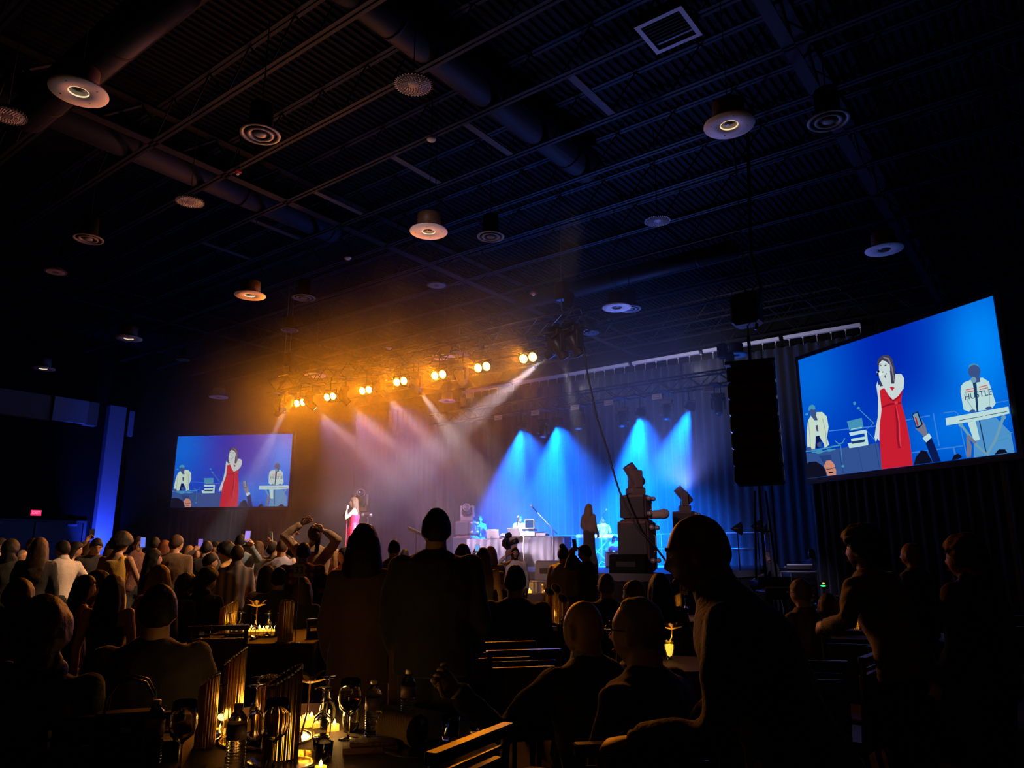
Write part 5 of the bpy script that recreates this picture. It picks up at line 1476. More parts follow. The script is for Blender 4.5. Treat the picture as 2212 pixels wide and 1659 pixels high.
BW = P_('s77','woman with long light hair walking on stage in black', 1272, 1089, 18.9, 40, base=SZ, skin='light', hair='long', hc='light', top='shirt', tc=(0.24,0.14,0.12), bot='longskirt', bc=(0.015,0.015,0.018), la=((0.4,0.1,-0.9),(-0.4,0.5,-0.7)), ra='relax', vox=0.014, smax=1.2)
P_('s78','grey-haired sound engineer in black bending over a desk beside the stage', 1655, 1191, 16.8, -80, skin='light', hair='thin', hc='grey', top='shirt', tc=(0.04,0.04,0.045), lean=22, la='table', ra='table', head=(20,0))
P_('s79','sound technician in a blue shirt and black face mask', 1752, 1185, 17.4, -140, skin='light', hair='crop', top='shirt', tc=(0.10,0.12,0.28), mask=True, la='table', ra='table', lean=10, head=(10,0))
print('people', NP[0])

flush_jobs()

# ------------------------------------------------------------------ speaker stacks with moving heads
M_SUB = mat('scuffed_black_cabinet', (0.16,0.075,0.052), 0.55, noise_amt=0.4, nscale=14, bump=0.15, bscale=60)
M_CAST = mat('caster_steel', (0.55,0.48,0.44), 0.35, metal=0.5)
def sub_cabinet(loc, rz, w_, dpt, h_, label, group, casters=True, cat='speaker cabinet'):
    t = thing('speaker_cabinet', label, cat, loc, rz, group)
    build('cabinet', MB().cbox((0,0,h_/2),(w_,dpt,h_)), M_SUB, t)
    build('grille', MB().cbox((0,-dpt/2-0.006,h_*0.47),(w_*0.92,0.02,h_*0.84)), M_LA, t)
    build('handle_plate', MB().cbox((0,-dpt/2-0.012,h_*0.93),(w_*0.9,0.02,0.05)), M_SUB, t)
    if casters:
        for zz in (h_*0.22, h_*0.84):
            for yy in (-dpt*0.28, dpt*0.28):
                c = build('caster', MB().tube([(w_/2+0.01,yy,zz),(w_/2+0.05,yy,zz)], 0.035, 10).tube([(w_/2+0.05,yy-0.02,zz),(w_/2+0.05,yy+0.02,zz)], 0.05, 12), M_CAST, t, True)
    build('side_handle', MB().tube([(w_/2+0.005,dpt*0.1,h_*0.70),(w_/2+0.04,dpt*0.1,h_*0.68),(w_/2+0.04,dpt*0.1,h_*0.40),(w_/2+0.005,dpt*0.1,h_*0.38)], 0.012, 6), M_CAST, t)
    return t
def stack(px, Y, rz, h1, h2, labs, mhlab, aim, lit=True):
    p = ony(px, 1200, Y); p = Vector((p.x, p.y, SZ))
    sub_cabinet((p.x,p.y,SZ), rz, 0.66, 0.62, h1, labs[0], 'speaker stacks on the stage')
    sub_cabinet((p.x,p.y,SZ+h1+0.002), rz, 0.56, 0.50, h2, labs[1], 'speaker stacks on the stage')
    z0 = SZ+h1+h2
    Rr = Matrix.Rotation(rz, 3, 'Z')
    t = moving_head((p.x, p.y, z0+0.40), aim, 'dark', mhlab, 'stage light', 'moving heads on the speaker stacks', False, 1.02, skin=True)
    return p, t
p1_, _ = stack(1378, 14.0, R(8), 1.06, 0.50, ('large scuffed speaker cabinet at the stage front corner under the cable','smaller speaker cabinet stacked on the large front corner one'), 'moving head light on the front corner speaker stack, tilted up left', (-0.35,-0.4,0.75))
stack(1484, 18.4, R(8), 0.95, 0.50, ('speaker cabinet at the rear corner behind the bald man','upper speaker cabinet of the stack behind the bald man'), 'blue-lit moving head light on the rear speaker stack', (-0.5,-0.3,0.7))
stack(772, 14.0, R(-2), 1.0, 0.48, ('speaker cabinet in haze right behind the singer','upper speaker cabinet behind the singer'), 'moving head light on the stack behind the singer, lens up right', (0.75,-0.5,0.5))
stack(1008, 18.6, R(0), 0.95, 0.45, ('hazy speaker cabinet beside the horn player','upper hazy speaker cabinet beside the horn player'), 'hazy moving head light pointing at us from the rear stack', (0.55,-0.8,0.15))
p = ony(738, 1200, 13.6)
sub_cabinet((p.x, p.y+0.1, SZ), 0, 0.55, 0.5, 0.42, 'low hazy speaker cabinet left of the singer', 'speaker stacks on the stage', False)
# furry white hat or cloth on the big cabinet
t = thing('furry_bundle', 'pale furry bundle resting on the front corner speaker cabinet', 'bundle', (p1_.x+0.40, p1_.y+0.12, SZ+1.06))
mb = MB()
mb.ell((0.0,0,0.09),(0.20,0.14,0.09), 20, 12); mb.ell((0.14,0.02,0.10),(0.13,0.13,0.10), 16, 10); mb.ell((-0.12,0,0.08),(0.12,0.12,0.08), 14, 10)
vv = []
for v in mb.v:
    v = Vector(v); k = 1 + 0.16*noise.noise(v*22); vv.append((v.x*k, v.y*k, max(0.0, v.z*k)))
mb.v = vv
build('fur', mb, mat('pale_fur', (0.62,0.42,0.36), 0.95, bump=0.8, bscale=120, sheen=0.5), t, True)
# stage monitor wedges
def wedge(loc, rz, w_, label, col, back=True):
    t = thing('monitor_wedge', label, 'stage monitor', loc, rz, 'stage monitors')
    prof = [(0.0,0.0),(0.42,0.0),(0.46,0.10),(0.16,0.36),(0.04,0.34)]
    n = len(prof); vs = [(-w_/2, y, z) for y, z in prof] + [(w_/2, y, z) for y, z in prof]
    fs = [tuple(range(n-1,-1,-1)), tuple(range(n,2*n))] + [(i, (i+1)%n, n+(i+1)%n, n+i) for i in range(n)]
    build('cabinet', MB().add(vs, fs), col, t)
    a = math.atan2(0.26, -0.30)
    build('grille', MB().box((-w_/2+0.03,-0.17,0.0),(w_/2-0.03,0.17,0.012), Matrix.Translation((0,0.315,0.235)) @ Matrix.Rotation(-math.atan2(0.26,0.30),4,'X')), M_LA, t)
    build('end_handle', MB().tube([(-w_/2-0.004,0.13,0.12),(-w_/2-0.03,0.13,0.13),(-w_/2-0.03,0.27,0.13),(-w_/2-0.004,0.27,0.12)], 0.012, 6), M_BLACK, t)
    build('back_panel', MB().cbox((0.0,-0.004,0.17),(w_*0.55,0.02,0.1)), M_BLACK, t)
    return t
p = ony(1353, 1234, 12.95); wedge((p.x, p.y, SZ), R(6), 0.72, 'black stage monitor before the corner speaker stack', mat('matt_black', (0.004,0.004,0.004), 0.8, spec=0.1))
# lower platform table in front with a grey wedge on it
p = at(1188, 1245, 14.2)
mz = 0.98
t = thing('draped_table', 'small table with pleated grey skirt in front of the stage', 'table', (p.x, p.y, 0), R(14))
build('table_top', MB().cbox((0,0,mz-0.02),(0.72,0.62,0.035)), mat('grey_top', (0.16,0.15,0.17), 0.5), t)
build('pleated_skirt', pleats(-0.37,0.37,0.02,mz-0.04,-0.33,0.02,0.09), mat('grey_skirt', (0.16,0.155,0.175), 0.8), t, True)
for s in (-1,1):
    for s2 in (-1,1): build('leg', MB().tube([(s*0.3,s2*0.25,0),(s*0.3,s2*0.25,mz-0.04)], 0.015, 6), M_STEEL, t)
wedge((p.x, p.y-0.12, mz), R(10), 0.50, 'grey stage monitor standing on the pleated front table', mat('grey_wedge', (0.22,0.20,0.20), 0.5))

# ------------------------------------------------------------------ DJ tables, laptops, turntables
M_CLOTHG = mat('pale_stage_cloth', (0.13,0.13,0.17), 0.85, noise_amt=0.1, nscale=6)
def cloth_table(loc, rz, w_, dpt, h_, label, m_):
    t = thing('cloth_table', label, 'table', loc, rz, 'cloth-covered tables on the stage')
    build('table_top', MB().cbox((0,0,h_-0.02),(w_,dpt,0.04)), m_, t)
    build('cloth_front', pleats(-w_/2,w_/2,0.01,h_-0.01,-dpt/2-0.01,0.018,0.22), m_, t, True)
    for s in (-1,1):
        build('cloth_side', pleats(-dpt/2,dpt/2,0.01,h_-0.01,s*(w_/2+0.005),0.015,0.2,False), m_, t, True)
    return t
pt = at(1145, 1215, 21.6)
TBZ = SZ + 0.86
A_T = R(16)
cloth_table((pt.x, pt.y, SZ), A_T, 2.3, 0.75, 0.86, 'long cloth-covered table carrying the DJ gear', M_CLOTHG)
pt2 = at(1062, 1215, 20.9)
cloth_table((pt2.x, pt2.y, SZ), R(10), 1.25, 0.7, 0.78, 'second cloth table with an open laptop, left of the DJ', M_CLOTHG)
def laptop(loc, rz, label, scr, lid=105, bc_=(0.5,0.5,0.55)):
    t = thing('laptop', label, 'laptop', loc, rz, 'laptops on the stage tables')
    mlap = mat('laptop_shell', bc_, 0.35, metal=0.3)
    build('base', MB().cbox((0,0,0.012),(0.36,0.25,0.022)), mlap, t)
    M_ = Matrix.Translation((0,0.125,0.022)) @ Matrix.Rotation(R(lid-90), 4, 'X').inverted()
    l = build('lid', MB().cbox((0,0.0,0.12),(0.36,0.012,0.24), M_), mlap, t)
    if scr: build('display', MB().box((-0.165,-0.0085,0.015),(0.165,-0.007,0.225), M_), emis('laptop_display', scr, 0.8), l)
    build('keyboard', MB().box((-0.15,-0.06,0.0232),(0.15,0.08,0.026)), M_BLACK, t)
    return t
def on_table(px, depth, z): 
    q = at(px, 1165, depth); return Vector((q.x, q.y, z))
q = on_table(1068, 20.75, SZ+0.782); laptop((q.x,q.y,q.z), R(200), 'open grey laptop on the left cloth table', None, 108)
q = on_table(1115, 21.4, TBZ); laptop((q.x,q.y,q.z), R(195), 'dark open laptop leaning back before the DJ', None, 120, (0.08,0.08,0.10))
q = on_table(1144, 21.5, TBZ)
t = thing('equipment_case', 'white equipment case with blue monitor standing beside the DJ', 'case', (q.x,q.y,TBZ), R(16))
build('lower_unit', MB().cbox((0,0,0.07),(0.44,0.36,0.13)), mat('white_shell', (0.72,0.72,0.76), 0.4), t)
build('riser', MB().cbox((0,0,0.19),(0.36,0.32,0.05)), M_BLACK, t)
mon = build('monitor', MB().cbox((0,0.02,0.36),(0.30,0.05,0.26)), mat('white_shell', (1,1,1)), t)
build('display', MB().box((-0.125,-0.009,0.255),(0.125,-0.006,0.465)), emis('blue_monitor', (0.05,0.25,0.85), 0.7), mon)
def turntable(px, d, label):
    q = on_table(px, d, TBZ)
    t = thing('turntable', label, 'turntable', (q.x,q.y,TBZ), R(16), 'turntables of the DJ')
    build('plinth', MB().cbox((0,0,0.05),(0.45,0.35,0.09)), mat('grey_deck', (0.30,0.30,0.34), 0.4), t)
    build('platter', MB().lathe([(0.0,0.125),(0.155,0.125),(0.16,0.095),(0.16,0.09)], 24, c=(-0.04,0,0)), M_BLACK, t, True)
    build('tone_arm', MB().tube([(0.17,0.12,0.12),(0.17,0.12,0.15),(0.15,-0.04,0.14),(0.10,-0.08,0.135)], 0.008, 6), M_CHROME, t)
turntable(1167, 21.5, 'turntable at the right end of the DJ table')
turntable(1128, 21.9, 'turntable under the hands of the DJ')
q = on_table(1096, 21.5, TBZ)
t = thing('mixer', 'small mixing desk left of the dark laptop', 'mixer', (q.x,q.y,TBZ), R(16))
build('chassis', MB().cbox((0,0,0.04),(0.34,0.3,0.07)), mat('grey_deck', (1,1,1)), t)
kn = MB().lathe([(0.011,0.0),(0.010,0.018),(0.0,0.019)], 8).mesh('knob', M_WHITE)
for i in range(6):
    for j in range(3): obj('knob', kn, t, (-0.13+i*0.05, -0.08+j*0.06, 0.075))
# cables over the tables
for k, (a, b, c_) in enumerate((((1058,20.6),(1090,20.95),'white cable looping over the left cloth table'), ((1150,21.1),(1180,21.1),'white cable hanging down the front of the DJ table'))):
    A = on_table(*a, TBZ if k else SZ+0.78); B = on_table(*b, TBZ if k else SZ+0.78)
    pts = [A.lerp(B, u) + Vector((0,-0.05*math.sin(u*PI),0.06*math.sin(u*PI*3)+0.03)) for u in [i/14 for i in range(15)]]
    if k: pts = [Vector(A)+Vector((0,-0.42,0.02)), Vector(A)+Vector((0.02,-0.48,-0.3)), Vector(A)+Vector((0.08,-0.5,-0.8))]
    build('stage_cable', MB().tube(pts, 0.012, 6), M_WHITE, smooth=True, label=c_, category='cable')
def mic_mesh(): 
    return (MB().lathe([(0.0,-0.17),(0.010,-0.168),(0.016,-0.02),(0.018,0.0),(0.0,0.0)], 12).mesh('microphone_body', M_BLACK, True),
            MB().lathe([(0.0,0.0),(0.018,0.0),(0.027,0.015),(0.028,0.035),(0.018,0.058),(0.0,0.062)], 14).mesh('microphone_grille', mat('mic_grille', (0.35,0.35,0.38), 0.4, metal=0.7), True))
MIC = mic_mesh()
def mic_stand(px, d, label, boom, h_=1.3, rzz=0, tip=(0.0,0.0)):
    b = at(px, 1200, d)
    t = thing('microphone_stand', label, 'microphone stand', (b.x, b.y, SZ), rzz, 'microphone stands on the stage')
    M1 = mat('stand_metal', (0.40,0.42,0.46), 0.35, metal=0.5)
    build('pole', MB().tube([(0,0,0.05),(0,0,h_)], 0.014, 8), M1, t, True)
    for k in range(3):
        a = 2*PI*k/3
        build('leg', MB().tube([(0,0,0.14),(0.3*math.cos(a),0.3*math.sin(a),0.01)], 0.010, 6), M1, t)
    if boom:
        (bx, bz), (cx_, cz) = boom
        build('boom', MB().tube([(cx_,0,cz),(0,0,h_),(bx,0,bz)], 0.011, 8), M1, t, True)
        end = Vector((bx,0,bz)); dv = (end - Vector((0,0,h_))).normalized()
    else:
        end = Vector((0,0,h_)); dv = Vector((0,0.3,1)).normalized()
    M_ = Matrix.Translation(end) @ dv.to_track_quat('Z','Y').to_matrix().to_4x4()
    for nm, me in zip(('microphone_body','microphone_grille'), MIC):
        o = obj(nm, me, t); o.matrix_local = M_ @ Matrix.Translation((0,0,0.1)) @ Matrix.Scale(1.3,4)
    return t
mic_stand(1195, 21.0, 'boom microphone stand beside the DJ table, boom rising to the left', ((-0.52,1.62),(0.12,0.92)), 1.05, R(37))
mic_stand(1118, 22.5, 'microphone on a straight stand before the DJ', None, 1.35)
mic_stand(1300, 23.3, 'microphone stand in front of the keyboard player', ((0.12,1.62),(-0.06,1.3)), 1.4, R(37))
# music stand left
b = at(898, 1200, 17.5)
t = thing('music_stand', 'small music stand with slanted pale desk left of the tall man', 'music stand', (b.x,b.y,SZ), R(37))
build('pole', MB().tube([(0,0,0.03),(0,0,0.85)], 0.014, 8), M_GREY, t)
build('desk', MB().cbox((0,0,0),(0.34,0.02,0.2), Matrix.Translation((-0.05,0,0.90)) @ Matrix.Rotation(R(25),4,'Y') @ Matrix.Rotation(R(70),4,'X')), mat('pale_desk', (0.55,0.55,0.6), 0.4), t)
for k in range(3):
    a = 2*PI*k/3+0.4
    build('leg', MB().tube([(0,0,0.12),(0.25*math.cos(a),0.25*math.sin(a),0.01)], 0.010, 6), M_GREY, t)
# keyboard with stand
kp = at(1291, 1200, 23.8)
t = thing('keyboard_piano', 'white electronic keyboard on an X stand before its player', 'keyboard', (kp.x,kp.y,SZ), R(33))
build('keyboard_case', MB().cbox((0,0,0.92),(1.35,0.34,0.11)), mat('white_shell', (1,1,1)), t)
for k in range(26): build('white_key', MB().box((-0.62+k*0.048,0.0,0.976),(-0.62+k*0.048+0.044,0.14,0.984)), M_WHITE, t)
for s in (-1,1): build('stand_bar', MB().tube([(s*0.42,0,0.86),(-s*0.42,0,0.02)], 0.022, 8), M_GREY, t)
build('stand_foot', MB().tube([(-0.42,-0.2,0.02),(-0.42,0.2,0.02)], 0.018, 6).tube([(0.42,-0.2,0.02),(0.42,0.2,0.02)], 0.018, 6), M_GREY, t)
# sweater lettering
i = KB
for body_, z_, c_, sz in (('HUSTLE', -0.17, (0.01,0.02,0.06), 0.10),):
    P0 = i['N'] + i['R'] @ Vector((0, 0.175, -0.16))
    M_ = Matrix.Translation((0,0,0))
    me_t = text_obj('sweater_lettering', body_, sz, mat('sweater_ink', c_, 0.8), Matrix.Rotation(PI, 4, 'Z') @ Matrix.Rotation(PI/2, 4, 'X'), i['o'])
    me_t.location = i['R'].inverted() @ (P0 - i['o'].location)
b_ = MB()
for k, zz in enumerate((0.085, 0.06)):
    for s in (-1,1): b_.box((s*0.10-0.065,0.165,zz-0.16),(s*0.10+0.065,0.172,zz-0.16+0.014))
o = build('sweater_stripes', b_, mat('sweater_red', (0.6,0.08,0.08), 0.8), i['o']); o.location = i['R'].inverted() @ (i['N'] - i['o'].location)
# singer's microphone
i = SG; w0 = i['wr'][-1] + i['fd'][-1]*0.07
mth = i['head'] + i['R'] @ Vector((0,0.11,-0.06))*i['s']
dv = Vector((mth - w0)); dv = (dv.normalized() + Vector((0,0,0.25))).normalized()
t = thing('microphone', 'handheld microphone at the mouth of the singer', 'microphone', w0, 0)
for nm, me in zip(('microphone_body','microphone_grille'), MIC):
    o = obj(nm, me, t); o.matrix_local = dv.to_track_quat('Z','Y').to_matrix().to_4x4() @ Matrix.Scale(1.35,4)
build('belt_sash', MB().cbox((0,0,0),(0.05,0.012,0.7)), mat('red_satin',(1,1,1)), SG['o'], loc=(-0.05, 0.17, 0.80*SG['s']))
# horn
i = HN; w0 = (i['wr'][-1]+i['wr'][1])/2
mth = i['head'] + i['R'] @ Vector((0,0.10,-0.06))*i['s']
dv = (w0 - mth).normalized()
t = thing('trumpet', 'small brass horn raised by the hazy suited player', 'trumpet', mth)
build('tube', MB().tube([mth*0, dv*0.45], 0.012, 8).tube([dv*0.12+Vector((0,0,-0.05)), dv*0.36+Vector((0,0,-0.05))], 0.011, 8), mat('brass', (0.7,0.5,0.2), 0.3, metal=0.9), t, True)
build('bell', MB().lathe([(0.012,0.0),(0.018,0.06),(0.035,0.10),(0.06,0.12)], 18, Matrix.Translation(dv*0.42) @ dv.to_track_quat('Z','Y').to_matrix().to_4x4()), mat('brass', (1,1,1)), t, True)
# electric guitar of the seated musician
i = GT
t = thing('red_guitar', 'red guitar on the lap of the seated musician', 'guitar', i['P'] + i['R'] @ Vector((0.0,0.22,0.12)), i['rz'])
build('body', MB().ell((0.08,0,0),(0.15,0.03,0.11), 16, 8).ell((-0.06,0,0.01),(0.11,0.03,0.09), 14, 8), mat('red_lacquer', (0.5,0.02,0.03), 0.2, coat=0.6), t, True)
build('neck', MB().tube([(-0.1,0,0.02),(-0.55,0,0.18)], 0.018, 6), mat('guitar_neck', (0.25,0.12,0.05), 0.4), t)
build('headstock', MB().cbox((-0.6,0,0.2),(0.12,0.02,0.06)), M_BLACK, t)
# white box under him
b = at(1331, 1220, 20.5)
t = thing('riser_case', 'pale flight case between the keyboard player and the speaker stack', 'case', (b.x,b.y,SZ), R(33))
build('box', MB().cbox((0,0,0.21),(0.6,0.45,0.42)), mat('pale_case', (0.5,0.42,0.42), 0.5), t)
for z_ in (0.0, 0.40): build('edging', MB().box((-0.31,-0.235,z_),(0.31,-0.22,z_+0.03)), M_CHROME, t)
# camera held high by the cameraman
i = cam_i
t = thing('video_camera', 'black camera with flash held up by the bald cameraman', 'camera', i['wr'][1] + Vector((0,0,0.17)), i['rz']+R(40))
t.rotation_euler = (R(20), R(-30), i['rz']+R(40))
build('body', MB().cbox((0,0,0),(0.15,0.09,0.11)), M_BLACK, t)
build('lens_barrel', MB().lathe([(0.0,0.0),(0.042,0.0),(0.042,0.10),(0.048,0.16),(0.0,0.155)], 16, Matrix.Rotation(-PI/2,4,'X') @ Matrix.Translation((0,0,0.045))), M_BLACK, t, True)
build('flash', MB().cbox((0,0,0.10),(0.07,0.06,0.06)).cbox((0,0.03,0.17),(0.08,0.09,0.06)), M_BLACK, t)
build('grip', MB().cbox((0.085,0.02,-0.01),(0.03,0.07,0.1)), M_BLACK, t)
# papers in the hand of the woman walking on stage
i = BW
t = thing('papers', 'pale pink papers held at the hip by the woman in black', 'papers', i['wr'][-1] + i['fd'][-1]*0.08, i['rz'])
build('sheets', MB().cbox((0,0,0),(0.22,0.012,0.28), Matrix.Rotation(R(20),4,'Y')), mat('pink_paper', (0.75,0.35,0.35), 0.6), t)

# ------------------------------------------------------------------ stage rails at the back
M_RAIL = mat('rail_pipe', (0.30,0.30,0.34), 0.3, metal=0.6)
def rail_section(x0, x1, y, label):
    t = thing('guard_rail', label, 'guard rail', (x0, y, SZ), 0, 'guard rails at the back of the stage')
    L = x1-x0
    build('top_rail', MB().tube([(0,0,0.02),(0,0,0.98),(0.08,0,1.06),(L-0.08,0,1.06),(L,0,0.98),(L,0,0.02)], 0.022, 8), M_RAIL, t, True)
    build('middle_rail', MB().tube([(0,0,0.55),(L,0,0.55)], 0.018, 8), M_RAIL, t, True)
    build('post', MB().tube([(L*0.45,0,0.02),(L*0.45,0,1.05)], 0.018, 8), M_RAIL, t, True)
xs = onz(1690, 1158, SZ+1.06).x
ry = 24.6
RX = [-17.9, -15.5, -13.1, -10.7, -8.3]
for k in range(4):
    rail_section(RX[k]+0.03, RX[k+1]-0.03, ry, ['farthest hazy guard rail section behind the horn player','guard rail section behind the DJ','guard rail section behind the keyboard player','nearest blue-lit guard rail section by the side curtain'][k])

# ------------------------------------------------------------------ side stage: antennas, tower, consoles
def paddle(px, py, d, label, white=False):
    c = at(px, py, d)
    t = thing('antenna_paddle', label, 'antenna', (c.x, c.y, 0), YAW + (R(12) if not white else R(60)), 'antennas on stands beside the stage')
    z = c.z
    if not white:
        vs = [(-0.15,0,0),(-0.02,0,0.08),(0.11,0,0.15),(0.15,0,0.10),(0.15,0,-0.10),(0.11,0,-0.15),(-0.02,0,-0.08)]
        n = len(vs); V2 = [(a,-0.008,z+b) for a,_,b in vs]+[(a,0.008,z+b) for a,_,b in vs]
        build('blade', MB().add(V2, [tuple(range(n)), tuple(range(2*n-1,n-1,-1))]+[(i,n+i,n+(i+1)%n,(i+1)%n) for i in range(n)]), mat('brown_black_blade', (0.09,0.075,0.07), 0.5), t)
        build('label_strip', MB().box((-0.07,-0.012,z-0.005),(0.03,-0.009,z+0.018)), M_WHITE, t)
    else:
        build('blade', MB().lathe([(0.0,-0.02),(0.13,-0.015),(0.15,0.0),(0.13,0.015),(0.0,0.02)], 20, Matrix.Translation((0,0,z)) @ Matrix.Rotation(PI/2,4,'X')), mat('white_dome', (0.55,0.55,0.62), 0.4), t, True)
        build('dome_back', MB().lathe([(0.14,0.0),(0.09,0.08),(0.02,0.13)], 16, Matrix.Translation((0,0.01,z)) @ Matrix.Rotation(-PI/2,4,'X')), mat('violet_mesh', (0.14,0.12,0.40), 0.5), t, True)
    build('pole', MB().tube([(0.03,0.02,0.1),(0.03,0.02,z-0.02)], 0.013, 6), M_STEEL, t)
    for k in range(3):
        a = 2*PI*k/3
        build('leg', MB().tube([(0.03,0.02,0.35),(0.03+0.35*math.cos(a),0.02+0.35*math.sin(a),0.01)], 0.010, 5), M_STEEL, t)
paddle(1591, 1142, 16.6, 'fin-shaped antenna with white strip nearest the stage')
paddle(1634, 1137, 17.0, 'larger fin-shaped antenna between the other two')
paddle(1661, 1140, 16.2, 'round pale antenna on a stand beside the lift poles', True)
b = at(1655, 1235, 14.6)
t = thing('lift_tower', 'black A-shaped lift tower rising past the side of the stage', 'lift tower', (b.x,b.y,0), YAW)
for s in (-1,1):
    build('leg', MB().tube([(s*0.26,0,0),(s*0.11,0,2.7)], 0.022, 6), M_BLACK, t)
build('mast', MB().tube([(0,0.05,0.1),(0,0.05,2.8)], 0.03, 6), M_BLACK, t)
build('brace', MB().tube([(-0.2,0,1.0),(0.2,0,1.0)], 0.014, 6).tube([(-0.15,0,1.9),(0.15,0,1.9)], 0.014, 6), M_BLACK, t)
build('outrigger', MB().tube([(0,-0.5,0.03),(0,0.6,0.03)], 0.03, 6), M_BLACK, t)
def console(px, py, d, w_, label, stripe, rz=0, h_=None):
    c = at(px, py, d); z = c.z if h_ is None else h_
    t = thing('mixing_console', label, 'mixing console', (c.x, c.y, 0), YAW+rz, 'consoles beside the stage')
    build('chassis', MB().cbox((0,0,z-0.07),(w_,0.5,0.12)), M_BLACK, t)
    build('meter_bridge', MB().cbox((0,-0.26,z+0.0),(w_,0.05,0.10)), mat('console_back', (0.05,0.045,0.05), 0.5), t)
    build('edge_strip', MB().box((-w_/2,-0.292,z+0.035),(w_/2,-0.286,z+0.058)), stripe, t)
    for s in (-1,1):
        build('stand_leg', MB().tube([(s*w_*0.42,-0.2,0),(s*w_*0.42,0.2,z-0.12)], 0.02, 6).tube([(s*w_*0.42,0.2,0),(s*w_*0.42,-0.2,z-0.12)], 0.02, 6), M_STEEL, t)
    f = MB().cbox((0,0,0.01),(0.015,0.03,0.02)).mesh('fader', M_WHITE)
    for k in range(14): obj('fader', f, t, (-w_*0.44+k*w_*0.068, -0.05, z-0.01))
    return t
WS = mat('white_strip', (0.75,0.72,0.78), 0.4)
console(1717, 1224, 16.4, 0.55, 'console with white top edge before the masked technician', WS)
console(1662, 1252, 13.8, 0.60, 'brownish console back in front of the grey-haired engineer', M_GREY)
console(1674, 1274, 11.6, 0.48, 'low desk with a bright white edge nearest the patterned-top guest', WS)
c = at(1728, 1262, 15.2)
t = thing('rack_case', 'tall open rack case outlined by pale edges below the masked technician', 'rack case', (c.x,c.y,0), YAW)
fr = MB()
for s in (-1,1):
    for s2 in (-1,1): fr.tube([(s*0.27,s2*0.27,0.02),(s*0.27,s2*0.27,1.1)], 0.014, 6)
for z in (0.05,1.1): fr.tube([(-0.27,-0.27,z),(0.27,-0.27,z),(0.27,0.27,z),(-0.27,0.27,z),(-0.27,-0.27,z)], 0.014, 6)
build('edge_frame', fr, M_GREY, t)
build('shell', MB().box((-0.26,-0.22,0.06),(0.26,0.26,1.08)), M_BLACK, t)
for k in range(5): build('rack_unit', MB().cbox((0,-0.235,0.2+k*0.18),(0.46,0.03,0.14)), mat('rack_face', (0.03,0.03,0.035), 0.4), t)
c = at(1778, 1263, 12.5)
t = thing('status_lamp', 'tiny green and orange indicator light beside the rack', 'indicator light', c)
build('housing', MB().cbox((0,0.03,0),(0.12,0.05,0.10)).tube([(0,0.05,-0.05),(0,0.05,-c.z+0.01)], 0.012, 6), M_BLACK, t)
build('green_lamp', MB().ell((0.0,-0.005,-0.02),(0.045,0.012,0.012), 10, 6), emis('green_led', (0.02,1.0,0.15), 3.0), t)
build('orange_lamp', MB().ell((0.01,-0.005,0.025),(0.02,0.012,0.012), 8, 6), emis('orange_led', (1.0,0.3,0.08), 3.0), t)
c = at(1700, 1240, 15.0)
t = thing('desk_lamp', 'small red-orange work lamp glowing on the console', 'desk lamp', at(1699,1243,15.6))
build('shade', MB().lathe([(0.03,0.0),(0.05,-0.05)], 12), M_BLACK, t)
build('bulb', MB().ell((0,0,-0.045),(0.03,0.03,0.02), 8, 6), emis('red_bulb', (1.0,0.12,0.03), 2.5), t)
build('goose_neck', MB().tube([(0,0,0),(0.05,0,0.06),(0.1,0,0.0),(0.1,0,-0.12)], 0.008, 5), M_BLACK, t)
lamp('work_light', 'POINT', at(1699,1243,15.4), 1.2, (1.0,0.25,0.08), None, 0.04)
lamp('console_light', 'SPOT', at(1690, 1120, 15.0), 60, (0.7,0.6,1.0), at(1690,1240,15.6), 0.1, 80, 1.0)

# ------------------------------------------------------------------ chairs
M_CHAIR = mat('black_chair_frame', (0.03,0.026,0.026), 0.32, coat=0.3)
M_SEAT = mat('dark_chair_vinyl', (0.05,0.04,0.038), 0.42, noise_amt=0.2, nscale=20)
def chair_proto():
    t = thing('banquet_chair', 'x', 'chair', (0,0,0))
    W_ = 0.45
    build('seat', MB().cbox((0,0.0,0.445),(W_,0.45,0.07)), M_SEAT, t)
    for x, y, y2, z in ((-1,0.19,0.19,0.42),(1,0.19,0.19,0.42)):
        build('leg', MB().box((x*0.20-0.014,y-0.014,0),(x*0.20+0.014,y+0.014,z)), M_CHAIR, t)
    for x in (-1,1):
        build('leg', MB().tube([(x*0.20,-0.28,0),(x*0.20,-0.21,0.42),(x*0.205,-0.25,0.90)], 0.016, 6), M_CHAIR, t)
    build('top_rail', MB().cbox((0,-0.25,0.895),(W_,0.045,0.035)), M_CHAIR, t)
    build('back_panel', MB().cbox((0,-0.232,0.65),(W_-0.07,0.035,0.33), Matrix.Rotation(R(0),4,'X')), M_SEAT, t)
    build('cross_rail', MB().cbox((0,-0.243,0.845),(W_-0.05,0.012,0.010)), M_CHAIR, t)
    return t
CH0 = chair_proto(); first_chair = [True]
def chair(px, py, d, face, label, group='black banquet chairs'):
    """top rail centre at the image point; face: 0 = chair faces away from the camera (we see its back)"""
    p = at(px, py, d); r = ray(px, py)
    rz = math.atan2(r.y, r.x) - PI/2 - R(face)
    hgt = p.z
    loc = Vector((p.x, p.y, 0)) - Matrix.Rotation(rz,3,'Z') @ Vector((0,-0.25,0))
    if first_chair[0]:
        t = CH0; first_chair[0] = False; t.location = loc; t.rotation_euler = (0,0,rz); t['label'] = label; t['group'] = group
    else: t = dup(CH0, loc, rz, label, group)
    k = hgt/0.91
    t.scale = (1, 1, k)
    return t
def zd(px, py, z=0.91):     # depth at which the image point has height z
    return (z - CAMZ) / ray(px, py).z
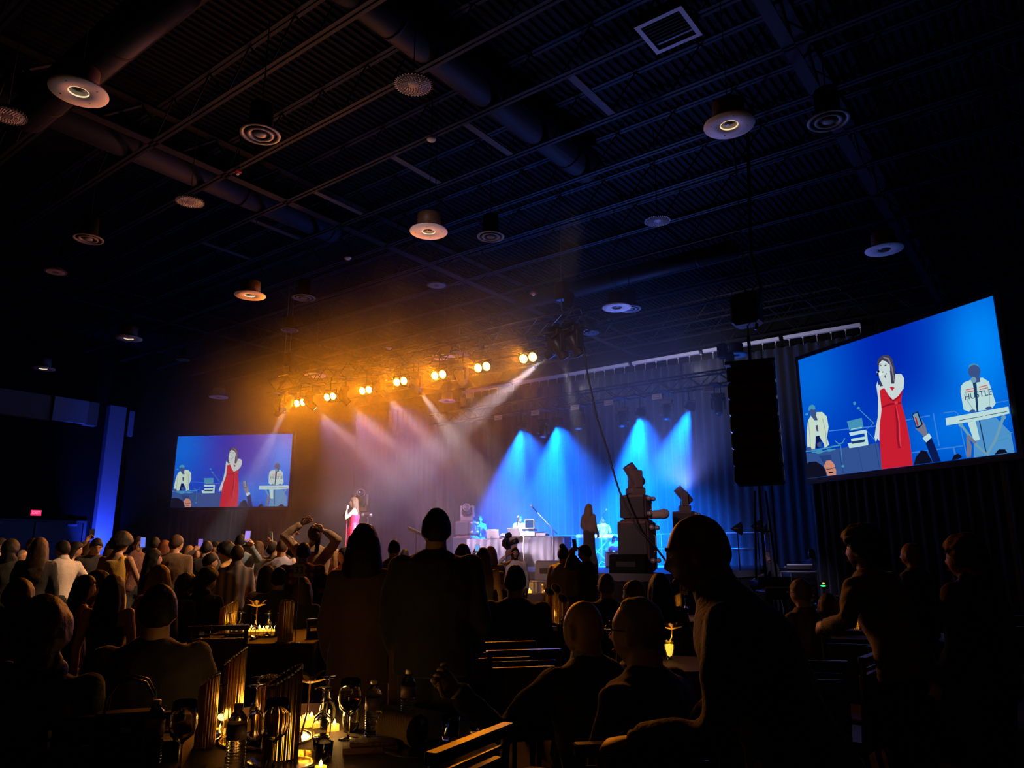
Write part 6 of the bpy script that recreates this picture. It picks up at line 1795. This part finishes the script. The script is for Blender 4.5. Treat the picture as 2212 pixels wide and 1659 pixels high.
for (px, py, face, lab) in (
    (1022,1592,-58,'nearest black chair with amber-lit top rail below the tumblers'),
    (1084,1387,-14,'black chair with a lit top rail left behind the suited man, farther of two'),
    (1133,1404,-14,'black chair with a lit top rail in front of its twin, beside the bald man'),
    (1170,1349,62,'chair turned sideways with a blue-lit rail between suited and bald man'),
    (1061,1277,-5,'far chair whose lit rail shows left of the suited man, upper of two'),
    (1062,1286,-5,'far chair whose lit rail shows left of the suited man, lower of two'),
    (1252,1289,-10,'far chair with a pale-lit rail right of the gold vases'),
    (1240,1272,0,'far chair with a blue-lit rail below the sequined jacket'),
    (1288,1276,5,'far chair with a blue-lit rail left of the grey-haired man in glasses'),
    (473,1352,4,'black open-backed chair framing the candle table on its left'),
    (745,1305,-5,'chair with a faintly lit rail between the 33 sign and the shawl woman'),
    (720,1336,-8,'empty chair in front of the dark-coated guest beside the 33 sign'),
    (290,1272,0,'black chair rail crossing below the mustard dress'),
    (530,1272,3,'black chair rail crossing below the striped shirt'),
    (525,1301,4,'black chair behind the candle table'),
    (212,1316,5,'black chair behind the long-haired seated woman'),
    (1736,1427,-14,'dark chair with a broad dull-pink rail right of the leaning bald man'),
    (1842,1362,-6,'chair under the hand of the olive-suited man'),
    (1918,1391,-62,'chair turned sideways with pale outline right of the olive suit'),
    (1887,1412,-75,'chair with a small blue-lit rail end before the pale-outlined one'),
    (1780,1308,5,'low chair behind the patterned-top guest'),
    (2195,1330,-10,'dim chair at the far picture edge'),
    (1400,1602,-18,'dark chair barely visible below the balding man'),
    (1092,1300,-2,'chair of the suited man seen from behind'),
    (250,1545,8,'dark chair with a square padded back in the lower corner')):
    d = zd(px, py)
    chair(px, py, d, face, lab)
# ------------------------------------------------------------------ tables with place settings
M_TCLOTH = mat('dark_brown_cloth', (0.085,0.055,0.042), 0.7, noise_amt=0.25, nscale=14, bump=0.15, bscale=120)
TZ0 = 0.75
def square_table(c, rz, w_, dpt, label):
    t = thing('banquet_table', label, 'table', (c.x, c.y, 0), rz, 'cloth-covered banquet tables')
    build('tabletop', MB().cbox((0,0,TZ0-0.02),(w_,dpt,0.04)), M_TCLOTH, t)
    sk = MB(); n = 80; vs = []; fs = []
    for i in range(n):
        u = i/n*4; sd = int(u); f = u-sd
        cx_ = [(-w_/2+f*w_, -dpt/2), (w_/2, -dpt/2+f*dpt), (w_/2-f*w_, dpt/2), (-w_/2, dpt/2-f*dpt)][sd]
        k = 1 + 0.018*math.sin(i*2.1)
        vs += [(cx_[0], cx_[1], TZ0-0.03), (cx_[0]*(k+0.01), cx_[1]*(k+0.01), 0.02)]
    for i in range(n):
        a, b = 2*i, 2*((i+1) % n); fs.append((a, a+1, b+1, b))
    build('cloth_skirt', sk.add(vs, fs), M_TCLOTH, t, True)
    return t
def round_table(c, r, label):
    t = thing('banquet_table', label, 'table', (c.x, c.y, 0), 0, 'cloth-covered banquet tables')
    build('tabletop', MB().lathe([(0.0,TZ0),(r-0.01,TZ0),(r,TZ0-0.012),(r-0.005,TZ0-0.03),(0.0,TZ0-0.03)], 56), M_TCLOTH, t)
    sk = MB(); n = 96; vs = []; fs = []
    for i in range(n):
        a = 2*PI*i/n
        for z, k in ((TZ0-0.02,1.0),(0.45,1.0+0.012*math.sin(i*1.3)),(0.02,1.02+0.03*math.sin(i*1.3))):
            vs.append((r*k*math.cos(a), r*k*math.sin(a), z))
    for i in range(n):
        for q in (0,1): a, b = 3*i+q, 3*((i+1) % n)+q; fs.append((a, a+1, b+1, b))
    build('cloth_skirt', sk.add(vs, fs), M_TCLOTH, t, True)
    return t
M_GOLD = mat('ribbed_gold_metal', (0.75,0.48,0.14), 0.22, metal=1.0)
M_BEAD = mat('bead_crystal', (0.9,0.75,0.55), 0.15, metal=0.3)
def vase_mesh(r, h, slant, nr=22):
    n = nr*4; vs = []; fs = []; H_ = [0.0, 0.02, 0.5, 0.97, 1.0]
    for k, hh in enumerate(H_):
        for i in range(n):
            a = 2*PI*i/n
            rr = r*(1 + 0.045*math.sin(nr*a))*(1.05 if k == 0 else 1)
            top = h*(1 + slant*math.cos(a))
            vs.append((rr*math.cos(a), rr*math.sin(a), hh*top))
    m_ = len(H_)
    for i in range(n):      # inner wall
        a = 2*PI*i/n; vs.append((r*0.92*math.cos(a), r*0.92*math.sin(a), h*(1+slant*math.cos(a))))
    for i in range(n):
        a = 2*PI*i/n; vs.append((r*0.9*math.cos(a), r*0.9*math.sin(a), 0.02))
    for k in range(m_+1):
        for i in range(n):
            j = (i+1) % n; fs.append((k*n+i, k*n+j, (k+1)*n+j, (k+1)*n+i))
    fs.append(tuple(range((m_+1)*n, (m_+2)*n)))
    return MB().add(vs, fs)
VM = {}
def vase(c, h, r, rz, label, slant=0.12, z=TZ0):
    key = (r, h, slant)
    if key not in VM:
        vm = vase_mesh(r, h, slant)
        bd = MB()
        for i in range(30):
            a = 2*PI*i/30; bd.ell((r*0.97*math.cos(a), r*0.97*math.sin(a), h*(1+slant*math.cos(a))+0.002), (0.0045,0.0045,0.0045), 6, 4)
        VM[key] = (vm.mesh('ribbed_wall', M_GOLD, True), bd.mesh('beaded_rim', M_BEAD, True))
    t = thing('ribbed_vase', label, 'vase', (c.x, c.y, z), rz, 'slant-topped ribbed metal vases')
    obj('ribbed_wall', VM[key][0], t); obj('beaded_rim', VM[key][1], t, kind='stuff')
    return t
M_WAX = mat('candle_wax', (0.9,0.55,0.12), 0.5, emit=(1.0,0.46,0.03), es=1.7)
M_FLAME = emis('candle_flame', (1.0,0.62,0.12), 9.0)
cwax = MB().lathe([(0.0,0.022),(0.015,0.021),(0.019,0.024),(0.020,0.0),(0.0,0.0)], 16).mesh('wax', M_WAX, True)
cfl = MB().lathe([(0.0,0.0),(0.0060,0.005),(0.0064,0.010),(0.003,0.018),(0.0,0.024)], 10).mesh('flame', M_FLAME, True)
me_holder = MB().lathe([(0.0,0.001),(0.022,0.0),(0.024,0.028),(0.022,0.028),(0.0205,0.002)], 16).mesh('cup', mat('candle_glass', (0.9,0.7,0.4), 0.1, trans=0.8), True)
def candle(c, label, s=1.0, z=TZ0, group='lit tea candles'):
    t = thing('tea_candle', label, 'candle', (c.x, c.y, z), 0, group)
    t.scale = (s,s,s)
    obj('wax', cwax, t); f = obj('flame', cfl, t, (0,0,0.021))
    return t
def candle_light(c, e, z=TZ0+0.05, size=0.02):
    lamp('candle_light', 'POINT', (c.x, c.y, z), e, (1.0,0.50,0.12), None, size)
M_GLASS = mat('clear_glass', (0.95,0.95,0.95), 0.04, trans=1.0, ior=1.45)
M_PET = mat('clear_plastic', (0.9,0.93,0.95), 0.06, trans=1.0, ior=1.33)
def wine_prof(h=0.20, rb=0.036):
    out = [(0.0,0.0),(0.034,0.001),(0.034,0.003),(0.006,0.008),(0.004,0.02),(0.004,0.075),(0.008,0.085),(rb*0.8,0.105),(rb,0.135),(rb*0.95,0.165),(rb*0.80,h)]
    inn = [(rb*0.80-0.0015,h),(rb*0.95-0.002,0.165),(rb-0.002,0.135),(rb*0.8-0.002,0.108),(0.006,0.091),(0.0,0.089)]
    return out+inn
me_wine = MB().lathe(wine_prof(), 24).mesh('goblet', M_GLASS, True)
me_wine_big = MB().lathe([(a*1.15, b*1.08) for a, b in wine_prof(0.205,0.040)], 28).mesh('goblet', M_GLASS, True)
def wine(c, label, inverted=True, big=False, z=TZ0, tilt=0, group=None):
    """a stemmed glass is one blown piece"""
    o = obj('wine_glass', me_wine_big if big else me_wine, None, (c.x, c.y, z + ((0.222 if big else 0.2) if inverted else 0)))
    o.rotation_euler = ((PI if inverted else 0)+R(tilt), 0, random.random()*3)
    o['label'] = label; o['category'] = 'wine glass'
    if group: o['group'] = group
    return o
def bottle_meshes():
    pr = [(0.0,0.004),(0.022,0.0),(0.031,0.006)]
    z = 0.012
    for k in range(9):
        pr += [(0.0325,z),(0.0325,z+0.004),(0.0300,z+0.0065),(0.0300,z+0.0075)]; z += 0.0095
    pr += [(0.0325,z+0.003),(0.0325,0.152),(0.029,0.166),(0.020,0.180),(0.0125,0.190),(0.0125,0.198),(0.0,0.198)]
    b = MB().lathe(pr, 28).mesh('bottle_body', M_PET, True)
    lab = MB().lathe([(0.0330,0.102),(0.0330,0.148)], 28).mesh('paper_label', mat('bottle_label', (0.30,0.20,0.20), 0.5, noise_amt=0.6, nscale=50), True)
    cap = MB().lathe([(0.0,0.213),(0.0135,0.212),(0.0145,0.209),(0.0145,0.196),(0.0125,0.196)], 20).mesh('cap', mat('white_cap', (0.75,0.62,0.5), 0.45), True)
    neck = MB().lathe([(0.0155,0.192),(0.0155,0.195),(0.013,0.195)], 18).mesh('neck_ring', M_PET, True)
    return b, lab, cap, neck
BM_ = bottle_meshes()
def bottle(c, label, z=TZ0, s=1.0):
    t = thing('water_bottle', label, 'bottle', (c.x, c.y, z), random.random()*6, 'plastic water bottles')
    t.scale = (s,s,s)
    for nm, me in zip(('bottle_body','paper_label','cap','neck_ring'), BM_): obj(nm, me, t)
    return t
M_PETAL = mat('gold_petal', (0.85,0.50,0.10), 0.5, emit=None)
def orchid(c, label, z, s=1.0, h=0.22, lean=(0.05,0,1)):
    t = thing('gold_flower', label, 'flower', (c.x, c.y, z), random.random()*3, 'golden flowers of the centrepieces')
    t.scale = (s,s,s)
    tip = Vector(lean).normalized()*h
    build('stem', MB().tube([(0,0,0), tip*0.5+Vector((0.01,0,0)), tip], 0.004, 6), M_PETAL, t, True)
    for k in range(7):
        a = 2*PI*k/7; e = 0.35 + 0.4*(k % 2)
        M_ = Matrix.Translation(tip) @ Matrix.Rotation(a, 4, 'Z') @ Matrix.Rotation(-e, 4, 'Y')
        build('petal', MB().add([M_ @ Vector(p) for p in ((0,0,0),(0.025,-0.018,0.004),(0.055,-0.014,0.0),(0.07,0,-0.006),(0.055,0.014,0.0),(0.025,0.018,0.004),(0.03,0,-0.004))], [(0,1,6),(1,2,6),(2,3,6),(3,4,6),(4,5,6),(5,0,6)]), M_PETAL, t, True)
    return t
def number_sign(c, txt, label, rz, h=0.62, m_=None, z=TZ0, tilt=0, w_=0.095, hh=0.105):
    t = thing('number_sign', label, 'table sign', (c.x, c.y, z), rz, 'table number signs')
    build('pole', MB().tube([(0,0,0.01),(0,0,h)], 0.0035, 6), M_CHROME, t)
    build('base', MB().lathe([(0.0,0.012),(0.035,0.010),(0.04,0.0),(0.0,0.0)], 18), M_CHROME, t)
    cdo = build('card', MB().cbox((0,0,0),(w_,0.004,hh), Matrix.Translation((0,-0.004,h+hh/2)) @ Matrix.Rotation(R(tilt),4,'Y')), m_ or M_WHITE, t)
    text_obj('digits', txt, hh*0.78, M_BLACK, Matrix.Translation((0,-0.0075,h+hh/2)) @ Matrix.Rotation(R(tilt),4,'Y') @ Matrix.Rotation(PI/2,4,'X'), cdo)
    return t
def tumbler_mesh():
    return MB().lathe([(0.0,0.0),(0.034,0.0),(0.037,0.004),(0.041,0.09),(0.0395,0.09),(0.0355,0.014),(0.0,0.012)], 28)
me_tum = tumbler_mesh().mesh('tumbler', M_GLASS, True)
M_MIRROR = mat('mirror_tray', (0.75,0.72,0.68), 0.04, metal=1.0)

# --- the near table
tc0 = onz(600, 1625, TZ0) + Vector((0,0,0))
TC = tc0 + Vector((-0.10, 0.05, 0))
TC = Vector((-2.52, 1.92, 0.75))
round_table(TC, 0.80, 'near dark-clothed table crowded with glasses, bottles and candles')
def nt(px, py): return onz(px, py, TZ0)
tr = thing('mirror_tray', 'round mirror tray reflecting candles in the middle of the near table', 'tray', Vector(nt(575,1598)).to_tuple(), 0)
build('mirror', MB().lathe([(0.0,0.006),(0.165,0.006),(0.17,0.004),(0.17,0.0),(0.0,0.0)], 40), M_MIRROR, tr)
build('rim', MB().lathe([(0.168,0.0),(0.175,0.0),(0.175,0.009),(0.168,0.009)], 40, closed=True), M_GOLD, tr, True)
TY_ = TZ0+0.0065
bottle(nt(325,1657), 'ribbed water bottle in the corner, left of the orange-lit wine glass')
bottle(nt(505,1668), 'ribbed water bottle glowing amber in front of the tray')
bottle(nt(804,1592), 'amber-lit water bottle standing before the woven cylinder')
bottle(nt(880,1560), 'water bottle farthest to the back, behind the woven cylinder')
bottle(nt(287,1545), 'water bottle half hidden behind the handbag handle')
wine(nt(386,1668), 'upright wine glass with orange reflections beside the corner bottle', False, True)
wine(nt(752,1597), 'upright wine glass leaning over a dark drink right of the candles', False, True)
wine(nt(693,1607), 'upside-down wine glass nearest the candles', True)
wine(nt(706,1572), 'upside-down wine glass behind the one by the candles', True)
wine(nt(757,1580), 'upside-down wine glass behind the upright one', True)
wine(nt(548,1604), 'upside-down wine glass on the tray beside the flute of light', True, z=TY_)
wine(nt(555,1572), 'upside-down wine glass with blue-lit foot behind the tray', True)
wine(nt(462,1598), 'upside-down wine glass behind the leftmost gold vase', True)
wine(nt(590,1664), 'upright empty wine glass standing against the dark vase', False, True)
dr = thing('drink', 'dark drink', 'drink', nt(752,1597), 0) if False else None
me_sw = MB().lathe([(0.0,0.098),(0.026,0.112),(0.040,0.135),(0.041,0.147),(0.0,0.147)], 24)
o = build('amber_drink', me_sw, mat('dark_amber_drink', (0.20,0.05,0.01), 0.05, trans=0.7, ior=1.33), None, True, loc=nt(752,1597), label='dark amber drink inside the upright glass right of the candles', category='drink')
me_refl = MB().ell((0,0,0.135),(0.036,0.030,0.022), 14, 8)
o = build('orange_reflection', me_refl, mat('reflection_orange', (0.60,0.18,0.03), 0.5), None, True, loc=nt(386,1668), label='orange-brown reflection, modelled as a solid, in the upright glass beside the corner bottle', category='reflection')  # solid put in for the orange reflection in the glass
vase(nt(604,1640), 0.275, 0.060, R(60), 'dark unlit ribbed vase nearest us on the near table')
vase(nt(497,1582), 0.29, 0.042, R(40), 'tall gold-lit ribbed vase at the middle of the near table')
vase(nt(441,1612), 0.23, 0.036, R(30), 'gold-lit ribbed vase beside the orange-lit wine glass')
vase(nt(572,1590), 0.21, 0.040, R(120), 'small gold ribbed vase glowing behind the upside-down glasses', 0.05)
orchid(nt(648,1595), 'golden petal peeking out behind the dark vase', TZ0, 1.0, 0.20, (0.1,0.1,1))
for k, (px, py, lab) in enumerate(((659,1570,'biggest tea candle of the cluster right of the dark vase'),(662,1558,'tea candle at the back of the cluster, tall flame'),(672,1561,'tea candle behind the biggest one, to its right'),(681,1569,'tea candle touching the upside-down glass'),(640,1562,'tea candle half hidden by the dark vase'),
                                (561,1578,'tea candle glowing between the small gold vase and upside-down glass'),(580,1583,'tea candle beside the dark vase on the tray side'),(477,1586,'tea candle between the two tall gold vases'),(722,1578,'tea candle seen through the upright glass'),(692,1672,'tea candle nearest the picture bottom'))):
    c = nt(px, py); candle(c, lab, 1.2 if k == 0 else 1.0)
for (px, py, e) in ((661,1562,0.95),(565,1585,0.7),(477,1590,0.4),(722,1582,1.1),(692,1672,0.3)):
    candle_light(nt(px, py), e, TZ0+0.075)
# tumblers, card, woven cylinder, cloth, cutlery, tablet
for (px, py, lab) in ((973,1597,'short tumbler with a glinting rim, nearer the chair'),(1036,1584,'larger tumbler in front of the place card'),(700,1635,'squat glass holding a white napkin below the upside-down glass')):
    t = obj('tumbler', me_tum, None, nt(px,py)); t['label'] = lab; t['category'] = 'tumbler'
    if px == 973: t.scale = (0.9,0.9,0.95)
    if px == 700: t.scale = (0.75,0.75,0.55)
candle(nt(1036,1582)+Vector((0,0,0)), 'candle stub glowing inside the larger tumbler', 0.8, TZ0+0.0135)
candle_light(nt(1036,1582), 0.03, TZ0+0.045, 0.01)
o = build('white_napkin', MB().ell((0,0,0.03),(0.026,0.022,0.020), 12, 8), mat('napkin_white', (0.7,0.66,0.6), 0.8), None, True, loc=nt(700,1635)+Vector((0,0,0.01)), label='white napkin ball inside the squat glass', category='napkin')
c = nt(1017,1530)
t = thing('place_card', 'small tan folded card standing behind the tumblers', 'card', c, YAW+R(10))
build('front_leaf', MB().box((-0.03,-0.012,0),(0.03,-0.0105,0.055), Matrix.Rotation(R(-10),4,'X')), mat('tan_card', (0.55,0.36,0.20), 0.7), t)
build('rear_leaf', MB().box((-0.03,0.0105,0),(0.03,0.012,0.055), Matrix.Rotation(R(10),4,'X')), mat('tan_card', (1,1,1)), t)
c = nt(868,1608)
t = thing('woven_cylinder', 'tan woven cylinder lying on its side with a dark open end', 'basket', c, 0)
dv = (ray(905,1575)*0 + Vector((RT.x*0.75-FW.x*0.66, RT.y*0.75-FW.y*0.66, 0))).normalized()
M_ = Matrix.Translation((0,0,0.058)) @ dv.to_track_quat('Z','Y').to_matrix().to_4x4()
wv = MB(); n = 40; vs = []; fs = []; m_ = 26
for i in range(m_+1):
    for k in range(n):
        a = 2*PI*k/n; rr = 0.056 + 0.0018*math.sin(i*PI)*0 + 0.0022*((i+k) % 2)
        vs.append(Vector((rr*math.cos(a), rr*math.sin(a), -0.09+0.18*i/m_)))
for i in range(m_):
    for k in range(n):
        j = (k+1) % n; fs.append((i*n+k, i*n+j, (i+1)*n+j, (i+1)*n+k))
wv.add([M_ @ v for v in vs], fs)
build('woven_wall', wv, mat('tan_wicker', (0.42,0.27,0.11), 0.75, noise_amt=0.4, nscale=90), t, False)
build('lining', MB().lathe([(0.0,-0.085),(0.052,-0.085),(0.052,0.089)], 28, M_), M_BLACK, t, True)
c = nt(800,1622)
t = build('folded_napkin', MB().cbox((0,0,0.012),(0.20,0.10,0.022)).cbox((0.01,0.01,0.028),(0.17,0.08,0.012)), mat('burgundy_napkin', (0.10,0.04,0.035), 0.8, bump=0.5, bscale=60), None, True, loc=c, label='dark folded napkin lying before the amber-lit bottle', category='napkin'); t.rotation_euler = (0,0,YAW+R(12))
for k, (a, b, lab) in enumerate((((530,1618),(612,1632),'long dark knife lying below the tray'),((600,1628),(685,1645),'second dark knife pointing at the bottom candle'))):
    A = nt(*a); B = nt(*b); d_ = B-A; L_ = 0.22
    t = thing('table_knife', lab, 'knife', (A+B)/2, math.atan2(d_.y, d_.x), 'dinner knives')
    build('blade', MB().cbox((0.05,0,0.004),(0.12,0.018,0.003)), M_CHROME, t)
    build('handle', MB().cbox((-0.06,0,0.006),(0.10,0.014,0.009)), M_CHROME, t)
for (px, py, lab) in ((620,1655,'dinner plate edge at the picture bottom'),(905,1628,'dark plate beside the napkin')):
    build('dinner_plate', MB().lathe([(0.0,0.004),(0.08,0.004),(0.13,0.018),(0.13,0.021),(0.08,0.009),(0.0,0.008)], 36), mat('dark_plate', (0.06,0.05,0.05), 0.2), None, True, loc=nt(px,py), label=lab, category='plate')
# handbag with arched handles on the near left chair side
c = nt(268, 1650)
t = thing('handbag', 'black handbag with arched handles standing left on the near table', 'handbag', (c.x, c.y, TZ0), YAW+R(20))
build('bag_body', MB().cbox((0,0,0.085),(0.22,0.09,0.17)), mat('black_leather', (0.02,0.018,0.018), 0.35), t)
for s in (-1,1):
    build('handle', MB().tube([(-0.075,s*0.035,0.165),(-0.072,s*0.035,0.22),(-0.045,s*0.035,0.265),(0,s*0.035,0.28),(0.045,s*0.035,0.265),(0.072,s*0.035,0.22),(0.075,s*0.035,0.165)], 0.005, 8), mat('black_leather', (1,1,1)), t, True)
build('clasp', MB().cbox((0,-0.055,0.12),(0.03,0.01,0.02)), M_CHROME, t)

# --- table 33
c = onz(556, 1371, TZ0); rz33 = YAW + R(4)
def t33(px, py): return onz(px, py, TZ0)
square_table(at(578, 1372, 6.62), rz33, 1.05, 1.34, 'square dark-clothed table with candle tray beside the 33 sign')
tr = thing('candle_tray', 'glass-edged tray holding a row of tea candles by the 33 sign', 'tray', t33(555,1373), rz33)
build('plate', MB().cbox((0,0,0.006),(0.42,0.20,0.010)), M_MIRROR, tr)
build('glass_front', MB().box((-0.21,-0.105,0.0),(0.21,-0.10,0.045)), mat('smoked_glass', (0.5,0.35,0.2), 0.1, trans=0.6), tr)
for k in range(7): 
    candle(t33(534+k*8.5, 1371 - (k%2)*3), ['leftmost candle in the tray row by the 33 sign','second candle of the tray row by the 33 sign','third candle of the tray row by the 33 sign','middle candle of the tray row by the 33 sign','fifth candle of the tray row by the 33 sign','sixth candle of the tray row by the 33 sign','last candle of the tray row, against the dark vase'][k], 1.4, TZ0+0.011, 'tea candles in the tray by the 33 sign')
for px in (543, 575): candle_light(t33(px,1372), 0.55, TZ0+0.09)
for k, (px, py, lab) in enumerate(((492,1375,'upside-down glass left in the row by the 33 sign'),(517,1372,'upside-down glass second from left by the 33 sign'),(549,1380,'upside-down glass below the golden flower'),(577,1376,'upside-down glass before the slanted dark vase'),(579,1368,'rear upside-down glass before the slanted dark vase'),(600,1373,'upside-down glass touching the slanted dark vase'))):
    wine(t33(px,py), lab, True, False, group='upside-down glasses by the 33 sign')
orchid(t33(552,1372), 'golden flower blooming over the candle tray', TZ0, 1.5, 0.16)
vase(t33(615,1384), 0.29, 0.06, R(-30), 'dark ribbed vase with a beaded slanted rim beside the 33 sign', 0.14)
vase(t33(484,1368), 0.24, 0.05, R(60), 'gold ribbed vase lit by a flame at the left of the candle table')
vase(t33(500,1362), 0.26, 0.045, R(60), 'second gold ribbed vase at the left of the candle table')
t = obj('tumbler', me_tum, None, t33(441,1380)); t['label'] = 'straight glass at the left end of the candle table'; t['category'] = 'tumbler'; t.scale = (1.3,1.3,1.3)
number_sign(t33(637,1390), '33', 'white number 33 card on a thin metal stand', YAW+R(-8), 0.52, None)
# --- centre table behind the tall man, vases between the suited and bald men
square_table(onz(1195, 1342, TZ0), YAW+R(-6), 0.9, 0.9, 'dark-clothed table with ribbed gold vases, centre')
for (px, py, h, r, lab, sl) in ((1188,1346,0.32,0.050,'ribbed gold vase with blue-lit rim, front one on the centre table',0.10),(1203,1342,0.34,0.052,'tallest ribbed vase on the centre table',0.14),(1217,1349,0.26,0.050,'dark rounded vase at the right of the centre table',0.16)):
    vase(onz(px,py,TZ0), h, r, R(150), lab, sl)
candle(onz(1180,1341,TZ0), 'flame at the left of the ribbed gold vases', 1.8); candle_light(onz(1179,1343,TZ0), 0.55, TZ0+0.09)
square_table(onz(1040, 1338, TZ0), YAW+R(2), 0.8, 0.8, 'dark table lit by candles just right of the tall man')
for (px, py, lab) in ((1046,1338,'candle glow right of the tall man, nearer'),(1042,1330,'candle glow right of the tall man, farther')):
    candle(onz(px,py,TZ0), lab, 1.8)
candle_light(onz(1047,1336,TZ0), 0.5, TZ0+0.08)
t = obj('tumbler', me_tum, None, onz(1049,1334,TZ0)); t['label'] = 'candle-lit glass right of the tall man'; t['category'] = 'tumbler'
# far table behind
square_table(onz(1155, 1280, TZ0), YAW, 1.3, 1.2, 'far table with a glowing flower left of the pleated front table')
orchid(onz(1139,1282,TZ0), 'glowing golden flower on the far table by the suited man', TZ0, 1.6, 0.12)
candle(onz(1144,1281,TZ0), 'candle under the glowing flower on the far table', 2.0)
candle_light(onz(1140,1281,TZ0), 1.0, TZ0+0.16)
vase(onz(1176,1281,TZ0), 0.17, 0.05, 0, 'short gold vase lit from inside on the far table', 0.06)
candle_light(onz(1175,1280,TZ0), 0.35, TZ0+0.14, 0.03)
for (px, lab) in ((1158,'small upside-down glass on the far table, left'),(1165,'small upside-down glass on the far table, right')): wine(onz(px,1279,TZ0), lab, True)
# table 17
square_table(onz(1475, 1335, TZ0), YAW+R(10), 0.9, 0.9, 'dark table with the 17 sign behind the leaning bald man')
number_sign(onz(1481,1338,TZ0), '17', 'amber-lit number 17 card behind the leaning man', YAW+R(-30), 0.27, mat('amber_lit_card', (0.80,0.52,0.10), 0.6), tilt=6, w_=0.095, hh=0.12)  # amber light is put into the card's base colour
vase(onz(1467,1325,TZ0), 0.22, 0.045, 0, 'gold vase glowing left of the 17 sign')
wine(onz(1482,1330,TZ0), 'candle-lit glass below the 17 sign', True)
candle(onz(1473,1334,TZ0), 'candle below the 17 sign', 1.5); candle_light(onz(1474,1336,TZ0), 0.7, TZ0+0.12)
number_sign(onz(1447,1330,TZ0), '1', 'small pinkish card left of the 17 sign', YAW+R(20), 0.30, mat('pink_card', (0.6,0.35,0.33), 0.6), w_=0.05, hh=0.09)
# glowing crystal vase with flower between balding and leaning men
c = onz(1447, 1425, TZ0)
round_table(onz(1463, 1432, TZ0), 0.38, 'dark round table carrying the glowing crystal vase')
t = thing('crystal_vase', 'amber-glowing crystal vase between the balding man and the leaning man', 'vase', (c.x, c.y, TZ0), 0)
build('crystal', MB().lathe([(0.0,0.0),(0.016,0.002),(0.022,0.02),(0.034,0.07),(0.036,0.11),(0.030,0.125),(0.028,0.12),(0.030,0.07),(0.012,0.02),(0.0,0.016)], 9), M_GLASS, t)
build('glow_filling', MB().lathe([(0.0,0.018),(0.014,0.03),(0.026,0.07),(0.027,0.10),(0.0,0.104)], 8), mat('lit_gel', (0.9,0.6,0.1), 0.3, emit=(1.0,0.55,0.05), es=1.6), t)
orchid(c, 'golden flower standing in the glowing crystal vase', TZ0+0.105, 1.1, 0.085, (0.25,0.1,1))
candle_light(c, 0.25, TZ0+0.145, 0.02)
# right table with vases
square_table(onz(1900, 1372, TZ0), YAW+R(-20), 1.5, 0.8, 'dark table behind the olive suit with gold vases')
for (px, py, h, r, lab) in ((1952,1372,0.26,0.040,'gold ribbed vase right of the olive suit, with flame reflections'),(1968,1370,0.30,0.045,'taller gold ribbed vase right of the olive suit'),(1846,1366,0.20,0.050,'amber-lit vase beside the olive sleeve')):
    vase(onz(px,py,TZ0), h, r, R(100), lab)
candle(onz(1945,1373,TZ0), 'candle left of the gold vases by the olive suit', 1.3); candle_light(onz(1944,1376,TZ0), 0.3, TZ0+0.10)
wine(onz(1938,1370,TZ0), 'upside-down glass left of the gold vases by the olive suit', True)
wine(onz(1810,1362,TZ0), 'upside-down glass near the hand of the olive-suited man', True)
candle(onz(1836,1362,TZ0), 'candle glowing between hand and olive suit', 1.2); candle_light(onz(1834,1364,TZ0), 0.12, TZ0+0.10)
# little table with bottle beyond the patterned guest
square_table(onz(1800, 1325, TZ0), YAW, 0.8, 0.8, 'dim table beyond the patterned-top guest')
bottle(onz(1760,1318,TZ0), 'small clear bottle beside the patterned-top guest', TZ0, 0.9)
vase(onz(1797,1322,TZ0), 0.18, 0.04, 0, 'dim gold vase beyond the patterned-top guest')
bottle(onz(1812,1324,TZ0), 'bottle right of the dim gold vase', TZ0, 1.0)
candle(onz(1800,1327,TZ0), 'weak candle by the dim gold vase', 1.0); candle_light(onz(1800,1329,TZ0), 0.06, TZ0+0.08)
# shawl fringe of the standing woman
i = PEOPLE['e35']
fr_ = MB()
for k in range(34):
    zz = 0.35 + 0.03*k*0.9
    fr_.tube([(0.235, -0.02+0.01*math.sin(k), zz), (0.262+0.006*math.sin(k*3), -0.02, zz-0.10)], 0.0035, 4)
build('shawl_fringe', fr_, mat('fringe_brown', (0.14,0.07,0.035), 0.8), i['o'], kind='stuff')
lp = MB().tube([(0.16,-0.13,1.26),(0.215,-0.10,1.18),(0.235,-0.07,0.95),(0.245,-0.04,0.6),(0.25,-0.03,0.38)], [(0.02,0.06),(0.02,0.075),(0.018,0.08),(0.016,0.08),(0.014,0.07)], 12)
build('shawl', lp, mat('shawl_brown', (0.09,0.045,0.02), 0.85, bump=0.5, bscale=40), i['o'], True)
i = PEOPLE['d51']
t = build('hair_clip', MB().tube([(-0.035,0,0),(0.0,-0.015,0.01),(0.035,0,0)], 0.012, 8), M_BLACK, i['o'], True); t.location = i['R'].inverted() @ (i['head'] - i['o'].location) + Vector((0,-0.07,0.09))
